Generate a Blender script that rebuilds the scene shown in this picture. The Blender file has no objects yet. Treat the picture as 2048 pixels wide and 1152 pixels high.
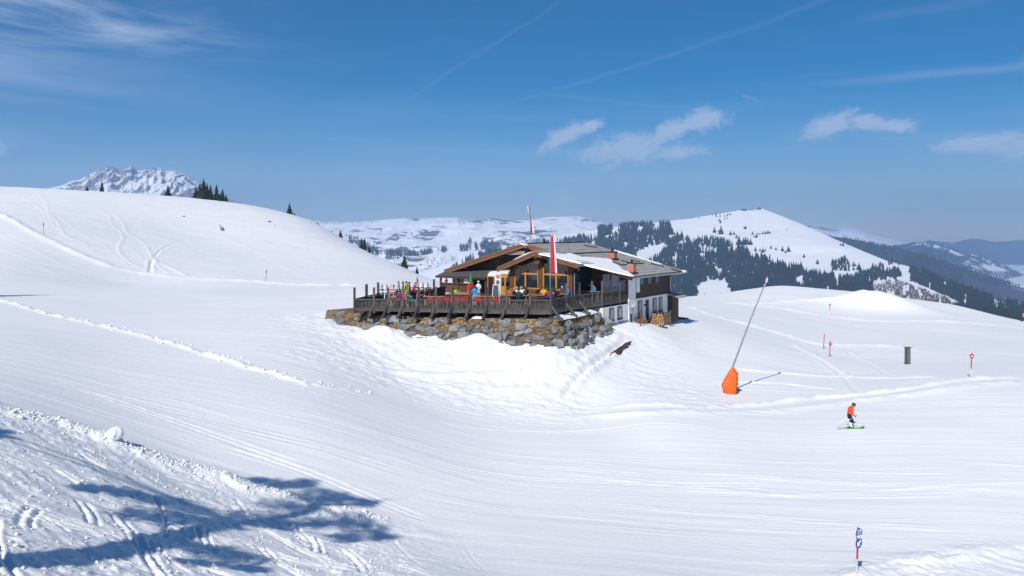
import bpy, bmesh, math, random
import numpy as np
from mathutils import Vector, Matrix, Euler

random.seed(7)
np.random.seed(7)
R = math.radians
scene = bpy.context.scene
C = scene.collection
D = bpy.data

# ------------------------------------------------------------------ camera
F = 1600.0          # focal length in photograph pixels (2048 wide)
HV = 466.0          # image row of the eye level
cam_d = D.cameras.new('camera')
cam = D.objects.new('camera', cam_d)
C.objects.link(cam)
cam.location = (0, 0, 0)
cam.rotation_euler = (R(90), 0, 0)
cam_d.sensor_width = 36.0
cam_d.lens = F / 2048 * 36.0
cam_d.shift_y = -(576 - HV) / 2048
cam_d.clip_start = 0.1
cam_d.clip_end = 60000
scene.camera = cam

# ------------------------------------------------------------------ light
SUN_AZ = R(204)     # where the sun stands, clockwise from +Y
SUN_EL = R(42)
sun_d = D.lights.new('sun', 'SUN')
sun_d.energy = 4.35
sun_d.angle = R(0.53)
sun_d.color = (1.0, 0.955, 0.89)
sun = D.objects.new('sun', sun_d)
C.objects.link(sun)
sdir = Vector((math.sin(SUN_AZ) * math.cos(SUN_EL), math.cos(SUN_AZ) * math.cos(SUN_EL), math.sin(SUN_EL)))
sun.rotation_euler = sdir.to_track_quat('Z', 'Y').to_euler()
sun.location = (0, 0, 60)

scene.view_settings.view_transform = 'Standard'
scene.view_settings.look = 'None'
scene.view_settings.exposure = 0.10
scene.view_settings.gamma = 1.0
scene.view_settings.use_curve_mapping = False
scene.render.engine = 'CYCLES'
scene.cycles.use_denoising = True
scene.cycles.max_bounces = 5
scene.cycles.diffuse_bounces = 2
scene.cycles.volume_bounces = 1
scene.cycles.transparent_max_bounces = 8

world = D.worlds.new('World')
scene.world = world
world.use_nodes = True


def build_world():
    nt = world.node_tree
    N, L = nt.nodes, nt.links
    N.clear()
    out = N.new('ShaderNodeOutputWorld')
    bg = N.new('ShaderNodeBackground')
    L.new(bg.outputs[0], out.inputs[0])
    bg.inputs['Strength'].default_value = 0.075
    sky = N.new('ShaderNodeTexSky')
    sky.sky_type = 'NISHITA'
    sky.sun_disc = False
    sky.sun_elevation = SUN_EL
    sky.sun_rotation = SUN_AZ
    sky.altitude = 1900
    sky.air_density = 1.0
    sky.dust_density = 0.3
    sky.ozone_density = 2.2
    tc = N.new('ShaderNodeTexCoord')
    sep = N.new('ShaderNodeSeparateXYZ')
    L.new(tc.outputs['Generated'], sep.inputs[0])

    def M(op, a, b=None, c=None, clamp=False):
        n = N.new('ShaderNodeMath')
        n.operation = op
        n.use_clamp = clamp
        for i, v in enumerate((a, b, c)):
            if v is None:
                continue
            if isinstance(v, (int, float)):
                n.inputs[i].default_value = v
            else:
                L.new(v, n.inputs[i])
        return n.outputs[0]
    az = M('ARCTAN2', sep.outputs[0], sep.outputs[1])
    el = M('ARCSINE', sep.outputs[2])

    def azel(u, v):
        a = math.atan((u - 1024) / F)
        return a, math.atan((HV - v) / F * math.cos(a))

    def noise(scale, sx, sz, detail=5, rough=0.55, off=0.0, dist=0.0):
        cb = N.new('ShaderNodeCombineXYZ')
        L.new(M('MULTIPLY', az, sx), cb.inputs[0])
        L.new(M('MULTIPLY', el, sz), cb.inputs[1])
        cb.inputs[2].default_value = off
        n = N.new('ShaderNodeTexNoise')
        n.inputs['Scale'].default_value = scale
        n.inputs['Detail'].default_value = detail
        n.inputs['Roughness'].default_value = rough
        n.inputs['Distortion'].default_value = dist
        L.new(cb.outputs[0], n.inputs['Vector'])
        return n.outputs['Fac']

    def smooth(x, lo, hi):
        mr = N.new('ShaderNodeMapRange')
        mr.interpolation_type = 'SMOOTHSTEP'
        L.new(x, mr.inputs[0])
        mr.inputs[1].default_value = lo
        mr.inputs[2].default_value = hi
        return mr.outputs[0]

    def puff(u, v, wu, wv, rot=0.0):
        a, e = azel(u, v)
        sa, se = wu * 1.28 / F, wv * 1.28 / F
        da = M('SUBTRACT', az, a)
        de = M('SUBTRACT', el, e)
        cr, sr = math.cos(rot), math.sin(rot)
        p = M('ADD', M('MULTIPLY', da, cr / sa), M('MULTIPLY', de, sr / sa))
        q = M('ADD', M('MULTIPLY', da, -sr / se), M('MULTIPLY', de, cr / se))
        d2 = M('ADD', M('MULTIPLY', p, p), M('MULTIPLY', q, q))
        return M('POWER', 2.718, M('MULTIPLY', d2, -1.0))

    # small cumulus low above the ridge
    cl = None
    for (u, v, wu, wv, rot) in [(1130, 272, 44, 17, 0.45), (1175, 254, 30, 10, 0.3), (1400, 240, 45, 19, 0.1),
                                (1340, 264, 62, 17, 0.5), (1255, 300, 84, 25, 0.05), (1350, 304, 50, 13, 0.0),
                                (1665, 250, 46, 16, 0.35), (1725, 243, 40, 15, -0.1), (1790, 252, 36, 12, 0.0),
                                (1970, 283, 70, 13, 0.1), (2100, 290, 110, 20, 0.0), (-70, 290, 45, 24, 0.1),
                                (2500, 270, 90, 25, 0.1), (-520, 260, 120, 30, 0.2)]:
        p = puff(u, v, wu, wv, rot)
        cl = p if cl is None else M('MAXIMUM', cl, p)
    nz = noise(34, 1.0, 1.5, 9, 0.70, 0.3, 1.0)
    dens = M('ADD', M('MULTIPLY', cl, 1.15), M('MULTIPLY', M('SUBTRACT', nz, 0.5), 2.3))
    cloud = M('MULTIPLY', smooth(dens, 0.16, 1.05), 0.66)
    cloud = M('MULTIPLY', cloud, smooth(cl, 0.06, 0.3))

    # contrails
    def trail(u0, v0, u1, v1, w, strength, fade0=0.15, fade1=0.15):
        a0, e0 = azel(u0, v0)
        a1, e1 = azel(u1, v1)
        ln = math.hypot(a1 - a0, e1 - e0)
        tx, tz = (a1 - a0) / ln, (e1 - e0) / ln
        da = M('SUBTRACT', az, a0)
        de = M('SUBTRACT', el, e0)
        s = M('DIVIDE', M('ADD', M('MULTIPLY', da, tx), M('MULTIPLY', de, tz)), ln)
        q = M('ADD', M('MULTIPLY', da, -tz), M('MULTIPLY', de, tx))
        wob = M('MULTIPLY', M('SUBTRACT', noise(14, 1, 1, 2, 0.5, u0 * 0.01), 0.5), 0.010)
        q = M('DIVIDE', M('ADD', q, wob), w / F)
        g = M('POWER', 2.718, M('MULTIPLY', M('MULTIPLY', q, q), -1.0))
        f = M('MULTIPLY', smooth(s, -0.02, fade0), smooth(M('SUBTRACT', 1.0, s), -0.02, fade1))
        var = M('ADD', 0.55, M('MULTIPLY', noise(9, 1, 1, 4, 0.6, v0 * 0.013), 0.9))
        return M('MULTIPLY', M('MULTIPLY', g, f), M('MULTIPLY', var, strength))
    tot = cloud
    for t in [(740, 242, 1180, -40, 4, 0.055), (850, 252, 1760, -40, 4.5, 0.055), (1050, 184, 1490, 224, 4, 0.07),
              (1480, 192, 1516, 202, 3, 0.16), (1540, 176, 2060, 128, 7, 0.19, 0.7, 0.02),
              (1700, 42, 2000, -5, 9, 0.06), (1480, 320, 1640, 285, 7, 0.08), (2030, 132, 2500, 70, 12, 0.2, 0.05, 0.4)]:
        tot = M('MAXIMUM', tot, trail(*t))
    # cirrus veils: a brushed one in the upper left, faint bands over the horizon
    veil = M('MULTIPLY', smooth(noise(3.2, 1.0, 7.0, 6, 0.62, 2.2, 0.8), 0.36, 0.74),
             M('MAXIMUM', puff(110, 26, 230, 34, -0.08), puff(-700, -60, 420, 140, 0)))
    tot = M('MAXIMUM', tot, M('MULTIPLY', veil, 0.8))
    band = M('MULTIPLY', smooth(noise(4.0, 1.0, 9.0, 6, 0.6, 7.7, 0.5), 0.42, 0.85),
             M('MULTIPLY', smooth(el, 0.02, 0.06), M('SUBTRACT', 1.0, smooth(el, 0.09, 0.20))))
    tot = M('MAXIMUM', tot, M('MULTIPLY', band, 0.22))
    fine = M('MULTIPLY', smooth(noise(5.0, 1.0, 5.0, 7, 0.65, 12.1, 1.2), 0.52, 0.9), 0.10)
    tot = M('MAXIMUM', tot, fine)
    mix = N.new('ShaderNodeMix')
    mix.data_type = 'RGBA'
    L.new(tot, mix.inputs[0])
    hs = N.new('ShaderNodeHueSaturation')
    hs.inputs['Saturation'].default_value = 1.62
    L.new(sky.outputs[0], hs.inputs['Color'])
    L.new(hs.outputs[0], mix.inputs[6])
    mix.inputs[7].default_value = (7.4, 8.6, 10.8, 1)
    L.new(mix.outputs[2], bg.inputs['Color'])


build_world()

# ------------------------------------------------------------------ helpers
def tag(o, label=None, cat=None, group=None, kind=None):
    if label:
        o['label'] = label
    if cat:
        o['category'] = cat
    if group:
        o['group'] = group
    if kind:
        o['kind'] = kind
    return o


def link(o, parent=None):
    C.objects.link(o)
    if parent is not None:
        o.parent = parent
    return o


def empty(name, loc=(0, 0, 0), rz=0.0):
    o = D.objects.new(name, None)
    o.location = loc
    o.rotation_euler = (0, 0, rz)
    o.empty_display_size = 0.3
    return link(o)


def mesh_np(name, verts, faces, mat=None, smooth=False):
    """verts (n,3), faces (m,k) numpy arrays of one face size"""
    me = D.meshes.new(name)
    verts = np.asarray(verts, dtype=np.float32)
    faces = np.asarray(faces, dtype=np.int32)
    k = faces.shape[1]
    me.vertices.add(len(verts))
    me.vertices.foreach_set('co', verts.ravel())
    me.loops.add(faces.size)
    me.loops.foreach_set('vertex_index', faces.ravel())
    me.polygons.add(len(faces))
    me.polygons.foreach_set('loop_start', np.arange(0, faces.size, k, dtype=np.int32))
    me.polygons.foreach_set('loop_total', np.full(len(faces), k, dtype=np.int32))
    me.polygons.foreach_set('use_smooth', np.full(len(faces), smooth, dtype=bool))
    me.update(calc_edges=True)
    me.validate()
    if mat:
        me.materials.append(mat)
    return me


def obj(name, me, parent=None, loc=None, rot=None, scale=None):
    o = D.objects.new(name, me)
    if loc is not None:
        o.location = loc
    if rot is not None:
        o.rotation_euler = rot
    if scale is not None:
        o.scale = scale
    return link(o, parent)


class MB:
    """collects shapes into one mesh"""
    def __init__(self):
        self.v, self.f, self.m = [], [], []

    def add(self, vs, fs, mi=0):
        b = len(self.v)
        self.v += [tuple(p) for p in vs]
        self.f += [tuple(b + i for i in f) for f in fs]
        self.m += [mi] * len(fs)
        return self

    def box(self, x0, x1, y0, y1, z0, z1, mi=0):
        vs = [(x0, y0, z0), (x1, y0, z0), (x1, y1, z0), (x0, y1, z0), (x0, y0, z1), (x1, y0, z1), (x1, y1, z1), (x0, y1, z1)]
        fs = [(0, 3, 2, 1), (4, 5, 6, 7), (0, 1, 5, 4), (1, 2, 6, 5), (2, 3, 7, 6), (3, 0, 4, 7)]
        return self.add(vs, fs, mi)

    def bar(self, p, q, w, h=None, up=(0, 0, 1), mi=0):
        """rectangular bar from p to q, w sideways, h along up"""
        h = w if h is None else h
        p, q = Vector(p), Vector(q)
        d = (q - p).normalized()
        upv = Vector(up)
        s = d.cross(upv)
        if s.length < 1e-4:
            s = d.cross(Vector((1, 0, 0)))
        s.normalize()
        t = s.cross(d).normalized()
        vs = []
        for c in (p, q):
            for a, b in ((-1, -1), (1, -1), (1, 1), (-1, 1)):
                vs.append(c + s * (a * w / 2) + t * (b * h / 2))
        return self.add(vs, [(0, 1, 2, 3), (7, 6, 5, 4), (0, 4, 5, 1), (1, 5, 6, 2), (2, 6, 7, 3), (3, 7, 4, 0)], mi)

    def tube(self, pts, r, n=8, cap=True, mi=0):
        pts = [Vector(p) for p in pts]
        rs = r if isinstance(r, (list, tuple)) else [r] * len(pts)
        b = len(self.v)
        vs, fs = [], []
        for i, p in enumerate(pts):
            d = (pts[min(i + 1, len(pts) - 1)] - pts[max(i - 1, 0)]).normalized()
            a = Vector((0, 0, 1)) if abs(d.z) < 0.9 else Vector((1, 0, 0))
            s = d.cross(a).normalized()
            t = s.cross(d).normalized()
            for k in range(n):
                an = 2 * math.pi * k / n
                vs.append(p + (s * math.cos(an) + t * math.sin(an)) * rs[i])
        for i in range(len(pts) - 1):
            for k in range(n):
                k2 = (k + 1) % n
                fs.append((i * n + k, i * n + k2, (i + 1) * n + k2, (i + 1) * n + k))
        if cap:
            fs.append(tuple(range(n - 1, -1, -1)))
            fs.append(tuple((len(pts) - 1) * n + k for k in range(n)))
        return self.add(vs, fs, mi)

    def prism(self, poly, axis, a, b, mi=0):
        """poly of 2-D points extruded along axis from a to b"""
        def P(p, w):
            return {'x': (w, p[0], p[1]), 'y': (p[0], w, p[1]), 'z': (p[0], p[1], w)}[axis]
        n = len(poly)
        vs = [P(p, a) for p in poly] + [P(p, b) for p in poly]
        fs = [tuple(range(n)), tuple(range(2 * n - 1, n - 1, -1))]
        fs += [(i, n + i, n + (i + 1) % n, (i + 1) % n) for i in range(n)]
        return self.add(vs, fs, mi)

    def build(self, name, mats, parent=None, smooth=False, loc=None, rot=None, bevel=0.0, fixn=True):
        me = D.meshes.new(name)
        me.from_pydata([tuple(p) for p in self.v], [], self.f)
        mats = mats if isinstance(mats, (list, tuple)) else [mats]
        for m in mats:
            me.materials.append(m)
        me.polygons.foreach_set('material_index', self.m)
        if fixn or bevel:
            bm = bmesh.new()
            bm.from_mesh(me)
            bmesh.ops.recalc_face_normals(bm, faces=bm.faces)
            if bevel:
                bmesh.ops.bevel(bm, geom=bm.edges[:], offset=bevel, segments=1, affect='EDGES', clamp_overlap=True)
            bm.to_mesh(me)
            bm.free()
        if smooth:
            me.polygons.foreach_set('use_smooth', [True] * len(me.polygons))
        me.update()
        return obj(name, me, parent, loc, rot)


def copy_tree(o, parent=None):
    c = o.copy()
    C.objects.link(c)
    c.parent = parent
    for ch in list(o.children):
        copy_tree(ch, c)
    return c


# ------------------------------------------------------------------ noise
def _hash(ix, iy, seed):
    h = (ix.astype(np.int64) * 374761393 + iy.astype(np.int64) * 668265263 + seed * 974634777) & 0xFFFFFFFF
    h = ((h ^ (h >> 13)) * 1274126177) & 0xFFFFFFFF
    h = h ^ (h >> 16)
    return (h & 0xFFFFFF).astype(np.float64) / 0xFFFFFF


def vnoise(x, y, seed=0):
    ix, iy = np.floor(x), np.floor(y)
    fx, fy = x - ix, y - iy
    fx = fx * fx * fx * (fx * (fx * 6 - 15) + 10)
    fy = fy * fy * fy * (fy * (fy * 6 - 15) + 10)
    a, b = _hash(ix, iy, seed), _hash(ix + 1, iy, seed)
    c, d = _hash(ix, iy + 1, seed), _hash(ix + 1, iy + 1, seed)
    return (a + (b - a) * fx) * (1 - fy) + (c + (d - c) * fx) * fy


def fbm(x, y, octs=4, seed=0, gain=0.5, ridged=False):
    s = np.zeros_like(x)
    a, tot = 1.0, 0.0
    for o in range(octs):
        n = vnoise(x, y, seed + o * 17) * 2 - 1
        if ridged:
            n = 1 - 2 * np.abs(n)
        s += a * n
        tot += a
        x, y = x * 2.03 + 13.7, y * 2.03 + 5.1
        a *= gain
    return s / tot


def sstep(x, lo, hi):
    t = np.clip((x - lo) / (hi - lo), 0, 1)
    return t * t * (3 - 2 * t)


# ------------------------------------------------------------------ materials
MATS = {}


def new_mat(name):
    m = D.materials.new(name)
    m.use_nodes = True
    nt = m.node_tree
    return m, nt, nt.nodes, nt.links, nt.nodes['Principled BSDF']


def mat(name, col, rough=0.7, var=0.25, scale=6.0, stretch=(1, 1, 1), bump=0.15, dist=0.02, col2=None, metal=0.0, spec=0.4, detail=5):
    """plain procedural material: two-tone noise, roughness variation and fine relief"""
    if name in MATS:
        return MATS[name]
    m, nt, N, L, b = new_mat(name)
    tc = N.new('ShaderNodeTexCoord')
    mp = N.new('ShaderNodeMapping')
    mp.inputs['Scale'].default_value = stretch
    L.new(tc.outputs['Object'], mp.inputs[0])
    oi = N.new('ShaderNodeObjectInfo')
    ad = N.new('ShaderNodeVectorMath')
    ad.operation = 'ADD'
    mu = N.new('ShaderNodeMath')
    mu.operation = 'MULTIPLY'
    mu.inputs[1].default_value = 37.0
    L.new(oi.outputs['Random'], mu.inputs[0])
    L.new(mp.outputs[0], ad.inputs[0])
    L.new(mu.outputs[0], ad.inputs[1])
    n1 = N.new('ShaderNodeTexNoise')
    n1.inputs['Scale'].default_value = scale
    n1.inputs['Detail'].default_value = detail
    n1.inputs['Roughness'].default_value = 0.62
    L.new(ad.outputs[0], n1.inputs['Vector'])
    if col2 is None:
        col2 = tuple(c * (1 - var) for c in col)
        colA = tuple(min(1, c * (1 + var)) for c in col)
    else:
        colA = col
    cr = N.new('ShaderNodeValToRGB')
    cr.color_ramp.elements[0].position = 0.33
    cr.color_ramp.elements[1].position = 0.68
    cr.color_ramp.elements[0].color = (*col2, 1)
    cr.color_ramp.elements[1].color = (*colA, 1)
    L.new(n1.outputs['Fac'], cr.inputs[0])
    L.new(cr.outputs[0], b.inputs['Base Color'])
    b.inputs['Roughness'].default_value = rough
    b.inputs['Metallic'].default_value = metal
    b.inputs['Specular IOR Level'].default_value = spec
    if bump:
        bp = N.new('ShaderNodeBump')
        bp.inputs['Strength'].default_value = bump
        bp.inputs['Distance'].default_value = dist
        L.new(n1.outputs['Fac'], bp.inputs['Height'])
        L.new(bp.outputs[0], b.inputs['Normal'])
    MATS[name] = m
    return m

# ------------------------------------------------------------------ snow material
def snow_material(name, streak=0.5, grain=0.35, base=(0.895, 0.885, 0.875)):
    m, nt, N, L, b = new_mat(name)
    tc = N.new('ShaderNodeTexCoord')

    def nz(scale, st, detail, rough=0.55, dist=0.0, rz=0.0):
        mp = N.new('ShaderNodeMapping')
        mp.inputs['Scale'].default_value = st
        mp.inputs['Rotation'].default_value = (0, 0, rz)
        L.new(tc.outputs['Object'], mp.inputs[0])
        n = N.new('ShaderNodeTexNoise')
        n.inputs['Scale'].default_value = scale
        n.inputs['Detail'].default_value = detail
        n.inputs['Roughness'].default_value = rough
        n.inputs['Distortion'].default_value = dist
        L.new(mp.outputs[0], n.inputs['Vector'])
        return n.outputs['Fac']

    def M(op, a, c):
        n = N.new('ShaderNodeMath')
        n.operation = op
        for i, v in enumerate((a, c)):
            if isinstance(v, (int, float)):
                n.inputs[i].default_value = v
            else:
                L.new(v, n.inputs[i])
        return n.outputs[0]
    big = nz(0.05, (1, 1, 0.2), 4)
    fine = nz(5.0, (1, 1, 1), 6, 0.65)
    st1 = nz(1.0, (0.045, 1.3, 0.3), 5, 0.6, 0.25, R(4))
    st2 = nz(1.0, (0.10, 4.2, 0.6), 4, 0.6, 0.2, R(-3))
    h = M('ADD', M('MULTIPLY', fine, 0.035 * grain), M('ADD', M('MULTIPLY', st1, 0.14 * streak), M('MULTIPLY', st2, 0.05 * streak)))
    bp = N.new('ShaderNodeBump')
    bp.inputs['Strength'].default_value = 1.0
    bp.inputs['Distance'].default_value = 1.0
    L.new(h, bp.inputs['Height'])
    L.new(bp.outputs[0], b.inputs['Normal'])
    # wind-packed, older and fresher snow differ a little in colour
    mx = N.new('ShaderNodeMix')
    mx.data_type = 'RGBA'
    fac = M('ADD', M('MULTIPLY', big, 0.6), M('MULTIPLY', st1, 0.5))
    mr = N.new('ShaderNodeMapRange')
    L.new(fac, mr.inputs[0])
    mr.inputs[1].default_value = 0.38
    mr.inputs[2].default_value = 0.72
    L.new(mr.outputs[0], mx.inputs[0])
    mx.inputs[6].default_value = (base[0] * 0.93, base[1] * 0.945, base[2] * 0.965, 1)
    mx.inputs[7].default_value = (*base, 1)
    L.new(mx.outputs[2], b.inputs['Base Color'])
    b.inputs['Roughness'].default_value = 0.62
    b.inputs['Specular IOR Level'].default_value = 0.25
    return m


SNOW = snow_material('snow', 0.5, 0.65)
SNOW_ROOF = snow_material('snow_on_roof', 0.0, 0.5)


# ------------------------------------------------------------------ terrain shape
def pix(u, v, d):
    """point seen at pixel u, v of the photograph, d metres ahead of the camera"""
    return Vector(((u - 1024) / F * d, d, (HV - v) / F * d))


COLS = {
    -420: [(1152, 12.5), (900, 21), (800, 27), (690, 42), (600, 66), (560, 98), (500, 140), (400, 190), (330, 290), ('z', 390, 14)],
    0: [(1152, 15.5), (1000, 21.5), (900, 26.5), (820, 32), (700, 45), (620, 68), (582, 98), (530, 128), (440, 172), (372, 280), ('z', 390, 12)],
    228: [(1152, 18), (1000, 25.5), (890, 33), (760, 43), (660, 60), (600, 90), (565, 135)],
    400: [(1152, 20.5), (1060, 25.5), (955, 33), (800, 42), (700, 54), (620, 80), (582, 110), (556, 150), (470, 210), (399, 300), ('z', 400, 5)],
    640: [(1152, 24), (1015, 33.5), (900, 39), (800, 46), (700, 58.5), (640, 70), (612, 84), (582, 112), (568, 150), (520, 205), (452, 285), ('z', 400, -12)],
    800: [(1152, 26), (1060, 33), (900, 42), (800, 52), (735, 60.5), (700, 63.5), (664, 66.6), (640, 72), (576, 106), (568, 150), (532, 238), ('z', 380, -40)],
    900: [(1152, 27.2), (1083, 32.5), (676, 66.0), (650, 70), (600, 92), (572, 215), ('z', 330, -50)],
    1000: [(1152, 28.5), (1080, 33), (1000, 38.5), (900, 46), (800, 57), (735, 61.8), (694, 64.6), (665, 69.5), (610, 95), (592, 150), ('z', 300, -50)],
    1100: [(690, 64.6), (660, 70)],
    1165: [(900, 47), (800, 59), (720, 64.6), (669, 69.0), (648, 76)],
    1205: [(663, 72.2), (702, 68)],
    1250: [(654, 75.6)],
    712: [(658, 67.4)],
    1300: [(1152, 30), (1000, 40), (900, 47.8), (840, 53), (800, 59), (740, 67.5), (700, 72), (660, 77), (637, 88), (618, 110), ('z', 300, -60)],
    1400: [(700, 77), (640, 95), (614, 125), (602, 142), ('z', 260, -50)],
    1500: [(1152, 31.5), (1000, 40.5), (900, 48.5), (850, 53.5), (800, 61.5), (760, 68.5), (700, 81), (660, 98), (630, 120), (603, 147), (584, 164), ('z', 280, -50)],
    1560: [(572, 174)],
    1700: [(1152, 32), (1000, 41), (900, 49), (858, 53), (805, 61), (757, 73), (714, 90), (690, 100), (650, 124), (630, 140), (605, 158), (583, 174), ('z', 280, -55)],
    1900: [(1152, 32.5), (1000, 41), (760, 67), (705, 90), (662, 120), (640, 137), (622, 160), (608, 174)],
    2048: [(1152, 33), (1000, 41.5), (860, 53), (800, 60), (762, 66.5), (712, 88), (672, 118), (656, 140), (642, 168), ('z', 280, -65)],
    2450: [(1152, 34), (1000, 42), (860, 53), (770, 68), (700, 110), (678, 165), ('z', 280, -70)],
}


def build_tps():
    P, V = [], []
    for u, lst in COLS.items():
        th = math.atan((u - 1024) / F)
        for e in lst:
            if e[0] == 'z':
                r = e[1] / math.cos(th)
                val = e[2] / r
            else:
                r = e[1] / math.cos(th)
                val = (HV - e[0]) / F * e[1] / r
            P.append((th * 1.5, math.log(r)))
            V.append(val)
    for th in (-45, -20, 0, 20, 42):      # the slope under and beside the camera
        P.append((R(th) * 1.5, math.log(8.0)))
        V.append(-(4.6 + 0.018 * th) / 8.0)
    P, V = np.array(P), np.array(V)
    n = len(P)
    d2 = ((P[:, None, :] - P[None, :, :]) ** 2).sum(-1)
    K = 0.5 * d2 * np.log(d2 + 1e-12)
    K += np.eye(n) * 2e-5
    Q = np.hstack([np.ones((n, 1)), P])
    A = np.zeros((n + 3, n + 3))
    A[:n, :n] = K
    A[:n, n:] = Q
    A[n:, :n] = Q.T
    w = np.linalg.solve(A, np.concatenate([V, np.zeros(3)]))
    return P, w


TP, TW = build_tps()


def tps(th, lr):
    th = th * 1.5
    out = np.empty_like(th)
    n = len(TP)
    B = 40000
    for i in range(0, len(th), B):
        a, b = th[i:i + B], lr[i:i + B]
        s = TW[n] + TW[n + 1] * a + TW[n + 2] * b
        for k in range(n):
            d2 = (a - TP[k, 0]) ** 2 + (b - TP[k, 1]) ** 2
            s = s + TW[k] * 0.5 * d2 * np.log(d2 + 1e-12)
        out[i:i + B] = s
    return out


def base_z(x, y):
    """smooth snow surface without small relief"""
    x, y = np.asarray(x, float).ravel(), np.asarray(y, float).ravel()
    r = np.hypot(x, y)
    th = np.arctan2(x, y)
    rc = np.clip(r, 8.0, 330.0)
    tcl = np.clip(th, R(-46), R(44))
    s = tps(tcl, np.log(rc))
    z = s * rc
    z = np.where(r < 8, -2.3 + (z + 2.3) * (r / 8) ** 1.2, z)
    back = -2.3 + 0.10 * np.minimum(r, 60)
    w = sstep(np.abs(th), R(50), R(100))
    z = z * (1 - w) + back * w
    # beyond the crests the ground falls into the valley
    t = sstep(r, 330, 1300)
    z = z * (1 - t) + (-300.0) * t
    # the pushed-up snow mound on the right
    mlump = fbm(x / 3.2, y / 3.2, 4, 91) * 0.22 + fbm(x / 9, y / 9, 2, 92) * 0.3
    mx, my = (1752 - 1024) / F * 152, 152
    z = z + (3.5 + mlump) * np.exp(-(((x - mx) / 8.3 + 0.12 * mlump) ** 2 + ((y - my) / 5.5) ** 2) ** 0.95)
    for (mu, md, w_, h_) in ((762, 65.8, 1.3, 0.75), (957, 65.2, 1.25, 0.75)):
        z = z + h_ * np.exp(-(((x - (mu - 1024) / F * md) / w_) ** 2 + ((y - md) / 1.1) ** 2))
    return z


def ground_hit(u, v, dmin=9.0, dmax=320.0):
    d = np.exp(np.linspace(math.log(dmin), math.log(dmax), 900))
    x = (u - 1024) / F * d
    zr = (HV - v) / F * d
    g = base_z(x, d)
    below = np.nonzero(zr <= g)[0]
    if len(below) == 0:
        i = int(np.argmin(zr - g))
    else:
        i = max(int(below[0]), 1)
        a, b = zr[i - 1] - g[i - 1], zr[i] - g[i]
        t = a / (a - b) if a != b else 0
        dd = d[i - 1] + (d[i] - d[i - 1]) * t
        return Vector(((u - 1024) / F * dd, dd, (HV - v) / F * dd))
    return Vector((x[i], d[i], g[i]))


def gz(x, y):
    return float(relief(np.array([x], float), np.array([y], float))[0])


# ridges, grooves and tracks: (pixel polyline, half width m, height m, lumpiness)
LINES_PX = [
    ([(-60, 405), (0, 430), (60, 462), (150, 505), (220, 533), (300, 547), (380, 556), (520, 565), (700, 571), (800, 573)], 0.9, 0.34, 0.6),
    ([(-60, 590), (0, 603), (100, 628), (250, 662), (330, 683), (400, 705), (500, 735), (620, 770), (760, 792)], 0.32, 0.12, 1.2),
    ([(-60, 545), (0, 556), (120, 561), (260, 566)], 0.8, 0.22, 0.3),
    ([(1150, 829), (1300, 829), (1450, 826), (1600, 817), (1750, 800), (1900, 780), (2060, 762)], 0.7, 0.13, 0.7),
    ([(1180, 815), (1400, 818), (1600, 800), (1800, 783), (2060, 752)], 0.4, 0.16, 0.6),
    ([(1370, 612), (1450, 640), (1540, 662), (1640, 690), (1720, 690), (1790, 694), (1860, 706)], 0.7, 0.22, 0.7),
    ([(1420, 604), (1560, 616), (1650, 632), (1760, 643), (1880, 643), (2060, 657)], 0.9, 0.25, 0.5),
    ([(1500, 606), (1600, 600), (1680, 592), (1750, 585)], 0.9, 0.3, 0.3),
    # ski tracks down the left hill
    ([(75, 385), (93, 405), (97, 425), (112, 440), (130, 470), (170, 487), (192, 506)], 0.5, 0.26, 0.2),
    ([(40, 388), (75, 412), (98, 432), (108, 450), (130, 470), (165, 492), (205, 515)], 0.4, 0.22, 0.2),
    ([(160, 418), (205, 424), (221, 432), (222, 445), (232, 457), (243, 464), (247, 478), (237, 494), (240, 507), (258, 524), (300, 545)], 0.5, 0.30, 0.2),
    ([(225, 425), (248, 445), (252, 464), (280, 479), (296, 495), (305, 517), (325, 540), (352, 552)], 0.55, 0.32, 0.2),
    ([(100, 420), (160, 465), (210, 492), (255, 530), (290, 546)], 0.35, 0.2, 0.2),
    ([(200, 462), (250, 488), (280, 510), (300, 535), (330, 548)], 0.3, 0.2, 0.2),
    ([(305, 520), (340, 535), (375, 551)], 0.4, 0.2, 0.2),
    ([(305, 517), (322, 500), (350, 486), (400, 473), (450, 460), (520, 436)], 0.25, -0.16, 0.1),
    ([(0, 425), (20, 410), (38, 400), (44, 390)], 0.3, -0.16, 0.1),
    ([(300, 545), (302, 528), (306, 518)], 0.3, -0.2, 0.1),
    ([(320, 405), (360, 420), (420, 455), (520, 505), (600, 545)], 0.35, 0.15, 0.2),
    ([(400, 470), (460, 480), (540, 515), (640, 560)], 0.3, 0.14, 0.2),
    ([(0, 470), (60, 495), (130, 530), (190, 550)], 0.5, 0.2, 0.2),
    ([(0, 495), (60, 520), (110, 545)], 0.45, 0.18, 0.2),
    # tracks on the flat right of the hut
    ([(1575, 685), (1640, 720), (1690, 755), (1712, 790)], 0.25, -0.12, 0.1),
    ([(1690, 702), (1740, 728), (1780, 755)], 0.2, -0.10, 0.1),
    ([(1440, 735), (1560, 748), (1700, 756), (1890, 757)], 0.22, 0.12, 0.2),
    ([(1420, 765), (1560, 768), (1680, 782)], 0.2, 0.10, 0.2),
    # the trodden gully below the hut
    ([(1120, 795), (1150, 765), (1185, 730), (1225, 700), (1255, 680)], 0.22, -0.22, 0.5),
    ([(1150, 775), (1195, 738), (1240, 705)], 0.2, 0.13, 0.8),
    ([(1170, 722), (1182, 728), (1180, 740)], 0.35, 0.25, 0.4),
    ([(690, 720), (800, 745), (930, 752), (1080, 740), (1160, 722)], 0.4, 0.12, 0.6),
    ([(860, 775), (1000, 782), (1100, 775)], 0.4, 0.10, 0.6),
]
LINES = []
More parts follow.
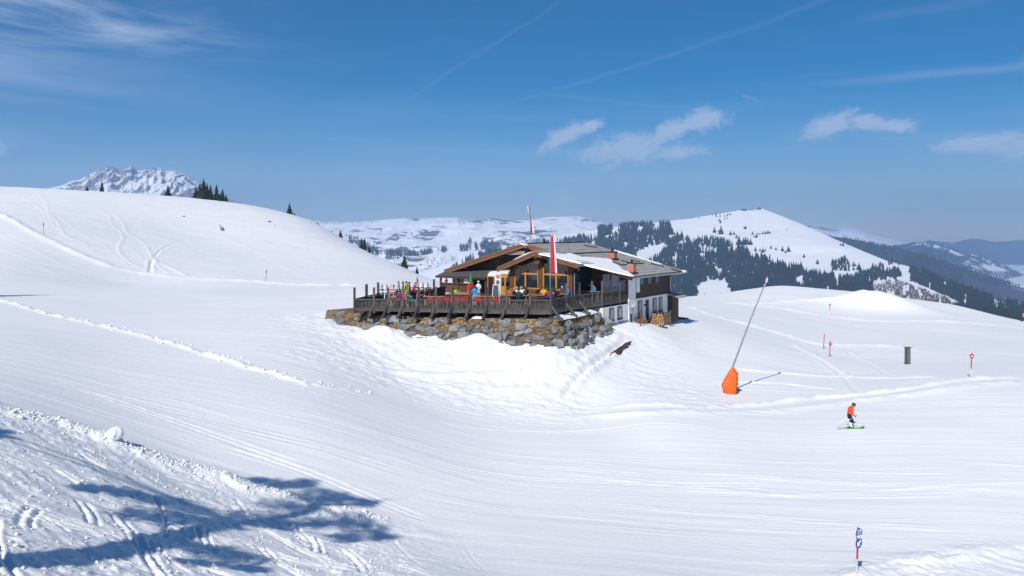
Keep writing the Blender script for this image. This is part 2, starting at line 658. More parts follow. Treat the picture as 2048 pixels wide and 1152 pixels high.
for pl, w, h, lump in LINES_PX:
    k_ = 0.6 if pl[0][1] < 500 and w < 0.8 else 1.0
    LINES.append(([ground_hit(u, v) for u, v in pl], w * k_, h * (k_ if k_ == 1 else 0.32), lump))

# shallow skied lines over the groomed piste
_rp = random.Random(77)
for k in range(46):
    u0, v0 = _rp.uniform(-100, 1900), _rp.uniform(640, 1080)
    if v0 > np.interp(u0, [-100, 0, 520, 1000], [790, 800, 950, 1090]) or (560 < u0 < 1420 and v0 < 790):
        continue
    p = ground_hit(u0, v0)
    a = R(_rp.gauss(-4, 7))
    ln = _rp.uniform(5, 22)
    bend = _rp.uniform(-0.22, 0.22)
    pts = []
    for i in range(7):
        t = i / 6 - 0.5
        pts.append(Vector((p.x + ln * t * math.cos(a + bend * t), p.y + ln * t * math.sin(a + bend * t), 0)))
    w_ = _rp.uniform(0.07, 0.13)
    h_ = _rp.choice([-0.025, -0.035, 0.02, 0.028])
    LINES.append((pts, w_, h_, 0.5))
    if _rp.random() < 0.5:
        LINES.append(([q + Vector((0.02, 0.33, 0)) for q in pts], w_, h_, 0.5))

# edge between the groomed piste and the trodden slope below the camera
EDGE = [ground_hit(u, v) for u, v in [(-420, 700), (-200, 760), (0, 825), (110, 850), (228, 892), (330, 925), (420, 955), (520, 985), (620, 1012), (760, 1050), (850, 1075), (950, 1098), (1060, 1128), (1180, 1175)]]
EDGE_TH = np.array([math.atan2(p.x, p.y) for p in EDGE])
EDGE_R = np.array([math.hypot(p.x, p.y) for p in EDGE])
EDGE2 = [ground_hit(u, v) for u, v in [(1660, 1190), (1740, 1143), (1850, 1118), (1960, 1102), (2060, 1090), (2300, 1070)]]
EDGE2_TH = np.array([math.atan2(p.x, p.y) for p in EDGE2])
EDGE2_R = np.array([math.hypot(p.x, p.y) for p in EDGE2])


def seg_dist(x, y, pts):
    """distance to a plan polyline and position along it"""
    best = np.full(x.shape, 1e9)
    along = np.zeros(x.shape)
    acc = 0.0
    for a, b in zip(pts[:-1], pts[1:]):
        dx, dy = b.x - a.x, b.y - a.y
        L2 = dx * dx + dy * dy + 1e-9
        t = np.clip(((x - a.x) * dx + (y - a.y) * dy) / L2, 0, 1)
        d = np.hypot(x - a.x - t * dx, y - a.y - t * dy)
        m = d < best
        best = np.where(m, d, best)
        along = np.where(m, acc + t * math.sqrt(L2), along)
        acc += math.sqrt(L2)
    return best, along, acc


NEAR_TRACKS = []
_rt = random.Random(11)
for k in range(40):      # ski and boot marks across the trodden slope
    u = _rt.uniform(-100, 1000)
    vmin = np.interp(u, [-100, 0, 228, 520, 850, 1000], [815, 850, 915, 1005, 1090, 1120])
    v = _rt.uniform(vmin, 1150)
    p = ground_hit(u, v)
    a = R(_rt.choice([_rt.uniform(-60, -25), _rt.uniform(-15, 20), _rt.uniform(-75, -50)]))
    ln = _rt.uniform(1.5, 5.5)
    bend = _rt.uniform(-0.25, 0.25)
    pts = []
    for i in range(4):
        t = i / 3 - 0.5
        aa = a + bend * t
        pts.append(Vector((p.x + math.cos(aa) * ln * t, p.y + math.sin(aa) * ln * t, 0)))
    NEAR_TRACKS.append((pts, _rt.uniform(0.045, 0.07), -_rt.uniform(0.05, 0.11)))
    if _rt.random() < 0.6:
        ox, oy = -math.sin(a) * 0.28, math.cos(a) * 0.28
        NEAR_TRACKS.append(([q + Vector((ox, oy, 0)) for q in pts], 0.055, -_rt.uniform(0.04, 0.09)))


def relief(x, y):
    z = base_z(x, y)
    r = np.hypot(x, y)
    th = np.arctan2(x, y)
    near = r < 340
    front = np.abs(th) < R(52)
    # long undulation of the groomed snow
    und = fbm(x / 16, y / 16, 3, 5) * 0.16 * sstep(r, 12, 40)
    und += fbm(x / 26, y / 4.5, 3, 8) * 0.05
    hill = sstep(r, 120, 150) * (1 - sstep(x, -20, 0))
    und += hill * (fbm((x + 0.7 * y) / 7, (y - 0.7 * x) / 2.2, 4, 97, 0.6) * 0.13)
    z = z + np.where(near, und, 0)
    # trodden slope near the camera
    re = np.interp(th, EDGE_TH, EDGE_R)
    m1 = sstep(re - r, -0.5, 1.0) * (1 - sstep(th, EDGE_TH[-6], EDGE_TH[-2])) * sstep(th, R(-60), R(-48))
    re2 = np.interp(th, EDGE2_TH, EDGE2_R)
    m2 = sstep(re2 - r, -0.3, 0.8) * sstep(th, EDGE2_TH[0] - 0.02, EDGE2_TH[1] + 0.02) * (1 - sstep(th, R(46), R(56)))
    m = np.maximum(m1, m2)
    sel = np.nonzero((m > 0.001) & (r > 6))[0]
    if len(sel):
        xs, ys = x[sel], y[sel]
        rg = fbm(xs / 0.9, ys / 0.9, 5, 21, 0.6) * 0.075
        rg += fbm(xs / 3.2, ys / 3.2, 3, 31) * 0.12
        rg += fbm(xs / 0.13, ys / 0.13, 2, 33) * 0.022
        ca, sa = math.cos(R(-35)), math.sin(R(-35))
        rg += fbm((xs * ca + ys * sa) / 2.6, (-xs * sa + ys * ca) / 0.33, 3, 41) * 0.075
        ca, sa = math.cos(R(12)), math.sin(R(12))
        rg += fbm((xs * ca + ys * sa) / 3.0, (-xs * sa + ys * ca) / 0.4, 3, 44) * 0.05
        cl = fbm(xs / 0.28, ys / 0.28, 3, 51)
        rg += np.clip(cl - 0.18, 0, 1) * 0.22 * (vnoise(xs / 2.2, ys / 2.2, 57) > 0.42)
        z[sel] += rg * 0.56 * m[sel]
        for pts, w, h in NEAR_TRACKS:
            cx = sum(p.x for p in pts) / 4
            cy = sum(p.y for p in pts) / 4
            s2 = sel[(np.abs(xs - cx) < 3.2) & (np.abs(ys - cy) < 3.2)]
            if len(s2) == 0:
                continue
            d, al, tot = seg_dist(x[s2], y[s2], pts)
            e = sstep(al, 0, 0.3) * sstep(tot - al, 0, 0.3)
            z[s2] += (0.85 * h * np.exp(-(d / w) ** 2) + 0.22 * -h * np.exp(-((d - 2.2 * w) / w) ** 2)) * e * m[s2]
    # pushed-up lip along that edge
    for E, lo, hi in ((EDGE, 2, 12), (EDGE2, 1, 6)):
        sel = np.nonzero(front & (r < 48) & (r > 10))[0]
        d, al, tot = seg_dist(x[sel], y[sel], E)
        kk = d < 3
        s2, d, al = sel[kk], d[kk], al[kk]
        lum = 0.35 + 0.9 * vnoise(x[s2] / 1.1, y[s2] / 1.1, 61) + 0.5 * fbm(x[s2] / 0.35, y[s2] / 0.35, 3, 63)
        e = 1.0 - sstep(al, tot - 15, tot - 4)
        z[s2] += 0.22 * np.exp(-(d / 0.7) ** 2) * lum * e
    # rough snow bank under the retaining wall
    sel = np.nonzero(front & (r > 50) & (r < 90))[0]
    if len(sel):
        d, al, tot = seg_dist(x[sel], y[sel], WALL_LINE)
        k = np.exp(-(d / 5.0) ** 2)
        kk = k > 0.02
        s2, k = sel[kk], k[kk]
        z[s2] += (fbm(x[s2] / 2.4, y[s2] / 2.4, 4, 71) * 0.18 + fbm(x[s2] / 0.8, y[s2] / 0.5, 4, 72, 0.6) * 0.13) * k
    # chopped-up snow on the slope below the wall and beside the hut
    mk = sstep(y, 51, 57) * (1 - sstep(y, 66, 69)) * sstep(x, -19, -13) * (1 - sstep(x, 4, 8))
    mk = np.maximum(mk, 0.6 * sstep(y, 55, 58) * (1 - sstep(y, 66, 72)) * sstep(x, 8, 11) * (1 - sstep(x, 14, 18)))
    sel = np.nonzero(mk > 0.01)[0]
    if len(sel):
        xs, ys = x[sel], y[sel]
        ch = fbm(xs / 1.3 + 0.3 * ys, ys / 0.42, 4, 95, 0.6) * 0.10 + fbm(xs / 0.5, ys / 0.5, 3, 96) * 0.07
        z[sel] += ch * mk[sel]
    # loose snow beside the left piste edge
    for pts, w, h, lump in LINES:
        xs0, xs1 = min(p.x for p in pts) - 4 * w, max(p.x for p in pts) + 4 * w
        ys0, ys1 = min(p.y for p in pts) - 4 * w, max(p.y for p in pts) + 4 * w
        sel = np.nonzero((x > xs0) & (x < xs1) & (y > ys0) & (y < ys1))[0]
        if len(sel) == 0:
            continue
        d, al, tot = seg_dist(x[sel], y[sel], pts)
        kk = d < 4 * w
        s2, d, al = sel[kk], d[kk], al[kk]
        if len(s2) == 0:
            continue
        amp = 1 + lump * 1.6 * (vnoise(x[s2] / (w * 2.0), y[s2] / (w * 2.0), 81) - 0.5) + lump * fbm(x[s2] / 0.5, y[s2] / 0.5, 2, 83) * 0.5
        e = sstep(al, 0, tot * 0.08) * sstep(tot - al, 0, tot * 0.08)
        z[s2] += h * amp * np.exp(-(d / w) ** 2) * e
        if h < 0:
            z[s2] += -0.5 * h * np.exp(-((d - 2.0 * w) / w) ** 2) * e
    return z


# plan of the retaining wall face (top edge): pixel column and distance
WALL_PX = [(655, 73.0), (712, 68.6), (800, 67.4), (900, 66.9), (1000, 66.2), (1085, 65.6), (1112, 66.0), (1140, 68.2), (1170, 70.8), (1200, 73.4)]
WALL_LINE = [Vector(((u - 1024) / F * d, d, 0)) for u, d in WALL_PX]


def build_ground():
    # polar mesh: fine inside the view, coarse behind the camera
    th = np.concatenate([np.linspace(R(-180), R(-50), 40, endpoint=False), np.linspace(R(-50), R(-34.5), 50, endpoint=False),
                         np.linspace(R(-34.5), R(34.5), 820, endpoint=False),
                         np.linspace(R(34.5), R(50), 50, endpoint=False), np.linspace(R(50), R(180), 40)])
    rr = np.concatenate([np.linspace(1.0, 9.0, 10, endpoint=False),
                         np.exp(np.linspace(math.log(9.0), math.log(14.0), 50, endpoint=False)),
                         np.exp(np.linspace(math.log(14.0), math.log(36.0), 310, endpoint=False)),
                         np.exp(np.linspace(math.log(36.0), math.log(100.0), 420, endpoint=False)),
                         np.exp(np.linspace(math.log(100.0), math.log(325.0), 220, endpoint=False)),
                         np.exp(np.linspace(math.log(325.0), math.log(30000.0), 40))])
    T, RR = np.meshgrid(th, rr)
    x = (RR * np.sin(T)).ravel()
    y = (RR * np.cos(T)).ravel()
    z = relief(x, y)
    nr, nt = len(rr), len(th)
    idx = np.arange(nr * nt).reshape(nr, nt)
    a, b, c, d = idx[:-1, :-1].ravel(), idx[:-1, 1:].ravel(), idx[1:, 1:].ravel(), idx[1:, :-1].ravel()
    me = mesh_np('snow_ground', np.stack([x, y, z], 1), np.stack([a, d, c, b], 1), SNOW, True)
    o = obj('snow_ground', me)
    tag(o, kind='structure')
    return o


build_ground()

# ------------------------------------------------------------------ mountains
def rocky_snow(name, rock, amount, scale, stretch, slope=(0.0, 0.0), grass=None):
    """snow with bare rock and heath showing through"""
    m, nt, N, L, b = new_mat(name)
    tc = N.new('ShaderNodeTexCoord')
    mp = N.new('ShaderNodeMapping')
    mp.inputs['Scale'].default_value = stretch
    L.new(tc.outputs['Object'], mp.inputs[0])
    n = N.new('ShaderNodeTexNoise')
    n.inputs['Scale'].default_value = scale
    n.inputs['Detail'].default_value = 8
    n.inputs['Roughness'].default_value = 0.68
    n.inputs['Distortion'].default_value = 0.6
    L.new(mp.outputs[0], n.inputs['Vector'])
    n2 = N.new('ShaderNodeTexNoise')
    n2.inputs['Scale'].default_value = scale * 0.28
    n2.inputs['Detail'].default_value = 3
    L.new(mp.outputs[0], n2.inputs['Vector'])
    geo = N.new('ShaderNodeNewGeometry')
    sp = N.new('ShaderNodeSeparateXYZ')
    L.new(geo.outputs['Normal'], sp.inputs[0])
    a = N.new('ShaderNodeMath')
    a.operation = 'MULTIPLY_ADD'
    L.new(n2.outputs['Fac'], a.inputs[0])
    a.inputs[1].default_value = 0.75
    L.new(n.outputs['Fac'], a.inputs[2])
    s = N.new('ShaderNodeMath')
    s.operation = 'MULTIPLY_ADD'
    L.new(sp.outputs[2], s.inputs[0])
    s.inputs[1].default_value = -slope[0]
    L.new(a.outputs[0], s.inputs[2])
    mr = N.new('ShaderNodeMapRange')
    L.new(s.outputs[0], mr.inputs[0])
    mr.inputs[1].default_value = amount
    mr.inputs[2].default_value = amount + 0.05
    mx = N.new('ShaderNodeMix')
    mx.data_type = 'RGBA'
    L.new(mr.outputs[0], mx.inputs[0])
    mx.inputs[6].default_value = (0.86, 0.87, 0.89, 1)
    mx.inputs[7].default_value = (*rock, 1)
    L.new(mx.outputs[2], b.inputs['Base Color'])
    b.inputs['Roughness'].default_value = 0.8
    b.inputs['Specular IOR Level'].default_value = 0.1
    return m


class Mountain:
    def __init__(self, name, cols, nu, nw, disp, seed, material, ridge_back=0.12, shape=1.0, keep=0.25, dnoise=None):
        """cols: {u: [(v, d) base ... ridge]}, all with the same number of rows"""
        us = np.array(sorted(cols))
        K = len(cols[us[0]])
        V = np.array([[cols[u][k][0] for k in range(K)] for u in us], float)
        Dd = np.array([[cols[u][k][1] for k in range(K)] for u in us], float)
        self.u = np.linspace(us[0], us[-1], nu)
        w = np.linspace(0, K - 1, nw)
        Vu = np.stack([np.interp(self.u, us, V[:, k]) for k in range(K)], 1)
        Du = np.stack([np.interp(self.u, us, np.log(Dd[:, k])) for k in range(K)], 1)

        def cub(A):
            i = np.clip(np.floor(w).astype(int), 0, K - 2)
            t = w - i
            p1, p2 = A[:, i], A[:, i + 1]
            p0 = A[:, np.maximum(i - 1, 0)]
            p3 = A[:, np.minimum(i + 2, K - 1)]
            m1, m2 = (p2 - p0) / 2, (p3 - p1) / 2
            return (2 * t**3 - 3 * t**2 + 1) * p1 + (t**3 - 2 * t**2 + t) * m1 + (-2 * t**3 + 3 * t**2) * p2 + (t**3 - t**2) * m2
        VV, DD = cub(Vu).T, np.exp(cub(Du)).T         # (nw, nu)
        U = np.repeat(self.u[None, :], nw, 0)
        X = (U - 1024) / F * DD
        Y = DD
        Z = (HV - VV) / F * DD
        wt = w / (K - 1)
        fade = (1 - (1 - keep) * sstep(wt, 0.75, 1.0))[:, None]
        Z = Z + disp(X, Y, seed) * fade
        # far side
        Xb = X[-1] * (1 + ridge_back)
        Yb = Y[-1] * (1 + ridge_back)
        Zb = Z[-1] - Y[-1] * 0.16 - 120
        self.X, self.Y, self.Z = X, Y, Z
        XX = np.vstack([X, Xb]).ravel()
        YY = np.vstack([Y, Yb]).ravel()
        ZZ = np.vstack([Z, Zb]).ravel()
        idx = np.arange((nw + 1) * nu).reshape(nw + 1, nu)
        a, b, c, d = idx[:-1, :-1].ravel(), idx[:-1, 1:].ravel(), idx[1:, 1:].ravel(), idx[1:, :-1].ravel()
        me = mesh_np(name, np.stack([XX, YY, ZZ], 1), np.stack([a, b, c, d], 1), material, True)
        self.o = obj(name, me)
        tag(self.o, kind='structure')
        self.PU = 1024 + F * X / Y
        self.PV = HV - F * Z / Y

    def at(self, u, v):
        """surface point seen at pixel u, v"""
        j = int(np.clip(np.searchsorted(self.u, u), 1, len(self.u) - 1))
        t = (u - self.u[j - 1]) / (self.u[j] - self.u[j - 1])
        col = self.PV[:, j - 1] * (1 - t) + self.PV[:, j] * t
        i = np.nonzero(col <= v)[0]
        i = int(i[0]) if len(i) else len(col) - 1
        i = max(i, 1)
        s = (col[i - 1] - v) / max(col[i - 1] - col[i], 1e-6)
        s = min(max(s, 0), 1)

        def g(A):
            p = A[i - 1, j - 1] * (1 - t) + A[i - 1, j] * t
            q = A[i, j - 1] * (1 - t) + A[i, j] * t
            return p * (1 - s) + q * s
        return Vector((g(self.X), g(self.Y), g(self.Z)))


def disp_soft(amp, sc, ridged=False, octs=5, gain=0.5):
    def f(X, Y, seed):
        sh = X.shape
        return (fbm(X.ravel() / sc, Y.ravel() / sc, octs, seed, gain, ridged) * amp).reshape(sh)
    return f


def disp_peak(X, Y, seed):
    sh = X.shape
    x, y = X.ravel(), Y.ravel()
    wob = fbm(x / 300, y / 300, 3, seed + 5) * 60
    rib = fbm((x + wob) / 95, y / 420, 5, seed, 0.55, True)
    rib2 = fbm((x + wob) / 38, y / 200, 4, seed + 30, 0.55, True)
    return (rib * 44 + rib2 * 17 + fbm(x / 40, y / 40, 4, seed + 9, 0.6) * 11).reshape(sh)


ROCK = (0.16, 0.155, 0.16)
M_PEAK = rocky_snow('peak_rock_and_snow', (0.24, 0.235, 0.25), 0.40, 0.012, (1.0, 0.25, 1.0), (0.55, 0))
M_PLAT = rocky_snow('plateau_snow_and_heath', (0.15, 0.145, 0.14), 0.940, 0.0145, (0.8, 0.5, 2.4), (0.0, 0))
M_FOREST_HILL = rocky_snow('hill_snow_and_heath', (0.12, 0.095, 0.07), 1.17, 0.016, (0.6, 0.6, 2.0))
M_FAR = rocky_snow('far_snow_and_forest', (0.08, 0.085, 0.085), 1.0, 0.003, (1, 1, 1.6))
M_DARK = rocky_snow('forest_floor_snow', (0.05, 0.048, 0.042), 0.80, 0.004, (0.6, 0.6, 1.4))


M_DEEP = rocky_snow('hazy_sky_range', (0.05, 0.05, 0.045), 0.62, 0.004, (0.6, 0.6, 1.4))  # dark ground that takes on the tone of the low sky


def interp_profile(pts, us):
    return np.interp(us, [p[0] for p in pts], [p[1] for p in pts])


# left rocky summit
sky_l = [(60, 392), (100, 376), (125, 371), (145, 362), (160, 360), (188, 344), (205, 338), (214, 331), (226, 333), (240, 341), (252, 334), (262, 332), (275, 340), (286, 340), (292, 337), (300, 341), (306, 335), (314, 338), (322, 336), (332, 342), (350, 340), (372, 349), (382, 357), (395, 365), (420, 380), (450, 396), (490, 410), (540, 425), (600, 440)]
cols = {}
for u, v in sky_l:
    cols[u] = [(540, 2900), (470, 3500), (v + (470 - v) * 0.30, 4100), (v, 4600)]
MT_PEAK = Mountain('rocky_mountain', cols, 420, 130, disp_peak, 3, M_PEAK, keep=0.10)

# snowy plateau behind the hut
sky_c = [(430, 440), (590, 433), (610, 438), (640, 443), (690, 445), (735, 443), (770, 440), (808, 437), (830, 439), (880, 435), (915, 434), (930, 440), (965, 440), (988, 436), (1012, 440), (1060, 439), (1100, 434), (1160, 433), (1190, 441), (1225, 452), (1300, 470), (1420, 490)]
cols = {}
for u, v in sky_c:
    cols[u] = [(600, 2100), (540, 2600), (505, 3100), (475, 3800), (v + 14, 4500), (v, 5000)]
MT_PLAT = Mountain('snowy_mountain', cols, 420, 200, disp_soft(34, 380, True, 6, 0.55), 14, M_PLAT, keep=0.15)

# forested hill with the bald summit
sky_f = [(840, 545), (900, 525), (960, 505), (1010, 492), (1080, 480), (1150, 466), (1200, 457), (1260, 450), (1330, 443), (1380, 437), (1450, 425), (1482, 420), (1505, 421), (1515, 418), (1524, 416), (1532, 420), (1560, 431), (1600, 447), (1640, 465), (1680, 483), (1720, 500), (1770, 520), (1830, 536), (1880, 560), (1940, 583), (2000, 602), (2048, 618), (2130, 640), (2300, 680)]
cols = {}
for u, v in sky_f:
    d = np.interp(u, [840, 1150, 1524, 1700, 1900, 2300], [2500, 2700, 2900, 2350, 1700, 1200])
    b = max(v + 60, 690)
    cols[u] = [(b + 30, d * 0.42), (v + (b - v) * 0.62, d * 0.58), (v + (b - v) * 0.30, d * 0.78), (v + (b - v) * 0.09, d * 0.92), (v, d)]
MT_FOREST = Mountain('forested_hill', cols, 420, 160, disp_soft(12, 260, False, 5), 23, M_FOREST_HILL, keep=0.12)

# ridges to the right, one behind the other
cols = {}
for u, v in [(1560, 452), (1620, 466), (1690, 476), (1750, 488), (1800, 498), (1850, 510), (1900, 527), (1950, 545), (2000, 560), (2048, 574), (2150, 600), (2400, 650)]:
    cols[u] = [(700, 2100), (v + 75, 2600), (v + 30, 3100), (v, 3500)]
MT_R1 = Mountain('wooded_ridge', cols, 260, 70, disp_soft(14, 300), 33, M_DARK)
cols = {}
for u, v in [(1650, 505), (1750, 493), (1800, 490), (1830, 484), (1855, 484), (1880, 489), (1920, 502), (1960, 512), (2000, 528), (2048, 550), (2150, 575), (2400, 610)]:
    cols[u] = [(660, 4200), (v + 60, 4700), (v + 25, 5200), (v, 5700)]
MT_R2 = Mountain('wooded_ridge', cols, 240, 60, disp_soft(20, 420), 43, M_DARK)
cols = {}
for u, v in [(1480, 460), (1560, 452), (1620, 451), (1640, 454), (1665, 459), (1690, 454), (1710, 458), (1740, 468), (1790, 481), (1840, 494), (1900, 512), (2000, 540), (2100, 545), (2200, 530), (2400, 520)]:
    cols[u] = [(620, 7200), (v + 30, 7900), (v, 8600)]
MT_FAR = Mountain('distant_mountain', cols, 240, 60, disp_soft(60, 700, True, 6), 53, M_FAR, keep=0.2)

cols = {}
for u, v in [(1700, 507), (1760, 497), (1815, 492), (1860, 483), (1905, 488), (1950, 479), (1990, 486), (2048, 481), (2120, 470), (2200, 478), (2300, 468), (2500, 476)]:
    cols[u] = [(600, 6000), (v + 25, 8200), (v, 9300)]
Mountain('distant_mountain', cols, 160, 40, disp_soft(70, 500, True, 5), 63, M_DEEP, keep=0.3)  # added range, standing in for the hazy sky along the horizon

# ------------------------------------------------------------------ forests
NEEDLE = mat('spruce_needles', (0.030, 0.045, 0.026), 0.85, 0.45, 0.9, bump=0.0, spec=0.1)
NEEDLE_FAR = mat('far_spruce', (0.024, 0.034, 0.024), 0.9, 0.3, 0.02, bump=0.0, spec=0.05)
BARK = mat('spruce_bark', (0.10, 0.07, 0.05), 0.9, 0.4, 8, bump=0.5)


def cone_forest(name, pts, seed, m=None):
    """many small two-tiered spruces joined into one wood"""
    rg = np.random.RandomState(seed)
    P = np.array([p[:3] for p in pts])
    H = np.array([p[3] for p in pts])
    n = len(P)
    S = 6
    ang = np.arange(S) / S * 2 * math.pi
    V, Fc = [], []
    off = 0
    for (z0, z1, rad) in ((0.06, 0.62, 0.19), (0.42, 1.0, 0.125)):
        a0 = rg.uniform(0, 6.28, n)
        rr = H * rad * rg.uniform(0.8, 1.2, n)
        jit = rg.uniform(0.65, 1.25, (n, S))
        ring = np.stack([P[:, 0, None] + np.cos(ang + a0[:, None]) * rr[:, None] * jit,
                         P[:, 1, None] + np.sin(ang + a0[:, None]) * rr[:, None] * jit,
                         (P[:, 2] + H * z0)[:, None] + H[:, None] * rg.uniform(-0.07, 0.05, (n, S))], 2)
        top = np.stack([P[:, 0] + rg.normal(0, 0.01, n) * H, P[:, 1], P[:, 2] + H * z1], 1)[:, None, :]
        blk = np.concatenate([ring, top], 1).reshape(-1, 3)
        base = off + np.arange(n)[:, None] * (S + 1)
        for k in range(S):
            Fc.append(np.stack([base[:, 0] + k, base[:, 0] + (k + 1) % S, base[:, 0] + S], 1))
        V.append(blk)
        off += n * (S + 1)
    me = mesh_np(name, np.concatenate(V), np.concatenate(Fc), m or NEEDLE_FAR, False)
    o = obj(name, me)
    return o


def in_poly(u, v, poly):
    c = False
    n = len(poly)
    for i in range(n):
        x1, y1 = poly[i]
        x2, y2 = poly[(i + 1) % n]
        if (y1 > v) != (y2 > v) and u < (x2 - x1) * (v - y1) / (y2 - y1) + x1:
            c = not c
    return c


def sample_poly(poly, n, rng, holes=(), clump=None):
    us = [p[0] for p in poly]
    vs = [p[1] for p in poly]
    out = []
    k = 0
    while len(out) < n and k < n * 30:
        k += 1
        u, v = rng.uniform(min(us), max(us)), rng.uniform(min(vs), max(vs))
        if not in_poly(u, v, poly):
            continue
        if any(in_poly(u, v, h) for h in holes):
            continue
        if clump is not None and clump(u, v) < rng.random():
            continue
        out.append((u, v))
    return out


rng = random.Random(5)


def gap_noise(sc, thr, seed):
    def f(u, v):
        n = float(vnoise(np.array([u / sc]), np.array([v / (sc * 1.6)]), seed)[0])
        return 1.0 if n > thr else 0.06
    return f


pts = []
FOREST_MAIN = [(1150, 486), (1200, 478), (1240, 470), (1290, 468), (1330, 464), (1362, 472), (1378, 484), (1400, 480), (1425, 478), (1460, 490), (1490, 500), (1512, 515),
               (1530, 520), (1560, 533), (1590, 538), (1612, 548), (1650, 556), (1690, 560), (1740, 585), (1730, 640), (1300, 690), (1240, 560), (1150, 540)]
HOLES = [[(1268, 512), (1290, 498), (1325, 486), (1334, 492), (1326, 508), (1300, 525), (1282, 535)],
         [(1396, 568), (1420, 560), (1455, 566), (1462, 585), (1460, 605), (1392, 606)],
         [(1590, 556), (1605, 550), (1612, 575), (1596, 580)]]
for u, v in sample_poly(FOREST_MAIN, 8500, rng, HOLES, gap_noise(9, 0.20, 3)):
    pts.append((*MT_FOREST.at(u, v), rng.uniform(13, 24)))
LEFT_FLANK = [(900, 540), (925, 522), (960, 508), (1000, 500), (1060, 492), (1150, 476), (1200, 470), (1215, 500), (1160, 540), (1000, 560)]
for u, v in sample_poly(LEFT_FLANK, 2200, rng, (), gap_noise(14, 0.45, 4)):
    pts.append((*MT_FOREST.at(u, v), rng.uniform(10, 19)))
for u, v in sample_poly([(1195, 452), (1340, 446), (1345, 470), (1240, 474), (1195, 478)], 800, rng, (), gap_noise(16, 0.5, 5)):
    pts.append((*MT_FOREST.at(u, v), rng.uniform(10, 19)))
# right flank: strip along the ridge and the dark spur in front
for u, v in sample_poly([(1690, 560), (1740, 545), (1830, 540), (1850, 546), (1900, 568), (1960, 590), (2048, 618), (2120, 640), (2100, 680), (1930, 640), (1880, 600), (1830, 578), (1795, 590), (1740, 590)], 3800, rng,
                        [[(1795, 536), (1815, 530), (1822, 555), (1808, 566)], [(1745, 562), (1800, 553), (1860, 578), (1935, 612), (1900, 625), (1745, 600)]], gap_noise(10, 0.24, 6)):
    pts.append((*MT_FOREST.at(u, v), rng.uniform(9, 17)))
for u, v in sample_poly([(1662, 527), (1690, 518), (1700, 530), (1700, 543), (1664, 542)], 90, rng):
    pts.append((*MT_FOREST.at(u, v), rng.uniform(9, 16)))
for u, v in sample_poly([(1740, 536), (1785, 524), (1800, 530), (1795, 560), (1745, 565)], 90, rng, (), gap_noise(8, 0.4, 8)):
    pts.append((*MT_FOREST.at(u, v), rng.uniform(9, 16)))
brush = []
for u, v in sample_poly([(1745, 566), (1790, 560), (1855, 582), (1935, 612), (1900, 625), (1745, 600)], 2600, rng, (), gap_noise(8, 0.30, 15)):
    brush.append((*MT_FOREST.at(u, v), rng.uniform(2.0, 5.5)))
o = cone_forest('brushwood', brush, 9, mat('brown_brushwood', (0.10, 0.066, 0.048), 0.9, 0.35, 0.02, bump=0.0, spec=0.05))
tag(o, 'brown brushwood of the clearing in the dark forest behind the snow mound', 'brushwood', kind='stuff')
o = cone_forest('spruce_forest', pts, 1)
tag(o, 'dark spruce forest covering the flank of the hill with the bald white summit', 'forest', kind='stuff')
pts = []
for u, v in sample_poly([(1640, 470), (1690, 477), (1750, 489), (1850, 511), (1950, 546), (2048, 575), (2200, 612), (2200, 690), (1900, 640), (1800, 560), (1690, 520), (1650, 490)], 6500, rng,
                        [[(1925, 545), (1935, 552), (1960, 566), (2000, 572), (2060, 575), (2060, 625), (2000, 605), (1935, 590), (1926, 580)]], gap_noise(20, 0.10, 9)):
    pts.append((*MT_R1.at(u, v), rng.uniform(11, 19)))
o = cone_forest('spruce_forest', pts, 2)
tag(o, 'dark wooded ridge descending behind the bald summit hill', 'forest', kind='stuff')
pts = []
for u, v in sample_poly([(1740, 496), (1800, 491), (1855, 485), (1920, 503), (2000, 529), (2048, 551), (2200, 585), (2200, 640), (1950, 600), (1800, 540)], 6500, rng,
                        [[(1808, 500), (1826, 490), (1838, 500), (1850, 515), (1830, 512)], [(1828, 484), (1836, 483), (1838, 492), (1830, 492)],
                         [(1890, 520), (1900, 501), (1920, 508), (1960, 522), (2016, 541), (2012, 546), (1950, 542), (1900, 532)],
                         [(2014, 550), (2030, 548), (2022, 562)]], gap_noise(24, 0.08, 10)):
    pts.append((*MT_R2.at(u, v), rng.uniform(13, 22)))
o = cone_forest('spruce_forest', pts, 3)
tag(o, 'blue-grey wooded ridge with white clearings farthest behind on the right', 'forest', kind='stuff')
# bands of trees and scrub on the plateau flank
pts = []
for poly, n in [([(690, 470), (720, 478), (760, 505), (800, 508), (810, 512), (790, 520), (745, 508), (700, 488)], 130),
                ([(790, 505), (835, 505), (838, 513), (795, 513)], 50), ([(838, 505), (890, 498), (905, 503), (845, 511)], 70),
                ([(915, 494), (960, 488), (1000, 490), (995, 499), (920, 503)], 110), ([(930, 478), (945, 480), (940, 492)], 12),
                ([(960, 485), (985, 480), (988, 496), (962, 497)], 40)]:
    for u, v in sample_poly(poly, n, rng, (), gap_noise(7, 0.3, 12)):
        pts.append((*MT_PLAT.at(u, v), rng.uniform(12, 22)))
for u, v in sample_poly([(840, 520), (900, 512), (940, 520), (900, 555), (860, 556)], 120, rng, (), gap_noise(6, 0.45, 14)):
    pts.append((*MT_PLAT.at(u, v), rng.uniform(4, 9)))
o = cone_forest('spruce_forest', pts, 4)
tag(o, 'broken bands of spruce and scrub along the foot of the snowy plateau', 'forest', kind='stuff')


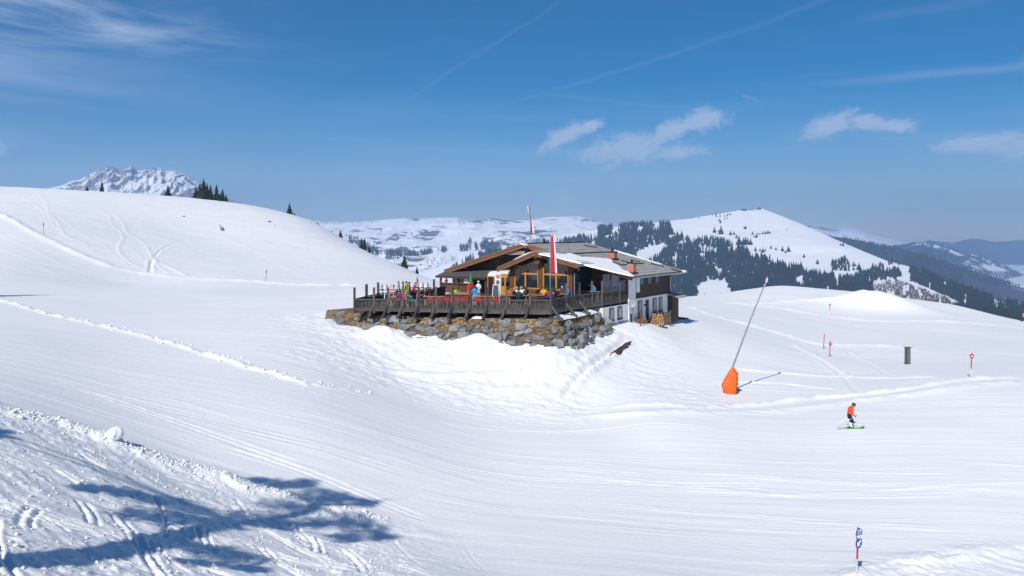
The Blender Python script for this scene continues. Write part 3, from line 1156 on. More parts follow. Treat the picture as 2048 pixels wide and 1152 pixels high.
# single spruces one can tell apart on the far snow
def spruce_meshes(name, seed, tiers, per, width, height=1.0, sparse=0.0):
    """crown of many drooping branch sprays on a unit-high tree, plus its trunk"""
    rg = random.Random(seed)
    V, Fc = [], []
    for t in range(tiers):
        h = 0.07 + 0.90 * (t / (tiers - 1)) ** 0.92
        reach = width * (1 - h) ** 0.85 * rg.uniform(0.8, 1.15) + 0.012
        a0 = rg.uniform(0, 6.28)
        for k in range(per):
            if rg.random() < sparse:
                continue
            a = a0 + 6.283 * k / per + rg.uniform(-0.3, 0.3)
            L = reach * rg.uniform(0.62, 1.18)
            dz = -L * rg.uniform(0.25, 0.62)
            wd = L * rg.uniform(0.28, 0.45) + 0.006
            ca, sa = math.cos(a), math.sin(a)
            b = len(V)
            hz = h + rg.uniform(-0.012, 0.012)
            V += [(0, 0, hz + 0.02),
                  (ca * L * 0.55 - sa * wd, sa * L * 0.55 + ca * wd, hz + dz * 0.55 - wd * 0.3),
                  (ca * L, sa * L, hz + dz * 0.9),
                  (ca * L * 0.55 + sa * wd, sa * L * 0.55 - ca * wd, hz + dz * 0.55 - wd * 0.3),
                  (ca * L * 0.5, sa * L * 0.5, hz + dz * 0.4 + 0.012),
                  (ca * L * 0.6, sa * L * 0.6, hz + dz * 0.75 - wd * 0.7)]
            Fc += [(b, b + 1, b + 4), (b + 1, b + 2, b + 4), (b + 2, b + 3, b + 4), (b + 3, b, b + 4), (b + 1, b + 5, b + 2), (b + 2, b + 5, b + 3)]
    V += [(0.014, 0, 0.80), (-0.010, 0.013, 0.80), (-0.010, -0.013, 0.80), (0, 0, 1.02)]
    n = len(V)
    Fc += [(n - 4, n - 3, n - 1), (n - 3, n - 2, n - 1), (n - 2, n - 4, n - 1)]
    return mesh_np(name, np.array(V) * [1, 1, height], np.array(Fc), NEEDLE, False)


FAR_SPRUCE = [spruce_meshes('lone_spruce', 90 + i, 13, 9, 0.26) for i in range(3)]
LONE = [(1440, 434, 9), (1433, 434, 7), (1450, 433, 8), (1455, 432, 8), (1456, 429, 7), (1461, 430, 8), (1441, 446, 12), (1438, 442, 9), (1449, 439, 7), (1454, 437, 7), (1491, 458, 12), (1488, 457, 8),
        (1505, 469, 11), (1513, 475, 13), (1508, 474, 7), (1516, 469, 8), (1520, 470, 6), (1526, 468, 10), (1531, 468, 10), (1535, 467, 9), (1537, 466, 8), (1540, 467, 8),
        (1461, 470, 14), (1468, 469, 11), (1473, 476, 12), (1478, 489, 26), (1477, 495, 10), (1491, 487, 20), (1487, 490, 22), (1495, 489, 20), (1501, 489, 18), (1442, 468, 26), (1429, 465, 18),
        (1511, 502, 12), (1520, 502, 8), (1526, 505, 14), (1531, 502, 8), (1542, 497, 10), (1552, 500, 9), (1565, 502, 14), (1577, 503, 16), (1571, 506, 9), (1608, 515, 11), (1635, 528, 13), (1602, 536, 17),
        (1707, 540, 10), (1718, 540, 18), (1721, 545, 14), (1707, 532, 12), (1711, 532, 7), (1746, 540, 18), (1686, 492, 11), (1681, 491, 8), (1574, 459, 6), (1398, 437, 6), (1425, 431, 6), (1432, 430, 9), (1440, 428, 5), (1618, 453, 5), (1384, 437, 6)]
for i, (u, v, h) in enumerate(LONE):
    p = MT_FOREST.at(u, v)
    o = obj('lone_spruce', FAR_SPRUCE[i % 3], None, (p.x, p.y, p.z - 0.3), (0, 0, i * 1.7), (h * 1.65,) * 2 + (h * 1.08,))
    tag(o, 'small dark spruce standing singly on the open snow below the bald summit', 'tree', 'single spruces on the far snow slope')

# small summit buildings of the lift on the bald hill
for (u, v, w, h, lab, nm) in [(1487, 420, 17, 5, 'long low lift station on the shoulder of the far white summit', 'summit_station'), (1518, 418, 14, 8, 'dark pointed hut at the very top of the far white summit', 'summit_hut')]:
    p = MT_FOREST.at(u, v + 1)
    b = MB()
    if nm == 'summit_hut':
        b.prism([(-w / 2, -3), (w / 2, -3), (w / 2, h * 0.35), (0, h), (-w / 2, h * 0.2)], 'y', -5, 5)
    else:
        b.box(-w / 2, w / 2, -4, 4, -3, h * 0.7)
        b.box(-w / 2 - 1, w / 2 + 1, -5, 5, h * 0.7, h)
    o = b.build(nm, mat('summit_building', (0.10, 0.095, 0.09), 0.8, 0.3, 0.5), None, loc=(p.x, p.y - 3, p.z))
    tag(o, lab, 'building')

# ------------------------------------------------------------------ the hut
world.cycles.sampling_method = 'MANUAL'
world.cycles.sample_map_resolution = 512

W_DARK = mat('dark_stained_timber', (0.062, 0.034, 0.020), 0.75, 0.4, 3.0, (1.2, 1.2, 6), 0.4)
W_WARM = mat('warm_timber_cladding', (0.125, 0.053, 0.021), 0.65, 0.4, 3.0, (6, 6, 0.7), 0.35)
W_FASCIA = mat('brown_fascia_board', (0.215, 0.10, 0.047), 0.6, 0.25, 2.0, (0.6, 6, 6), 0.25)
W_POST = mat('red_brown_post', (0.15, 0.062, 0.028), 0.6, 0.3, 3.0, (6, 6, 0.7), 0.3)
W_ORANGE = mat('honey_lacquered_frame', (0.58, 0.25, 0.035), 0.4, 0.15, 4.0, (4, 4, 1), 0.1, spec=0.5)
W_GREY = mat('weathered_grey_timber', (0.100, 0.087, 0.075), 0.85, 0.65, 3.5, (5, 5, 0.8), 0.5)
W_GREYD = mat('dark_weathered_timber', (0.052, 0.045, 0.040), 0.85, 0.55, 3.5, (5, 5, 0.8), 0.5)
W_PALE = mat('pale_weathered_sign_board', (0.33, 0.29, 0.24), 0.8, 0.3, 3, (0.7, 5, 5), 0.4)
PLASTER = mat('white_plaster', (0.78, 0.79, 0.80), 0.85, 0.05, 2.0, bump=0.2, dist=0.01)
PLINTH = mat('grey_plinth_render', (0.30, 0.29, 0.29), 0.9, 0.15, 3.0, bump=0.3)
SHINGLE = mat('grey_wood_shingle', (0.36, 0.345, 0.32), 0.85, 0.35, 1.6, (1.0, 3.0, 1.0), 0.5)
SHEET = mat('dark_sheet_metal', (0.035, 0.036, 0.04), 0.45, 0.3, 3.0, bump=0.05, metal=0.6)
ZINC = mat('zinc_gutter', (0.42, 0.44, 0.46), 0.4, 0.2, 4.0, bump=0.05, metal=0.7)
BRICK_M = mat('chimney_brick', (0.52, 0.20, 0.12), 0.85, 0.3, 9.0, bump=0.4)
TEAL = mat('teal_painted_frame', (0.030, 0.085, 0.085), 0.5, 0.2, 3.0)
WHITE_P = mat('white_painted_sheet', (0.78, 0.80, 0.82), 0.5, 0.06, 3.0)
RED_P = mat('red_paint', (0.52, 0.018, 0.022), 0.45, 0.15, 3.0, bump=0.05)
BLACK = mat('black_rubber_and_shade', (0.015, 0.015, 0.016), 0.6, 0.3, 5.0)  # rubber and other black parts; also painted shade inside openings
STEEL = mat('grey_steel', (0.32, 0.33, 0.34), 0.42, 0.2, 4.0, metal=0.7, bump=0.05)


def glass_mat(name, col=(0.02, 0.025, 0.032), rough=0.03):
    if name in MATS:
        return MATS[name]
    m, nt, N, L, b = new_mat(name)
    tc = N.new('ShaderNodeTexCoord')
    n = N.new('ShaderNodeTexNoise')
    n.inputs['Scale'].default_value = 1.3
    L.new(tc.outputs['Object'], n.inputs['Vector'])
    bp = N.new('ShaderNodeBump')
    bp.inputs['Strength'].default_value = 0.04
    bp.inputs['Distance'].default_value = 0.05
    L.new(n.outputs['Fac'], bp.inputs['Height'])
    L.new(bp.outputs[0], b.inputs['Normal'])
    b.inputs['Base Color'].default_value = (*col, 1)
    b.inputs['Roughness'].default_value = rough
    b.inputs['Specular IOR Level'].default_value = 0.9
    MATS[name] = m
    return m


GLASS = glass_mat('window_glass')


def clear_glass():
    m = D.materials.new('clear_wind_screen')
    m.use_nodes = True
    nt = m.node_tree
    N, L = nt.nodes, nt.links
    N.clear()
    out = N.new('ShaderNodeOutputMaterial')
    tr = N.new('ShaderNodeBsdfTransparent')
    tr.inputs[0].default_value = (0.72, 0.76, 0.80, 1)
    gl = N.new('ShaderNodeBsdfGlossy')
    gl.inputs['Roughness'].default_value = 0.04
    mx = N.new('ShaderNodeMixShader')
    mx.inputs[0].default_value = 0.10
    L.new(tr.outputs[0], mx.inputs[1])
    L.new(gl.outputs[0], mx.inputs[2])
    L.new(mx.outputs[0], out.inputs[0])
    return m


CLEAR = clear_glass()

HO = Vector((1.23, 82.0, 0.0))
HA = R(-33)
ax = Vector((math.cos(HA), math.sin(HA), 0))
bx = Vector((-math.sin(HA), math.cos(HA), 0))


def hw(s, t, z=0.0):
    """hut coordinates to world"""
    p = HO + ax * s + bx * t
    return Vector((p.x, p.y, z))


def hs(u, t):
    k = (u - 1024) / F
    return (k * (HO.y + bx.y * t) - HO.x - bx.x * t) / (ax.x - k * ax.y)


def ht(u, s):
    k = (u - 1024) / F
    return (k * (HO.y + ax.y * s) - HO.x - ax.x * s) / (bx.x - k * bx.y)


def hz(v, s, t):
    return (HV - v) / F * hw(s, t).y


def roof_hit(u, v, s0, z0, slope):
    """hut coordinates where the ray through a pixel meets the roof plane z = z0 + slope (s - s0)"""
    dv = Vector(((u - 1024) / F, 1.0, (HV - v) / F))
    o = -HO
    os_, ot = o.dot(ax), o.dot(bx)
    ds, dt = dv.dot(ax), dv.dot(bx)
    # oz + k dz = z0 + slope*(os + k ds - s0)
    k = (z0 + slope * (os_ - s0)) / (dv.z - slope * ds)
    return os_ + k * ds, ot + k * dt


ZR = -1.08
SL_R, SL_L = -3.02 / 12.07, 3.02 / 10.28
SR, SLF, TB = 12.07, -10.28, 13.3

hut = empty('mountain_hut', HO, HA)
tag(hut, 'timber mountain hut with white ground floor and shallow grey shingle roof above the stone wall', 'building')


def hp(name, mb, m, **k):
    return mb.build(name, m, k.pop('parent', hut), **k)


# walls
def roof_under(s):
    return (ZR + SL_R * s if s > 0 else ZR + SL_L * s) - 0.34


WL, WR, WF, WB = -8.9, 10.8, 1.5, 12.4
g = MB().prism([(WL, -6.9), (WR, -6.9), (WR, roof_under(WR)), (0, roof_under(0)), (WL, roof_under(WL))], 'y', WF, WB)
wall = hp('timber_wall', g, W_DARK)
# horizontal cladding boards on the right-hand gable side
for k in range(11):
    z0 = -6.40 + k * 0.225
    if z0 > -4.05:
        break
    hp('cladding_board', MB().box(WR + 0.003, WR + 0.03 + 0.012 * (k % 2), 3.45, WB - 0.02, z0, z0 + 0.21), W_DARK)
# vertical boards of the upper gable
kb = 0
sb = -4.6
while sb < 5.5:
    zt = roof_under(sb + 0.12) - 0.18
    zb = -3.0 if sb > -0.5 else -3.55
    if -4.2 < sb < -1.6:
        zb = -2.35
    hp('gable_board', MB().box(sb, sb + 0.26, WF - 0.03 - 0.014 * (kb % 2), WF - 0.003, zb, zt), W_WARM)
    sb += 0.275
    kb += 1
hp('white_wall', MB().box(WL, WR + 0.02, WF + 0.25, WB + 0.02, -10.5, -6.43), PLASTER)
hp('white_wall', MB().box(3.5, WR + 0.02, -3.72, WF + 0.25, -10.5, -6.86), PLASTER)
hp('plinth', MB().box(3.45, WR + 0.055, -3.75, 1.9, -10.6, -8.42), PLINTH)
hp('corner_pier', MB().box(9.7, WR + 0.09, 1.8, 3.4, -10.4, -4.45), PLASTER, bevel=0.02)
hp('sill_beam', MB().box(WR - 0.02, WR + 0.08, 3.42, WB, -6.5, -6.38), W_DARK)

# main roof: two slabs, fascia boards, shingle courses
hp('roof', MB().prism([(0, ZR), (SR, ZR + SL_R * SR), (SR, ZR + SL_R * SR - 0.22), (0, ZR - 0.24)], 'y', 0.06, TB), W_FASCIA)
hp('roof', MB().prism([(-0.003, ZR - 0.002), (SLF, ZR + SL_L * SLF), (SLF, ZR + SL_L * SLF - 0.22), (-0.003, ZR - 0.24)], 'y', 0.06, TB), W_FASCIA)


def rake(s0, z0, s1, z1, t, h=0.46, th=0.09, name='fascia_board'):
    b = MB().prism([(s0, z0 + 0.05), (s1, z1 + 0.05), (s1, z1 + 0.05 - h), (s0, z0 + 0.05 - h)], 'y', t - th, t)
    hp(name, b, W_FASCIA)
    b = MB().prism([(s0, z0 + 0.10), (s1, z1 + 0.10), (s1, z1 - 0.10), (s0, z0 - 0.10)], 'y', t - th - 0.05, t - th + 0.001)
    hp(name, b, W_FASCIA)


rake(0, ZR, SR, ZR + SL_R * SR, 0.055)
rake(0, ZR, SLF, ZR + SL_L * SLF, 0.055)


def courses(s0, z0, s1, z1, t0, t1, n, seed, parent=hut):
    rg = random.Random(seed)
    b = MB()
    L = math.hypot(s1 - s0, z1 - z0)
    nx, nz = -(z1 - z0) / L, (s1 - s0) / L
    if nz < 0:
        nx, nz = -nx, -nz
    for i in range(n):
        a0, a1 = i / n, (i + 1.12) / n
        a1 = min(a1, 1.004)
        t = t0
        while t < t1 - 0.02:
            w = rg.uniform(0.35, 0.75)
            te = min(t + w, t1)
            up0 = 0.012 + rg.uniform(0, 0.006)
            up1 = 0.050 + rg.uniform(-0.008, 0.018)
            e = rg.uniform(-0.02, 0.02) / L
            pa = (s0 + (s1 - s0) * a0, z0 + (z1 - z0) * a0)
            pb = (s0 + (s1 - s0) * (a1 + e), z0 + (z1 - z0) * (a1 + e))
            top = [(pa[0] + nx * up0, t, pa[1] + nz * up0), (pa[0] + nx * up0, te - 0.012, pa[1] + nz * up0),
                   (pb[0] + nx * up1, te - 0.012, pb[1] + nz * up1), (pb[0] + nx * up1, t, pb[1] + nz * up1)]
            bot = [(pb[0], t, pb[1]), (pb[0], te - 0.012, pb[1])]
            b.add(top + bot, [(0, 1, 2, 3), (3, 2, 5, 4), (0, 3, 4), (1, 5, 2)])
            t = te
    o = b.build('shingles', SHINGLE, parent)
    o['kind'] = 'stuff'
    return o


courses(0.05, ZR - 0.012, SR, ZR + SL_R * SR, 0.06, TB, 17, 1)
courses(-0.05, ZR - 0.012, SLF, ZR + SL_L * SLF, 0.06, TB, 15, 2)
hp('ridge_cap', MB().prism([(-0.30, ZR - 0.02), (0, ZR + 0.10), (0.30, ZR - 0.02), (0.30, ZR - 0.06), (-0.30, ZR - 0.06)], 'y', 0.0, 12.9), SHEET)
# dark seams and snow guards across the right slope
for sx, ta, tb in [(4.4, 0.1, 12.6), (8.9, 0.1, 9.8)]:
    hp('snow_guard', MB().box(sx - 0.04, sx + 0.04, ta, tb, ZR + SL_R * sx + 0.03, ZR + SL_R * sx + 0.15), SHEET)
for (ua, va, ub, vb) in [(1164, 514, 1190, 520), (1168, 492, 1194, 496), (1242, 522, 1262, 527), (1262, 521, 1280, 525), (1223, 525, 1240, 529), (1302, 528, 1328, 535), (1342, 539, 1366, 546)]:
    p, q = roof_hit(ua, va, 0, ZR, SL_R), roof_hit(ub, vb, 0, ZR, SL_R)
    hp('snow_guard', MB().bar((p[0], p[1], ZR + SL_R * p[0] + 0.09), (q[0], q[1], ZR + SL_R * q[0] + 0.09), 0.32, 0.05), SHEET)
hp('gutter', MB().tube([(SR + 0.07, 0.0, ZR + SL_R * SR - 0.16), (SR + 0.07, TB + 0.05, ZR + SL_R * SR - 0.16)], 0.085, 8), ZINC)
hp('gutter', MB().tube([(SLF - 0.07, 0.0, ZR + SL_L * SLF - 0.16), (SLF - 0.07, TB, ZR + SL_L * SLF - 0.16)], 0.085, 8), ZINC)
# rear downpipe
zz = ZR + SL_R * SR - 0.2
hp('downpipe', MB().tube([(SR + 0.05, WB + 0.3, zz), (WR + 0.35, WB - 0.1, zz - 0.30), (WR + 0.16, WB - 0.15, zz - 0.45), (WR + 0.16, WB - 0.15, -6.2), (WR + 0.4, WB - 0.3, -6.6)], 0.055, 7), ZINC)

# glazed front room with its own gable
GS, GZ = 3.33, -1.86
GLs, GLz = -0.95, -3.50
GRs, GRz = 8.09, -2.98
T0 = -3.5
hp('porch_roof', MB().prism([(GS, GZ), (GLs, GLz), (GLs, GLz - 0.2), (GS, GZ - 0.24)], 'y', T0 + 0.06, WF), W_FASCIA)
hp('porch_roof', MB().prism([(GS + 0.003, GZ - 0.001), (GRs, GRz), (GRs, GRz - 0.2), (GS + 0.003, GZ - 0.24)], 'y', T0 + 0.06, 0.02), W_FASCIA)
rake(GS, GZ, GLs, GLz, T0 + 0.055, 0.44)
rake(GS, GZ, GRs, GRz, T0 + 0.055, 0.40)
courses(GS - 0.02, GZ - 0.008, GLs, GLz, T0 + 0.06, 0.9, 8, 3)
courses(GS + 0.02, GZ - 0.008, GRs, GRz, T0 + 0.06, 0.0, 8, 4)
PF = -2.3
posts = [(-0.10, 0.34), (3.18, 3.64), (6.55, 7.0)]


def porch_z(s):
    return (GZ + (s - GS) * (GZ - GLz) / (GS - GLs) if s < GS else GZ + (s - GS) * (GRz - GZ) / (GRs - GS)) - 0.26


for (a, b) in posts:
    hp('post', MB().box(a, b, PF - 0.22, PF + 0.22, -6.42, porch_z((a + b) / 2) + 0.04), W_POST, bevel=0.02)
hp('bracket', MB().prism([(3.0, -2.55), (3.82, -2.55), (3.64, -3.0), (3.18, -3.0)], 'y', PF - 0.8, PF - 0.2), W_POST)
hp('purlin', MB().box(3.22, 3.58, T0 + 0.1, PF, -2.45, -2.12), W_POST)
hp('purlin', MB().box(-0.1, 0.22, T0 + 0.1, PF, -3.52, -3.25), W_POST)
hp('purlin', MB().box(6.6, 6.95, T0 + 0.1, PF, -3.15, -2.85), W_POST)
ZS, ZTR, ZTP = -5.45, -4.02, -3.38
for i, (a, b) in enumerate([(0.34, 3.18), (3.64, 6.55)]):
    mid = a + (0.46 if i == 0 else 0.52) * (b - a)
    fr = MB()
    fr.box(a, b, PF - 0.07, PF + 0.07, ZTP - 0.02, ZTP + 0.16)
    fr.box(a, b, PF - 0.07, PF + 0.07, ZTR - 0.08, ZTR + 0.08)
    fr.box(a, b, PF - 0.07, PF + 0.07, ZS - 0.08, ZS + 0.06)
    for c in (a + 0.07, mid, b - 0.07):
        fr.box(c - 0.08, c + 0.08, PF - 0.075, PF + 0.075, ZS - 0.08, ZTP + 0.15)
    w = hp('window', fr, W_ORANGE)
    for (x0, x1) in ((a + 0.14, mid - 0.07), (mid + 0.07, b - 0.14)):
        for (z0, z1) in ((ZS + 0.05, ZTR - 0.07), (ZTR + 0.07, ZTP - 0.01)):
            hp('pane', MB().box(x0 - 0.02, x1 + 0.02, PF - 0.012, PF + 0.012, z0 - 0.02, z1 + 0.02), GLASS, parent=w)
    # gable light above
    zl, zr = porch_z(a + 0.05), porch_z(b - 0.05)
    hp('gable_pane', MB().prism([(a, ZTP + 0.16), (b, ZTP + 0.16), (b, max(zr, ZTP + 0.17)), (a, max(zl, ZTP + 0.17))], 'y', PF - 0.012, PF + 0.012), GLASS)
    hp('panel', MB().box(a, b, PF - 0.05, PF + 0.05, -6.45, ZS - 0.08), W_POST)
hp('side_wall', MB().box(-0.08, 0.06, PF + 0.22, WF, -6.45, -3.3), W_WARM)
hp('side_wall', MB().box(6.85, 7.0, PF + 0.22, WF, -6.45, -5.5), W_WARM)
hp('side_pane', MB().box(6.90, 6.95, PF + 0.22, WF, -5.5, -3.3), GLASS)
zr = porch_z(7.3)
hp('downpipe', MB().tube([(GRs + 0.05, T0 + 0.3, GRz - 0.22), (GRs + 0.02, T0 + 0.25, GRz - 0.45), (7.25, PF - 0.25, GRz - 0.85), (7.25, PF - 0.25, -6.4)], 0.055, 7), ZINC)
hp('gutter', MB().tube([(GRs + 0.06, T0 - 0.05, GRz - 0.12), (GRs + 0.06, 0.0, GRz - 0.12)], 0.08, 8), ZINC)

# recess to the right of the glazed room
w = hp('window', MB().box(8.15, 10.1, WF - 0.06, WF - 0.002, -5.35, -3.95), W_DARK)
hp('pane', MB().box(8.25, 9.05, WF - 0.075, WF - 0.061, -5.25, -4.05), WHITE_P, parent=w)
hp('pane', MB().box(9.2, 10.0, WF - 0.075, WF - 0.061, -5.25, -4.05), WHITE_P, parent=w)
hp('door', MB().box(7.3, 8.0, WF - 0.06, WF - 0.002, -6.4, -4.2), W_WARM)
hp('side_cladding', MB().box(7.0, 8.1, WF - 0.055, WF - 0.001, -6.4, -3.5), W_WARM)

# windows of the right-hand side
for u in (1282, 1297.5, 1312.5):
    t = ht(u, WR)
    w = hp('window', MB().box(WR + 0.02, WR + 0.09, t - 0.50, t + 0.50, -5.20, -4.28), TEAL, bevel=0.01)
    hp('pane', MB().box(WR + 0.085, WR + 0.10, t - 0.34, t + 0.34, -5.06, -4.40), GLASS, parent=w)
t = ht(1275, WR)
hp('shutter', MB().box(WR + 0.05, WR + 0.10, t - 0.45, t + 0.35, -5.9, -4.5), WHITE_P)


def low_window(u0, u1, z0, z1, m=W_POST):
    ta, tb = ht(u0, WR), ht(u1, WR)
    fr = MB()
    fr.box(WR + 0.022, WR + 0.075, ta, ta + 0.11, z0, z1).box(WR + 0.022, WR + 0.075, tb - 0.11, tb, z0, z1)
    fr.box(WR + 0.022, WR + 0.074, ta + 0.11, tb - 0.11, z0, z0 + 0.1).box(WR + 0.022, WR + 0.074, ta + 0.11, tb - 0.11, z1 - 0.1, z1)
    w = hp('window', fr, m)
    hp('pane', MB().box(WR + 0.021, WR + 0.045, ta + 0.10, tb - 0.10, z0 + 0.09, z1 - 0.09), GLASS, parent=w)
    hp('curtain', MB().box(WR + 0.0455, WR + 0.050, ta + 0.40 * (tb - ta), tb - 0.12, z0 + 0.12, z1 - 0.12), mat('pale_curtain', (0.42, 0.44, 0.45), 0.9), parent=w)
    hp('sill', MB().box(WR + 0.02, WR + 0.17, ta - 0.06, tb + 0.06, z0 - 0.09, z0), SHEET, parent=w)


low_window(1217.5, 1226.5, -8.15, -6.98)
low_window(1234, 1243, -8.13, -6.95)
low_window(1275, 1283.5, -8.6, -6.75)
low_window(1305, 1312, -8.2, -6.75)
low_window(1317, 1323.5, -8.2, -6.75)
ta, tb = ht(1291, WR), ht(1296.5, WR)
dr = hp('door', MB().box(WR + 0.021, WR + 0.07, ta, tb, -8.95, -6.8), W_DARK)
hp('lamp', MB().box(WR + 0.02, WR + 0.3, ta - 0.45, ta - 0.3, -7.35, -7.2), BLACK)

# lean-to shed at the rear corner
sh = MB().box(WR - 0.4, WR + 0.55, WB - 0.6, WB + 1.2, -9.6, -6.75)
hp('shed', sh, W_DARK)
hp('shed_roof', MB().prism([(WR - 0.6, -6.35), (WR + 1.35, -6.82), (WR + 1.35, -6.95), (WR - 0.6, -6.48)], 'y', WB - 0.75, WB + 1.6), SHINGLE)

# white rendered entrance with rounded shoulders
EF = -1.25
e0, e1 = hs(975, EF), -0.13
arc = [(e0, -6.5)]
for k in range(7):
    a = math.pi - k / 6 * math.pi / 2
    arc.append((e0 + 0.55 + 0.55 * math.cos(a), -4.55 + 0.60 * math.sin(a)))
arc += [(e1, -3.9), (e1, -6.5)]
hp('white_entrance', MB().prism(arc, 'y', EF, WF - 0.1), PLASTER)
d0, d1 = hs(1001.5, EF), hs(1020, EF)
dr = hp('door', MB().box(d0, d1, EF - 0.05, EF - 0.003, -6.4, -4.17), W_ORANGE, bevel=0.015)
for q in (0.28, 0.74):
    c = d0 + (d1 - d0) * q
    hp('pane', MB().box(c - 0.17, c + 0.17, EF - 0.062, EF - 0.051, -5.42, -4.58), GLASS, parent=dr)
    hp('door_panel', MB().box(c - 0.2, c + 0.2, EF - 0.066, EF - 0.051, -6.25, -5.6), W_ORANGE, parent=dr)
hp('door_handle', MB().box((d0 + d1) / 2 + 0.06, (d0 + d1) / 2 + 0.1, EF - 0.10, EF - 0.05, -5.55, -5.35), STEEL, parent=dr)
o0, o1 = hs(977, EF), hs(988, EF)
dk = hp('doorway_shade', MB().box(o0, o1, EF - 0.02, EF - 0.002, -6.4, -4.55), BLACK)  # black sheet on the plaster, painted shade of the open entrance
hp('door_frame', MB().box(o0 - 0.1, o0, EF - 0.07, EF - 0.004, -6.4, -4.45).box(o1, o1 + 0.1, EF - 0.07, EF - 0.004, -6.4, -4.45).box(o0, o1, EF - 0.07, EF - 0.004, -4.55, -4.45), W_ORANGE, parent=dk)
p0, p1 = hs(993, EF), hs(999, EF)
sg = hp('red_sign', MB().box(p0, p1, EF - 0.05, EF - 0.003, -4.62, -4.30), RED_P)
hp('sign_lettering', MB().box(p0 + 0.04, p1 - 0.04, EF - 0.056, EF - 0.0505, -4.44, -4.39).box(p0 + 0.1, p1 - 0.1, EF - 0.056, EF - 0.0505, -4.54, -4.50), WHITE_P, parent=sg)
c = (hs(991.5, EF) + hs(1000, EF)) / 2
hp('emblem', MB().prism([(c - 0.22, -4.95), (c - 0.1, -4.88), (c, -4.80), (c + 0.1, -4.88), (c + 0.22, -4.95), (c + 0.17, -5.28), (c - 0.17, -5.28)], 'y', EF - 0.03, EF - 0.003), mat('grey_emblem', (0.16, 0.15, 0.15), 0.7, 0.4, 9))

# canopy and serving hatch on the left
CZ = -4.62
hp('canopy', MB().prism([(-1.45, CZ), (WF - 0.03, CZ + 0.72), (WF - 0.03, CZ + 0.60), (-1.45, CZ - 0.13)], 'x', SLF - 0.1, e0 - 0.05), mat('dark_shingle', (0.085, 0.08, 0.08), 0.8, 0.35, 2, (3, 1, 1), 0.5))
hp('canopy_fascia', MB().box(SLF - 0.1, e0 - 0.06, -1.50, -1.455, CZ - 0.20, CZ + 0.03), W_DARK)
for s in (SLF + 0.4, -7.6, -5.6, e0 - 0.25):
    hp('post', MB().box(s - 0.09, s + 0.09, -1.25, -1.07, -6.45, CZ - 0.12), W_WARM)
hp('counter', MB().box(SLF + 0.5, -5.7, -1.15, -0.9, -6.4, -5.42), W_WARM)
hp('counter_top', MB().box(SLF + 0.35, -5.6, -1.32, -0.82, -5.42, -5.36), W_WARM)
hp('hatch_backboard', MB().box(SLF + 0.5, -8.6, 1.0, 1.06, -5.36, -4.25), WHITE_P)
for s in (-9.2, -8.3, -7.0):
    hp('hatch_mullion', MB().box(s - 0.06, s + 0.06, -1.1, -1.0, -5.36, CZ - 0.1), W_WARM)
hp('pane', MB().box(-8.24, -7.06, -1.07, -1.05, -5.34, CZ - 0.12), GLASS)
hp('menu_board', MB().box(-6.85, -6.25, -1.1, -1.04, -5.3, CZ - 0.15), WHITE_P)
hp('cladding', MB().box(-5.6, e0, WF - 0.3, WF - 0.05, -6.4, -4.3), W_WARM)
hp('gable_beam', MB().box(WL, 5.0, WF - 0.12, WF - 0.02, -3.75, -3.5), W_DARK)
hp('gable_recess_shade', MB().box(-4.2, -1.7, WF - 0.02, WF - 0.001, -3.5, -2.38), BLACK)  # flat black sheet painting the shade of the open gable recess
hp('gable_beam', MB().box(-4.35, -4.2, WF - 0.09, WF - 0.015, -3.5, -2.38), W_WARM)
for s in (-9.6, -6.3, -3.0):
    hp('purlin', MB().box(s - 0.13, s + 0.13, 0.1, WF + 0.1, roof_under(s) - 0.16, roof_under(s) + 0.11), W_DARK)
hp('purlin', MB().box(-0.15, 0.15, 0.1, WF + 0.1, roof_under(0) - 0.22, roof_under(0) + 0.05), W_DARK)
s0, s1 = hs(1013, 0.2), hs(1048.5, 0.2)
bd = hp('name_board', MB().prism([(s0, -2.28), (s1, -2.22), (s1 + 0.05, -1.86), (s0 + 0.1, -1.92)], 'y', 0.2, 0.28), W_PALE)
rg = random.Random(3)
lt = MB()
x = s0 + 0.22
while x < s1 - 0.2:
    w_ = rg.uniform(0.035, 0.06)
    lt.box(x, x + 0.025, 0.188, 0.1995, -2.16, -1.99)
    if rg.random() < 0.7:
        lt.box(x + 0.026, x + w_, 0.188, 0.1995, -2.16 + rg.choice([0, 0.07, 0.14]), -2.13 + rg.choice([0.0, 0.07, 0.13]))
    x += w_ + rg.uniform(0.05, 0.09)
lo = hp('carved_lettering', lt, W_DARK, parent=bd)

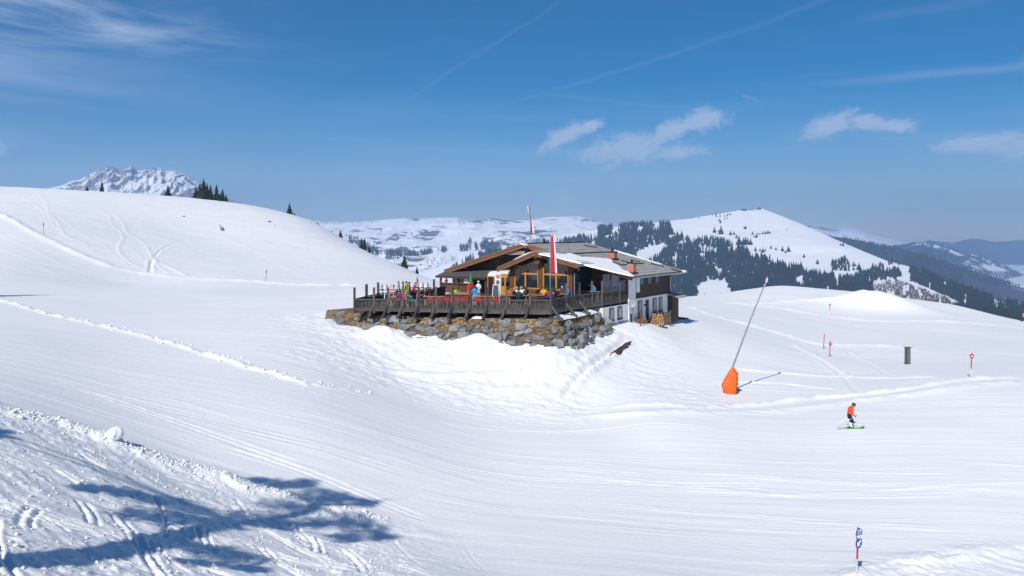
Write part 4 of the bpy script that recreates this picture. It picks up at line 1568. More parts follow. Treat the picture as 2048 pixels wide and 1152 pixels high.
# roof furniture
def chimney(u, vb, w, h, flue):
    s, t = roof_hit(u, vb, 0, ZR, SL_R)
    zb = ZR + SL_R * s
    ch = hp('chimney', MB().box(s - w / 2, s + w / 2, t - w / 2, t + w / 2, zb - 0.5, zb + h), mat('chimney_mortar', (0.38, 0.30, 0.26), 0.9))
    n = int(h / 0.125)
    bl = MB()
    # brick courses laid as real bricks
    for k in range(n + 1):
        z0 = zb - 0.1 + k * 0.125
        z1 = min(z0 + 0.112, zb + h - 0.002)
        if z1 - z0 < 0.03:
            continue
        for side in range(4):
            for q in range(3):
                a = -w / 2 - 0.012 + (w + 0.024) * (q + (0.5 if k % 2 else 0) * 0.5) / 3
                bq = min(a + (w + 0.024) / 3 - 0.014, w / 2 + 0.012)
                if side == 0:
                    bl.box(s + a, s + bq, t - w / 2 - 0.014, t - w / 2 - 0.001, z0, z1)
                elif side == 1:
                    bl.box(s + w / 2 + 0.001, s + w / 2 + 0.014, t + a, t + bq, z0, z1)
                elif side == 2:
                    bl.box(s - w / 2 - 0.014, s - w / 2 - 0.001, t + a, t + bq, z0, z1)
    o = hp('bricks', bl, BRICK_M, parent=ch)
    o['kind'] = 'stuff'
    hp('chimney_cap', MB().box(s - w / 2 - 0.07, s + w / 2 + 0.07, t - w / 2 - 0.07, t + w / 2 + 0.07, zb + h, zb + h + 0.09), SHEET, parent=ch)
    hp('flashing', MB().box(s - w / 2 - 0.13, s + w / 2 + 0.13, t - w / 2 - 0.13, t + w / 2 + 0.13, zb - 0.35, zb + 0.12), SHEET, parent=ch)
    if flue:
        hp('flue', MB().tube([(s, t, zb + h + 0.09), (s, t, zb + h + 0.30)], 0.10, 9).tube([(s, t, zb + h + 0.30), (s, t, zb + h + 0.42)], [0.15, 0.02], 9), SHEET, parent=ch)


chimney(1225, 519, 0.72, 0.75, True)
chimney(1263.5, 547, 0.62, 0.98, True)
t1, t2 = ht(1062, 0.0), ht(1085, 0.0)
hp('ridge_board', MB().box(-0.06, 0.06, t1, t2, ZR + 0.08, ZR + 0.44), WHITE_P)
t = ht(1087.5, 0)
hp('vent_pipe', MB().tube([(0, t, ZR), (0, t, ZR + 0.45)], 0.16, 10).tube([(0, t, ZR + 0.38), (0, t, ZR + 0.5)], [0.19, 0.08], 10), BLACK)


# snow lying on the roof
def roof_snow(name, pts, s0, z0, slope, thick, seed):
    P = [roof_hit(u, v, s0, z0, slope) for u, v in pts]
    rg = random.Random(seed)
    ring = []
    n = len(P)
    for i in range(n):
        a, b = P[i], P[(i + 1) % n]
        m = max(2, int(math.hypot(b[0] - a[0], b[1] - a[1]) / 0.35))
        for k in range(m):
            f = k / m
            j = 0.07 if 0 < k else 0.02
            ring.append((a[0] + (b[0] - a[0]) * f + rg.uniform(-j, j), a[1] + (b[1] - a[1]) * f + rg.uniform(-j, j)))
    me = D.meshes.new(name)
    bm = bmesh.new()

    def zz(p, up):
        return z0 + slope * (p[0] - s0) + up
    lo = [bm.verts.new((p[0], p[1], zz(p, 0.0))) for p in ring]
    cx = sum(p[0] for p in ring) / len(ring)
    cy = sum(p[1] for p in ring) / len(ring)
    inn = []
    for p in ring:
        dx, dy = cx - p[0], cy - p[1]
        L = math.hypot(dx, dy)
        q = (p[0] + dx / L * min(0.10, L * 0.3), p[1] + dy / L * min(0.10, L * 0.3))
        inn.append(bm.verts.new((q[0], q[1], zz(q, thick * rg.uniform(0.8, 1.1)))))
    k = len(ring)
    for i in range(k):
        bm.faces.new((lo[i], lo[(i + 1) % k], inn[(i + 1) % k], inn[i]))
    f = bm.faces.new(inn)
    bmesh.ops.triangulate(bm, faces=[f])
    bmesh.ops.recalc_face_normals(bm, faces=bm.faces)
    bm.to_mesh(me)
    bm.free()
    me.materials.append(SNOW_ROOF)
    return obj(name, me, hut)


roof_snow('roof_snow', [(1112, 510), (1140, 508), (1160, 515), (1193, 517), (1223, 520), (1227, 528), (1241, 534), (1245, 541), (1258, 546), (1268, 553), (1262, 553), (1200, 539), (1165, 530.5)], 0, ZR + 0.04, SL_R, 0.13, 5)
roof_snow('roof_snow', [(1076, 509), (1100, 507), (1116, 509), (1164, 529), (1152, 526), (1110, 516.5)], GS, GZ + 0.03, (GRz - GZ) / (GRs - GS), 0.14, 6)
roof_snow('roof_snow', [(1039, 488), (1054, 488.5), (1058, 491), (1050, 491)], 0, ZR + 0.04, SL_R, 0.1, 7)
zsl = (GZ - GLz) / (GS - GLs)
me = MB().prism([(0.7, GZ + (0.7 - GS) * zsl + 0.03), (3.28, GZ + 0.02), (3.30, GZ + 0.12), (2.4, GZ + (2.4 - GS) * zsl + 0.24), (1.2, GZ + (1.2 - GS) * zsl + 0.19), (0.6, GZ + (0.6 - GS) * zsl + 0.06)], 'y', T0 + 0.02, 0.4)
hp('roof_snow', me, SNOW_ROOF, bevel=0.02)
hp('roof_snow', MB().prism([(4.0, ZR + SL_R * 4.0 + 0.04), (9.6, ZR + SL_R * 9.6 + 0.04), (9.6, ZR + SL_R * 9.6 + 0.10), (4.0, ZR + SL_R * 4.0 + 0.16)], 'y', TB - 0.55, TB - 0.02), SNOW_ROOF)
hp('roof_snow', MB().prism([(SR - 0.1, ZR + SL_R * SR - 0.06), (SR + 0.32, ZR + SL_R * SR - 0.16), (SR + 0.30, ZR + SL_R * SR + 0.06), (SR - 0.1, ZR + SL_R * SR + 0.1)], 'y', TB - 0.6, TB + 0.1), SNOW_ROOF, bevel=0.03)

# satellite dish on its mast by the corner
dp = hw(WR + 0.35, ht(1264, WR + 0.3), 0)
dish = empty('satellite_dish', (dp.x, dp.y, gz(dp.x, dp.y)))
tag(dish, 'grey satellite dish on a short mast at the white corner pier', 'satellite dish')
zc = (HV - 608) / F * dp.y - dish.location.z
bm_ = MB()
rings = []
for i in range(6):
    r_ = 0.40 * i / 5
    rings.append([(r_ * math.cos(a), 0.30 * r_ * r_ / 0.40, r_ * math.sin(a)) for a in [2 * math.pi * k / 20 for k in range(20)]])
vs, fs = [], []
for rgx in rings:
    vs += rgx
for i in range(5):
    for k in range(20):
        fs.append((i * 20 + k, i * 20 + (k + 1) % 20, (i + 1) * 20 + (k + 1) % 20, (i + 1) * 20 + k))
bm_.add([(x, -y, z) for x, y, z in vs], fs)
b2 = MB().add([(x, -y + 0.0, z) for x, y, z in vs], fs)
o = bm_.build('reflector', mat('dish_grey', (0.30, 0.31, 0.33), 0.5, 0.1), dish, smooth=True, loc=(0, -0.12, zc), rot=(R(-20), 0, R(-15)))
sol = o.modifiers.new('thick', 'SOLIDIFY')
sol.thickness = 0.02
MB().tube([(0, 0, -0.3), (0, 0, zc + 0.1)], 0.035, 8).build('mast', STEEL, dish)
MB().tube([(0, -0.1, zc - 0.3), (-0.05, -0.55, zc - 0.12)], 0.02, 6).box(-0.09, -0.01, -0.62, -0.54, zc - 0.18, zc - 0.05).build('receiver_arm', WHITE_P, dish)
MB().tube([(-0.55, 0, zc - 0.55), (0.1, 0, zc - 0.55)], 0.025, 6).tube([(-0.55, 0, zc - 0.72), (0.0, 0, zc - 0.72)], 0.02, 6).build('aerial', STEEL, dish)
# meter cupboard on the pier
cp = hw(WR + 0.11, ht(1262, WR), 0)
hp('meter_cupboard', MB().box(WR + 0.1, WR + 0.16, 2.05, 2.5, -9.2, -7.9), W_DARK)

# firewood stacked along the white wall
LOG_END = mat('cut_log_wood', (0.46, 0.27, 0.11), 0.8, 0.35, 5.0, bump=0.3)
LOG_BARK = mat('log_bark', (0.16, 0.10, 0.055), 0.9, 0.4, 6.0, bump=0.5)
lm = MB()
n = 8
vs = [(0.5 * 0 + s_, math.cos(2 * math.pi * k / n), math.sin(2 * math.pi * k / n)) for s_ in (-0.5, 0.5) for k in range(n)]
lm.add(vs, [(k, (k + 1) % n, n + (k + 1) % n, n + k) for k in range(n)], 1)
lm.add(vs[:n], [tuple(range(n))], 0)
lm.add(vs[n:], [tuple(range(n))], 0)
tmp = lm.build('log', [LOG_END, LOG_BARK])
LOG_ME = tmp.data
D.objects.remove(tmp)


def log_stack(label, u0, u1, zb0, rows_fn, seed, dark=False):
    ta, tb = ht(u0, WR + 0.9), ht(u1, WR + 0.9)
    mid = hw(WR + 0.55, (ta + tb) / 2)
    root = empty('firewood_stack', (mid.x, mid.y, zb0), HA)
    tag(root, label, 'firewood')
    rg = random.Random(seed)
    ln = tb - ta
    nrow = 0
    z = 0.1
    k = 0
    while True:
        x0, x1 = rows_fn(k)
        if x1 <= x0:
            break
        y = -ln / 2 + x0 * ln
        while y < -ln / 2 + x1 * ln:
            r_ = rg.uniform(0.085, 0.135)
            o = obj('log', LOG_ME, root, (rg.uniform(-0.05, 0.05), y + r_, z + rg.uniform(-0.02, 0.02)), (rg.uniform(0, 6), 0, rg.uniform(-0.06, 0.06)), (0.55, r_, r_ * rg.uniform(0.8, 1.0)))
            y += r_ * 2.0
        z += 0.185
        k += 1
    return root


log_stack('weathered firewood stacked against the white wall behind the pale heap', 1316, 1342, -9.35, lambda k: (0.04 * k, 1.0 if k < 5 else 0.0), 1)
log_stack('low firewood pile beside the door next to the corner pier', 1279, 1297, -9.2, lambda k: (0.05 * k, 1.0 - 0.05 * k if k < 4 else 0.0), 2)


def log_heap():
    """pale split logs whose cut ends face the piste"""
    t0_ = ht(1310, WR + 0.9)
    c = hw(WR + 0.95, t0_)
    zb = gz(c.x, c.y) - 0.05
    root = empty('firewood_stack', (c.x, c.y, zb), HA)
    tag(root, 'heap of pale split firewood with cut ends showing under the ground floor windows', 'firewood')
    rg = random.Random(8)
    for k in range(7):
        x = -0.95 + 0.10 * k
        while x < 0.95 - 0.04 * k:
            r_ = rg.uniform(0.075, 0.12)
            obj('log', LOG_ME, root, (x + r_, rg.uniform(-0.12, 0.12), 0.1 + k * 0.17 + rg.uniform(-0.02, 0.02)), (rg.uniform(0, 6), 0, R(90) + rg.uniform(-0.1, 0.1)), (0.5, r_, r_ * rg.uniform(0.8, 1.0)))
            x += 2 * r_


log_heap()
p = hw(WR + 1.3, ht(1281, WR + 1.3))
po = MB().bar((0, 0, -0.5), (0, 0, 1.55), 0.09).build('timber_post', W_WARM, None, loc=(p.x, p.y, gz(p.x, p.y)))
tag(po, 'light wooden post standing in front of the low firewood pile', 'post')
p = hw(WR + 1.2, ht(1341, WR + 1.2))
po = MB().bar((0, 0, -0.5), (0, 0, 1.7), 0.12).build('timber_post', W_GREY, None, loc=(p.x, p.y, gz(p.x, p.y)))
tag(po, 'grey wooden post at the shed end of the high firewood heap', 'post')

# ------------------------------------------------------------------ sun terrace
FL = -6.40          # terrace floor
RT = -5.50          # top of the railing


def ud(u, d):
    return Vector(((u - 1024) / F * d, d, 0))


front_u = [709, 748, 776, 806, 838, 872, 905.5, 940.7, 976, 1013, 1060, 1102.6]
front_d = list(np.interp(front_u, [709, 1102.6], [67.0, 66.0]))
FRONT = [ud(u, d) for u, d in zip(front_u, front_d)]
RIGHT = [FRONT[-1], ud(1132, 68.7), ud(1159, 70.7), ud(1184, 72.4), ud(1204, 73.2), ud(1221.6, 74.6), ud(1238.6, 76.1), ud(1252, 77.3)]
LEFT = [FRONT[0], ud(733, 70.0), ud(756, 72.6), ud(806, 75.6), ud(868, 79.5), ud(891, 83.5)]
terrace = empty('sun_terrace', (0, 67, FL))
tag(terrace, 'weathered timber sun terrace with slatted railing on top of the boulder wall', 'terrace')
TO = Vector((0, 67, FL))


def tp(name, mb, m, parent=terrace, **k):
    o = mb.build(name, m, parent, **k)
    return o


def loc(p, z):
    return (p.x - TO.x, p.y - TO.y, z - TO.z)


poly = [(p.x - TO.x, p.y - TO.y) for p in LEFT[::-1] + FRONT[1:] + RIGHT[1:]]
hb = [hw(WR, WF), hw(-9, WF)]
poly += [(p.x - TO.x, p.y - TO.y) for p in hb]
tp('deck_floor', MB().prism(poly, 'z', -0.16, 0.0), W_GREYD)
rg = random.Random(21)


def slat_mesh(k):
    w = 0.040
    pr = [(-w * 0.8, 0), (w * 0.8, 0), (w * 1.15, 0.12), (w * 0.75, 0.25), (w * 1.0, 0.42), (w * 0.7, 0.60), (w * 1.1, 0.70), (w * 1.1, 0.80), (-w * 1.1, 0.80), (-w * 1.1, 0.70), (-w * 0.7, 0.60), (-w, 0.42), (-w * 0.75, 0.25), (-w * 1.15, 0.12)]
    t = MB().prism(pr, 'y', -0.014, 0.014).build('slat', W_GREY if k == 0 else W_GREYD)
    m = t.data
    D.objects.remove(t)
    return m


SLATS = [slat_mesh(0), slat_mesh(1)]


def panel(a, b, slats=True, fas=0.30, planks=False, rt=RT):
    d = (b - a)
    L = d.length
    dn = d.normalized()
    ang = math.atan2(dn.y, dn.x)
    A, B = a + dn * 0.10, b - dn * 0.10
    jz = rg.uniform(-0.015, 0.015)
    m = W_GREYD if planks else W_GREY
    tp('top_rail', MB().bar(loc(A, rt - 0.05 + jz), loc(B, rt - 0.05 + jz), 0.16, 0.09), m)
    if planks:
        for k in range(4):
            tp('plank', MB().bar(loc(A, rt - 0.22 - 0.19 * k), loc(B, rt - 0.22 - 0.19 * k), 0.04, 0.185), W_GREYD if k % 2 else W_GREY)
    else:
        tp('lower_rail', MB().bar(loc(A, FL + 0.06), loc(B, FL + 0.06), 0.07, 0.08), W_GREY)
        n = int((L - 0.2) / 0.135)
        for k in range(n):
            q = A + (B - A) * ((k + 0.5) / n)
            o = obj('slat', SLATS[0 if rg.random() < 0.62 else 1], terrace, loc(q, FL + 0.07), (0, 0, ang), (rg.uniform(0.85, 1.2), 1, 0.97))
    tp('edge_beam', MB().bar(loc(a + dn * 0.02, FL - fas / 2 - 0.005), loc(b - dn * 0.02, FL - fas / 2 - 0.005), 0.12, fas), W_GREY if not planks else W_GREYD)


def post(p, top, w=0.17, bot=FL - 0.32):
    tp('post', MB().box(-w / 2, w / 2, -w / 2, w / 2, bot - FL, top - FL, 0), W_GREYD if rg.random() < 0.45 else W_GREY, loc=(p.x - TO.x, p.y - TO.y, 0), rot=(0, 0, rg.uniform(-0.15, 0.15)), bevel=0.012)


for i in range(len(FRONT) - 1):
    panel(FRONT[i], FRONT[i + 1], fas=0.10 + 0.022 * i)
for i in range(len(RIGHT) - 1):
    panel(RIGHT[i], RIGHT[i + 1], fas=0.30 if i < 4 else 0.22, rt=RT + 0.06)
for i in range(len(LEFT) - 1):
    panel(LEFT[i], LEFT[i + 1], planks=True, fas=0.25)
for p in FRONT:
    post(p, -4.50 + rg.uniform(-0.06, 0.06))
for p in RIGHT[1:-1]:
    post(p, -4.36 + rg.uniform(-0.05, 0.05))
for p in LEFT[1:-1]:
    post(p, -4.52 + rg.uniform(-0.08, 0.08), 0.2)
# wind screens on the balcony end
for a, b in ((RIGHT[4], RIGHT[5]), (RIGHT[5], RIGHT[6]), (RIGHT[6], RIGHT[7])):
    dn = (b - a).normalized()
    tp('wind_screen', MB().bar(loc(a + dn * 0.1, -4.98), loc(b - dn * 0.1, -4.98), 0.015, 0.9), CLEAR)
# braces and the beam ends they stand on
for i, p in enumerate(FRONT[1:-1]):
    o_ = Vector((-0.36, -0.35, 0))
    tp('brace', MB().bar(loc(p, -5.95), loc(p + o_, -6.93), 0.15, 0.16), W_GREYD if i % 2 else W_GREY)
    tp('beam_end', MB().bar(loc(p + Vector((0, 1.4, 0)), -6.98), loc(p + o_ * 1.2, -6.98), 0.2, 0.22), W_GREYD)
for p in RIGHT[0:3]:
    o_ = Vector((0.72, -0.42, 0))
    tp('brace', MB().bar(loc(p, -6.0), loc(p + o_, -7.0), 0.15, 0.16), W_GREY)
    tp('beam_end', MB().bar(loc(p + Vector((-0.6, 0.8, 0)), -7.06), loc(p + o_ * 1.25, -7.06), 0.2, 0.2), W_GREY)
# joists that carry the floor over the wall
for k in range(9):
    u = 735 + k * 44
    a = ud(u, np.interp(u, [709, 1102], [67.2, 66.3]))
    tp('joist', MB().bar(loc(a, FL - 0.31), loc(a + Vector((0, 6.5, 0)), FL - 0.31), 0.16, 0.28), W_GREYD)

# ------------------------------------------------------------------ retaining wall of boulders
def stone_mat(name, c):
    return mat(name, c, 0.85, 0.3, 3.4, (1, 1, 1), 0.8, 0.05, col2=tuple(x * 0.38 for x in c), detail=8)


STONES = [stone_mat('slate_grey_boulder', (0.27, 0.275, 0.275)), stone_mat('pale_grey_boulder', (0.36, 0.37, 0.37)), stone_mat('brownish_boulder', (0.22, 0.185, 0.14)), stone_mat('dark_boulder', (0.18, 0.185, 0.19))]
EARTH = mat('dry_grass_and_earth', (0.21, 0.158, 0.10), 0.95, 0.3, 3.5, (1, 1, 1), 1.0, 0.06, col2=(0.075, 0.052, 0.030), detail=9)

wall_root = empty('boulder_wall', (0, 67, -8.0))
tag(wall_root, 'dry stone retaining wall of big grey boulders and straw-coloured grass under the terrace', 'retaining wall')
WO = Vector((0, 67, -8.0))
wacc = [0.0]
for a, b in zip(WALL_LINE[:-1], WALL_LINE[1:]):
    wacc.append(wacc[-1] + (b - a).length)
WLEN = wacc[-1]


def wall_at(q):
    q = min(max(q, 0), WLEN - 1e-4)
    for i in range(len(wacc) - 1):
        if q <= wacc[i + 1]:
            t = (q - wacc[i]) / (wacc[i + 1] - wacc[i])
            p = WALL_LINE[i].lerp(WALL_LINE[i + 1], t)
            d0 = (WALL_LINE[min(i + 1, len(WALL_LINE) - 1)] - WALL_LINE[max(i, 0)]).normalized()
            out = Vector((d0.y, -d0.x, 0))
            return p, out, d0
    return WALL_LINE[-1], Vector((0, -1, 0)), Vector((1, 0, 0))


def wall_top(q):
    return np.interp(q / WLEN, [0, 0.10, 0.2, 0.5, 0.72, 0.85, 1.0], [-7.02, -6.92, -6.95, -7.08, -7.12, -7.12, -7.15])


BAT = 0.55      # the face leans out towards its foot


def build_bank():
    nq, nh = 260, 46
    qs = np.linspace(-0.02, WLEN, nq)
    V = []
    for j in range(nh):
        f = j / (nh - 1)
        for q in qs:
            p, out, d0 = wall_at(q)
            zt = wall_top(q)
            zb = -11.2
            if f < 0.22:
                g_ = f / 0.22          # level top behind the face
                pp = p - out * (1.0 - g_) * 6.0
                z = zt + 0.20 * (1 - g_) * min(1, 1)
            else:
                g_ = (f - 0.22) / 0.78
                z = zt + (zb - zt) * g_
                pp = p + out * (BAT * (zt - z))
            V.append((pp.x, pp.y, z, out.x, out.y, f))
    V = np.array(V)
    n = fbm(V[:, 0] * 1.3 + V[:, 2] * 0.9, V[:, 1] * 1.3 + V[:, 2] * 1.7, 5, 77, 0.6)
    am = np.where(V[:, 5] < 0.2, 0.05, 0.30)
    n2 = np.abs(fbm(V[:, 0] * 4 , V[:, 2] * 4, 3, 79)) * 0.12 * (V[:, 5] > 0.2)
    V[:, 0] += V[:, 3] * (n * am + n2)
    V[:, 1] += V[:, 4] * (n * am + n2)
    V[:, 2] += np.where(V[:, 5] < 0.3, n * 0.14, 0)
    idx = np.arange(nq * nh).reshape(nh, nq)
    a, b, c, d = idx[:-1, :-1].ravel(), idx[:-1, 1:].ravel(), idx[1:, 1:].ravel(), idx[1:, :-1].ravel()
    me = mesh_np('earth_bank', V[:, :3] - np.array(WO), np.stack([a, d, c, b], 1), EARTH, True)
    return obj('earth_bank', me, wall_root)


build_bank()


def boulder_mesh(seed, m):
    rg = random.Random(seed)
    bm = bmesh.new()
    for k in range(22):
        v = Vector((rg.uniform(-1, 1), rg.uniform(-1, 1), rg.uniform(-1, 1)))
        mxx = max(abs(v.x), abs(v.y), abs(v.z))
        v = v / mxx * rg.uniform(0.78, 1.0)
        bm.verts.new((v.x * 0.5, v.y * 0.5, v.z * 0.5))
    r = bmesh.ops.convex_hull(bm, input=bm.verts)
    for v in [v for v in bm.verts if not v.link_faces]:
        bm.verts.remove(v)
    bmesh.ops.bevel(bm, geom=bm.edges[:], offset=0.014, segments=1, affect='EDGES', clamp_overlap=True)
    me = D.meshes.new('boulder')
    bm.to_mesh(me)
    bm.free()
    me.materials.append(m)
    return me


BOULDERS = [boulder_mesh(300 + i, STONES[[0, 2, 1, 0, 0, 3, 0, 1][i % 8]]) for i in range(16)]
rb = random.Random(9)
row_h = 0.50
nb = 0
for row in range(6):
    q = rb.uniform(0, 0.4) + 0.15
    while q < WLEN - 0.1:
        w = rb.uniform(0.5, 1.15)
        p, out, d0 = wall_at(q + w / 2)
        zt = wall_top(q + w / 2)
        drop = 0.28 if row == 0 else 0
        z = zt - 0.42 - row * row_h + rb.uniform(-0.14, 0.14)
        pos = p + out * (BAT * (zt - z) + rb.uniform(-0.10, 0.14))
        g_ = gz(pos.x, pos.y)
        skip = 0.55 if row == 0 else (0.22 if row == 1 else 0.12)
        if z > g_ - 0.45 and rb.random() > skip and nb < 290:
            h = rb.uniform(0.46, 0.80)
            o = obj('boulder', BOULDERS[rb.randrange(16)], wall_root, (pos.x - WO.x, pos.y - WO.y, z - WO.z),
                    (rb.uniform(-0.35, 0.1), rb.uniform(-0.3, 0.3), math.atan2(d0.y, d0.x) + rb.uniform(-0.35, 0.35)), (w * 1.12, rb.uniform(0.6, 0.95), h))
            nb += 1
        q += w * 0.88
print('boulders', nb)

# tufts of straw-coloured grass hanging over the wall
def grass_tufts():
    rg = np.random.RandomState(4)
    V, Fc = [], []
    for k in range(520):
        q = rg.uniform(0.5, WLEN - 0.2)
        p, out, d0 = wall_at(q)
        zt = wall_top(q)
        dep = abs(rg.normal(0, 0.55))
        if dep > 2.0:
            continue
        z = zt - dep * 0.9 + 0.05
        c = p + out * (BAT * max(zt - z, 0) + 0.18)
        for b in range(9):
            a = rg.uniform(-1.2, 1.2)
            l = rg.uniform(0.16, 0.42)
            dirv = (out * math.cos(a) + d0 * math.sin(a)) * rg.uniform(0.25, 0.6)
            tip = c + dirv * l + Vector((0, 0, -l * rg.uniform(0.2, 0.9)))
            base = Vector((c.x, c.y, z)) + d0 * rg.uniform(-0.15, 0.15)
            n = len(V)
            s = d0 * 0.018
            V += [tuple(base - s), tuple(base + s), (tip.x, tip.y, z + (tip.z - c.z))]
            Fc.append((n, n + 1, n + 2))
    me = mesh_np('dry_grass', np.array(V) - np.array(WO), np.array(Fc), mat('straw_grass', (0.42, 0.28, 0.13), 0.9, 0.35, 1.5, bump=0), False)
    o = obj('dry_grass', me, wall_root)
    o['kind'] = 'stuff'


grass_tufts()


# patches of old snow left on top of the bank
def snow_patch(name, pts, thick, seed, label):
    rg = random.Random(seed)
    c = sum((Vector(p) for p in pts), Vector()) / len(pts)
    ring = []
    n = len(pts)
    for i in range(n):
        a, b = Vector(pts[i]), Vector(pts[(i + 1) % n])
        for k in range(5):
            ring.append(a.lerp(b, k / 5) + Vector((rg.uniform(-0.08, 0.08), rg.uniform(-0.08, 0.08), 0)))
    b = MB()
    k = len(ring)
    inn = [(r.lerp(c, 0.25) + Vector((0, 0, thick * rg.uniform(0.6, 1.1)))) for r in ring]
    inn2 = [(r.lerp(c, 0.6) + Vector((0, 0, thick * rg.uniform(0.9, 1.4)))) for r in ring]
    vs = [tuple(r - c) for r in ring] + [tuple(r - c) for r in inn] + [tuple(r - c) for r in inn2] + [(0, 0, thick * 1.2)]
    fs = []
    for i in range(k):
        j = (i + 1) % k
        fs += [(i, j, k + j, k + i), (k + i, k + j, 2 * k + j, 2 * k + i), (2 * k + i, 2 * k + j, 3 * k)]
    b.add(vs, fs)
    o = b.build(name, SNOW_ROOF, None, smooth=True, loc=c)
    tag(o, label, 'snow')
    return o


def wpt(q, off, z):
    p, out, d0 = wall_at(q)
    return Vector((p.x + out.x * off, p.y + out.y * off, z))


qq = lambda u: float(np.interp(u, [w[0] for w in WALL_PX], wacc))
q0 = qq(945)
snow_patch('snow_patch', [wpt(q0, 0.25, -7.10), wpt(q0 + 1.2, 0.25, -7.12), wpt(q0 + 1.1, -0.7, -7.02), wpt(q0 + 0.1, -0.7, -7.02)], 0.12, 1, 'small strip of old snow on the bank under the slatted terrace front')
for i, (ua, ub) in enumerate(((1112, 1140), (1140, 1168), (1170, 1190))):
    qa, qb = qq(ua), qq(ub)
    snow_patch('snow_patch', [wpt(qa, 0.45, -7.22), wpt(qb, 0.40, -7.20), wpt(qb, -1.0, -6.98), wpt(qa + 0.3, -1.0, -6.98)], 0.16, 5 + i,
               ['snow remnant on the wall top under the angled corner braces', 'middle snow remnant lying on the wall top beside the white wall', 'smallest snow remnant on the wall top next to the white wall'][i])

# bare earth on the snow slope below the hut
def earth_patch(pts, seed, name, label):
    """a low irregular mound of soil sticking out of the snow"""
    rg = random.Random(seed)
    ring = []
    W = [ground_hit(u, v) for u, v in pts]
    n = len(W)
    c = sum(W, Vector()) / n
    for i in range(n):
        for k in range(4):
            p = W[i].lerp(W[(i + 1) % n], k / 4)
            p = p + Vector((rg.uniform(-0.14, 0.14), rg.uniform(-0.14, 0.14), 0))
            ring.append(p)
    b = MB()
    k = len(ring)
    layers = [(0.0, -0.06), (0.12, 0.09), (0.4, 0.13), (0.75, 0.12)]
    vs = []
    for f, up in layers:
        for r in ring:
            q = r.lerp(c, f)
            vs.append((q.x - c.x, q.y - c.y, gz(q.x, q.y) + up + rg.uniform(-0.03, 0.03) - c.z))
    vs.append((0, 0, gz(c.x, c.y) + 0.12 - c.z))
    fs = []
    m = len(layers)
    for l in range(m - 1):
        for i in range(k):
            j = (i + 1) % k
            fs.append((l * k + i, l * k + j, (l + 1) * k + j, (l + 1) * k + i))
    for i in range(k):
        fs.append(((m - 1) * k + i, (m - 1) * k + (i + 1) % k, m * k))
    b.add(vs, fs)
    o = b.build(name, mat('bare_dark_soil', (0.085, 0.055, 0.036), 0.95, 0.45, 4, bump=1.0, dist=0.08), None, loc=c)
    tag(o, kind='structure')
    return o


earth_patch([(1218, 713), (1228, 703), (1243, 693), (1256, 687), (1266, 686), (1256, 695), (1246, 706), (1236, 714), (1226, 712)], 3, 'bare_earth', '')
earth_patch([(1340, 638), (1356, 636.5), (1378, 638.5), (1368, 640.5), (1345, 640.5)], 4, 'bare_earth', '')

# ------------------------------------------------------------------ spruces on the left hill
def near_spruce(seed, tiers, per, width, sparse):
    crown = spruce_meshes('crown', seed, tiers, per, width, 1.0, sparse)
    t = MB().tube([(0, 0, -0.08), (0, 0, 0.3), (0.004, 0, 0.7), (0, 0, 0.97)], [0.022, 0.018, 0.009, 0.003], 7).build('trunk', BARK)
    tm = t.data
    D.objects.remove(t)
    return crown, tm


SPR = [near_spruce(200 + i, [20, 17, 22, 15][i], [9, 8, 10, 8][i], [0.25, 0.28, 0.21, 0.30][i], 0.12) for i in range(4)]


def crest_point(u):
    """where the skyline of the snow lies in this picture column"""
    d = np.exp(np.linspace(math.log(120), math.log(325), 500))
    x = (u - 1024) / F * d
    z = base_z(x, d)
    i = int(np.argmax(z / d))
    return Vector((x[i], d[i], z[i]))


def spruce(u, h_px, label, var, dd=0, wide=1.0):
    p = crest_point(u)
    if dd:
        x, y = p.x * (1 + dd / p.y), p.y + dd
        p = Vector((x, y, float(base_z([x], [y])[0])))
    h = h_px / F * p.y
    root = empty('spruce_tree', (p.x, p.y, p.z - 0.15), u * 0.37)
    tag(root, label, 'tree', 'spruces on the left hill')
    root.scale = (h * wide * 1.35, h * wide * 1.35, h)
    obj('crown', SPR[var][0], root)
    obj('trunk', SPR[var][1], root)
    return root


spruce(174, 12, 'tiny dark spruce by itself on the crest below the rocky peak', 0)
spruce(204, 22, 'single slim spruce on the crest under the left shoulder of the rocky peak', 2)
spruce(336, 23, 'bushy spruce alone on the crest between the peak and the dense clump', 1)
for i, (u, h, v, dd, lab) in enumerate([
        (392, 26, 1, 4, 'low broad spruce at the peak side of the dense crest clump'), (400, 32, 0, 0, 'spruce half hidden beside the tallest one in the crest clump'),
        (407, 42, 1, -3, 'tallest spruce of the dense clump on the hill crest'), (414, 34, 3, 2, 'broad spruce right beside the tallest one in the crest clump'),
        (421, 31, 2, -2, 'thin pointed spruce in the middle of the crest clump'), (433, 33, 2, 0, 'slender spruce with bare gaps standing at the loose end of the crest clump'),
        (440, 18, 3, -3, 'short spruce in front of the slender one at the loose end'), (445, 26, 2, 1, 'second slender spruce at the loose end of the crest clump'),
        (452, 16, 0, -2, 'last small spruce ending the crest clump')]):
    spruce(u, h, lab, v, dd)
spruce(579, 23, 'lone spruce where the hill crest bends down towards the hut', 1, 0, 1.0)
spruce(589, 7, 'knee-high spruce next to the lone one on the bending crest', 0)
spruce(681, 16, 'small round spruce further down the falling crest', 3, 0, 1.1)
spruce(723, 24, 'spruce leaning against its twin on the falling crest', 2)
spruce(729, 26, 'thin twin spruce on the falling crest', 2, 2)
spruce(738, 15, 'small spruce below the twin pair on the falling crest', 0)
spruce(809, 28, 'biggest dark spruce on the falling crest nearest the hut roof', 1, 0, 1.05)
spruce(834, 15, 'small spruce just behind the hut end of the falling crest', 0)
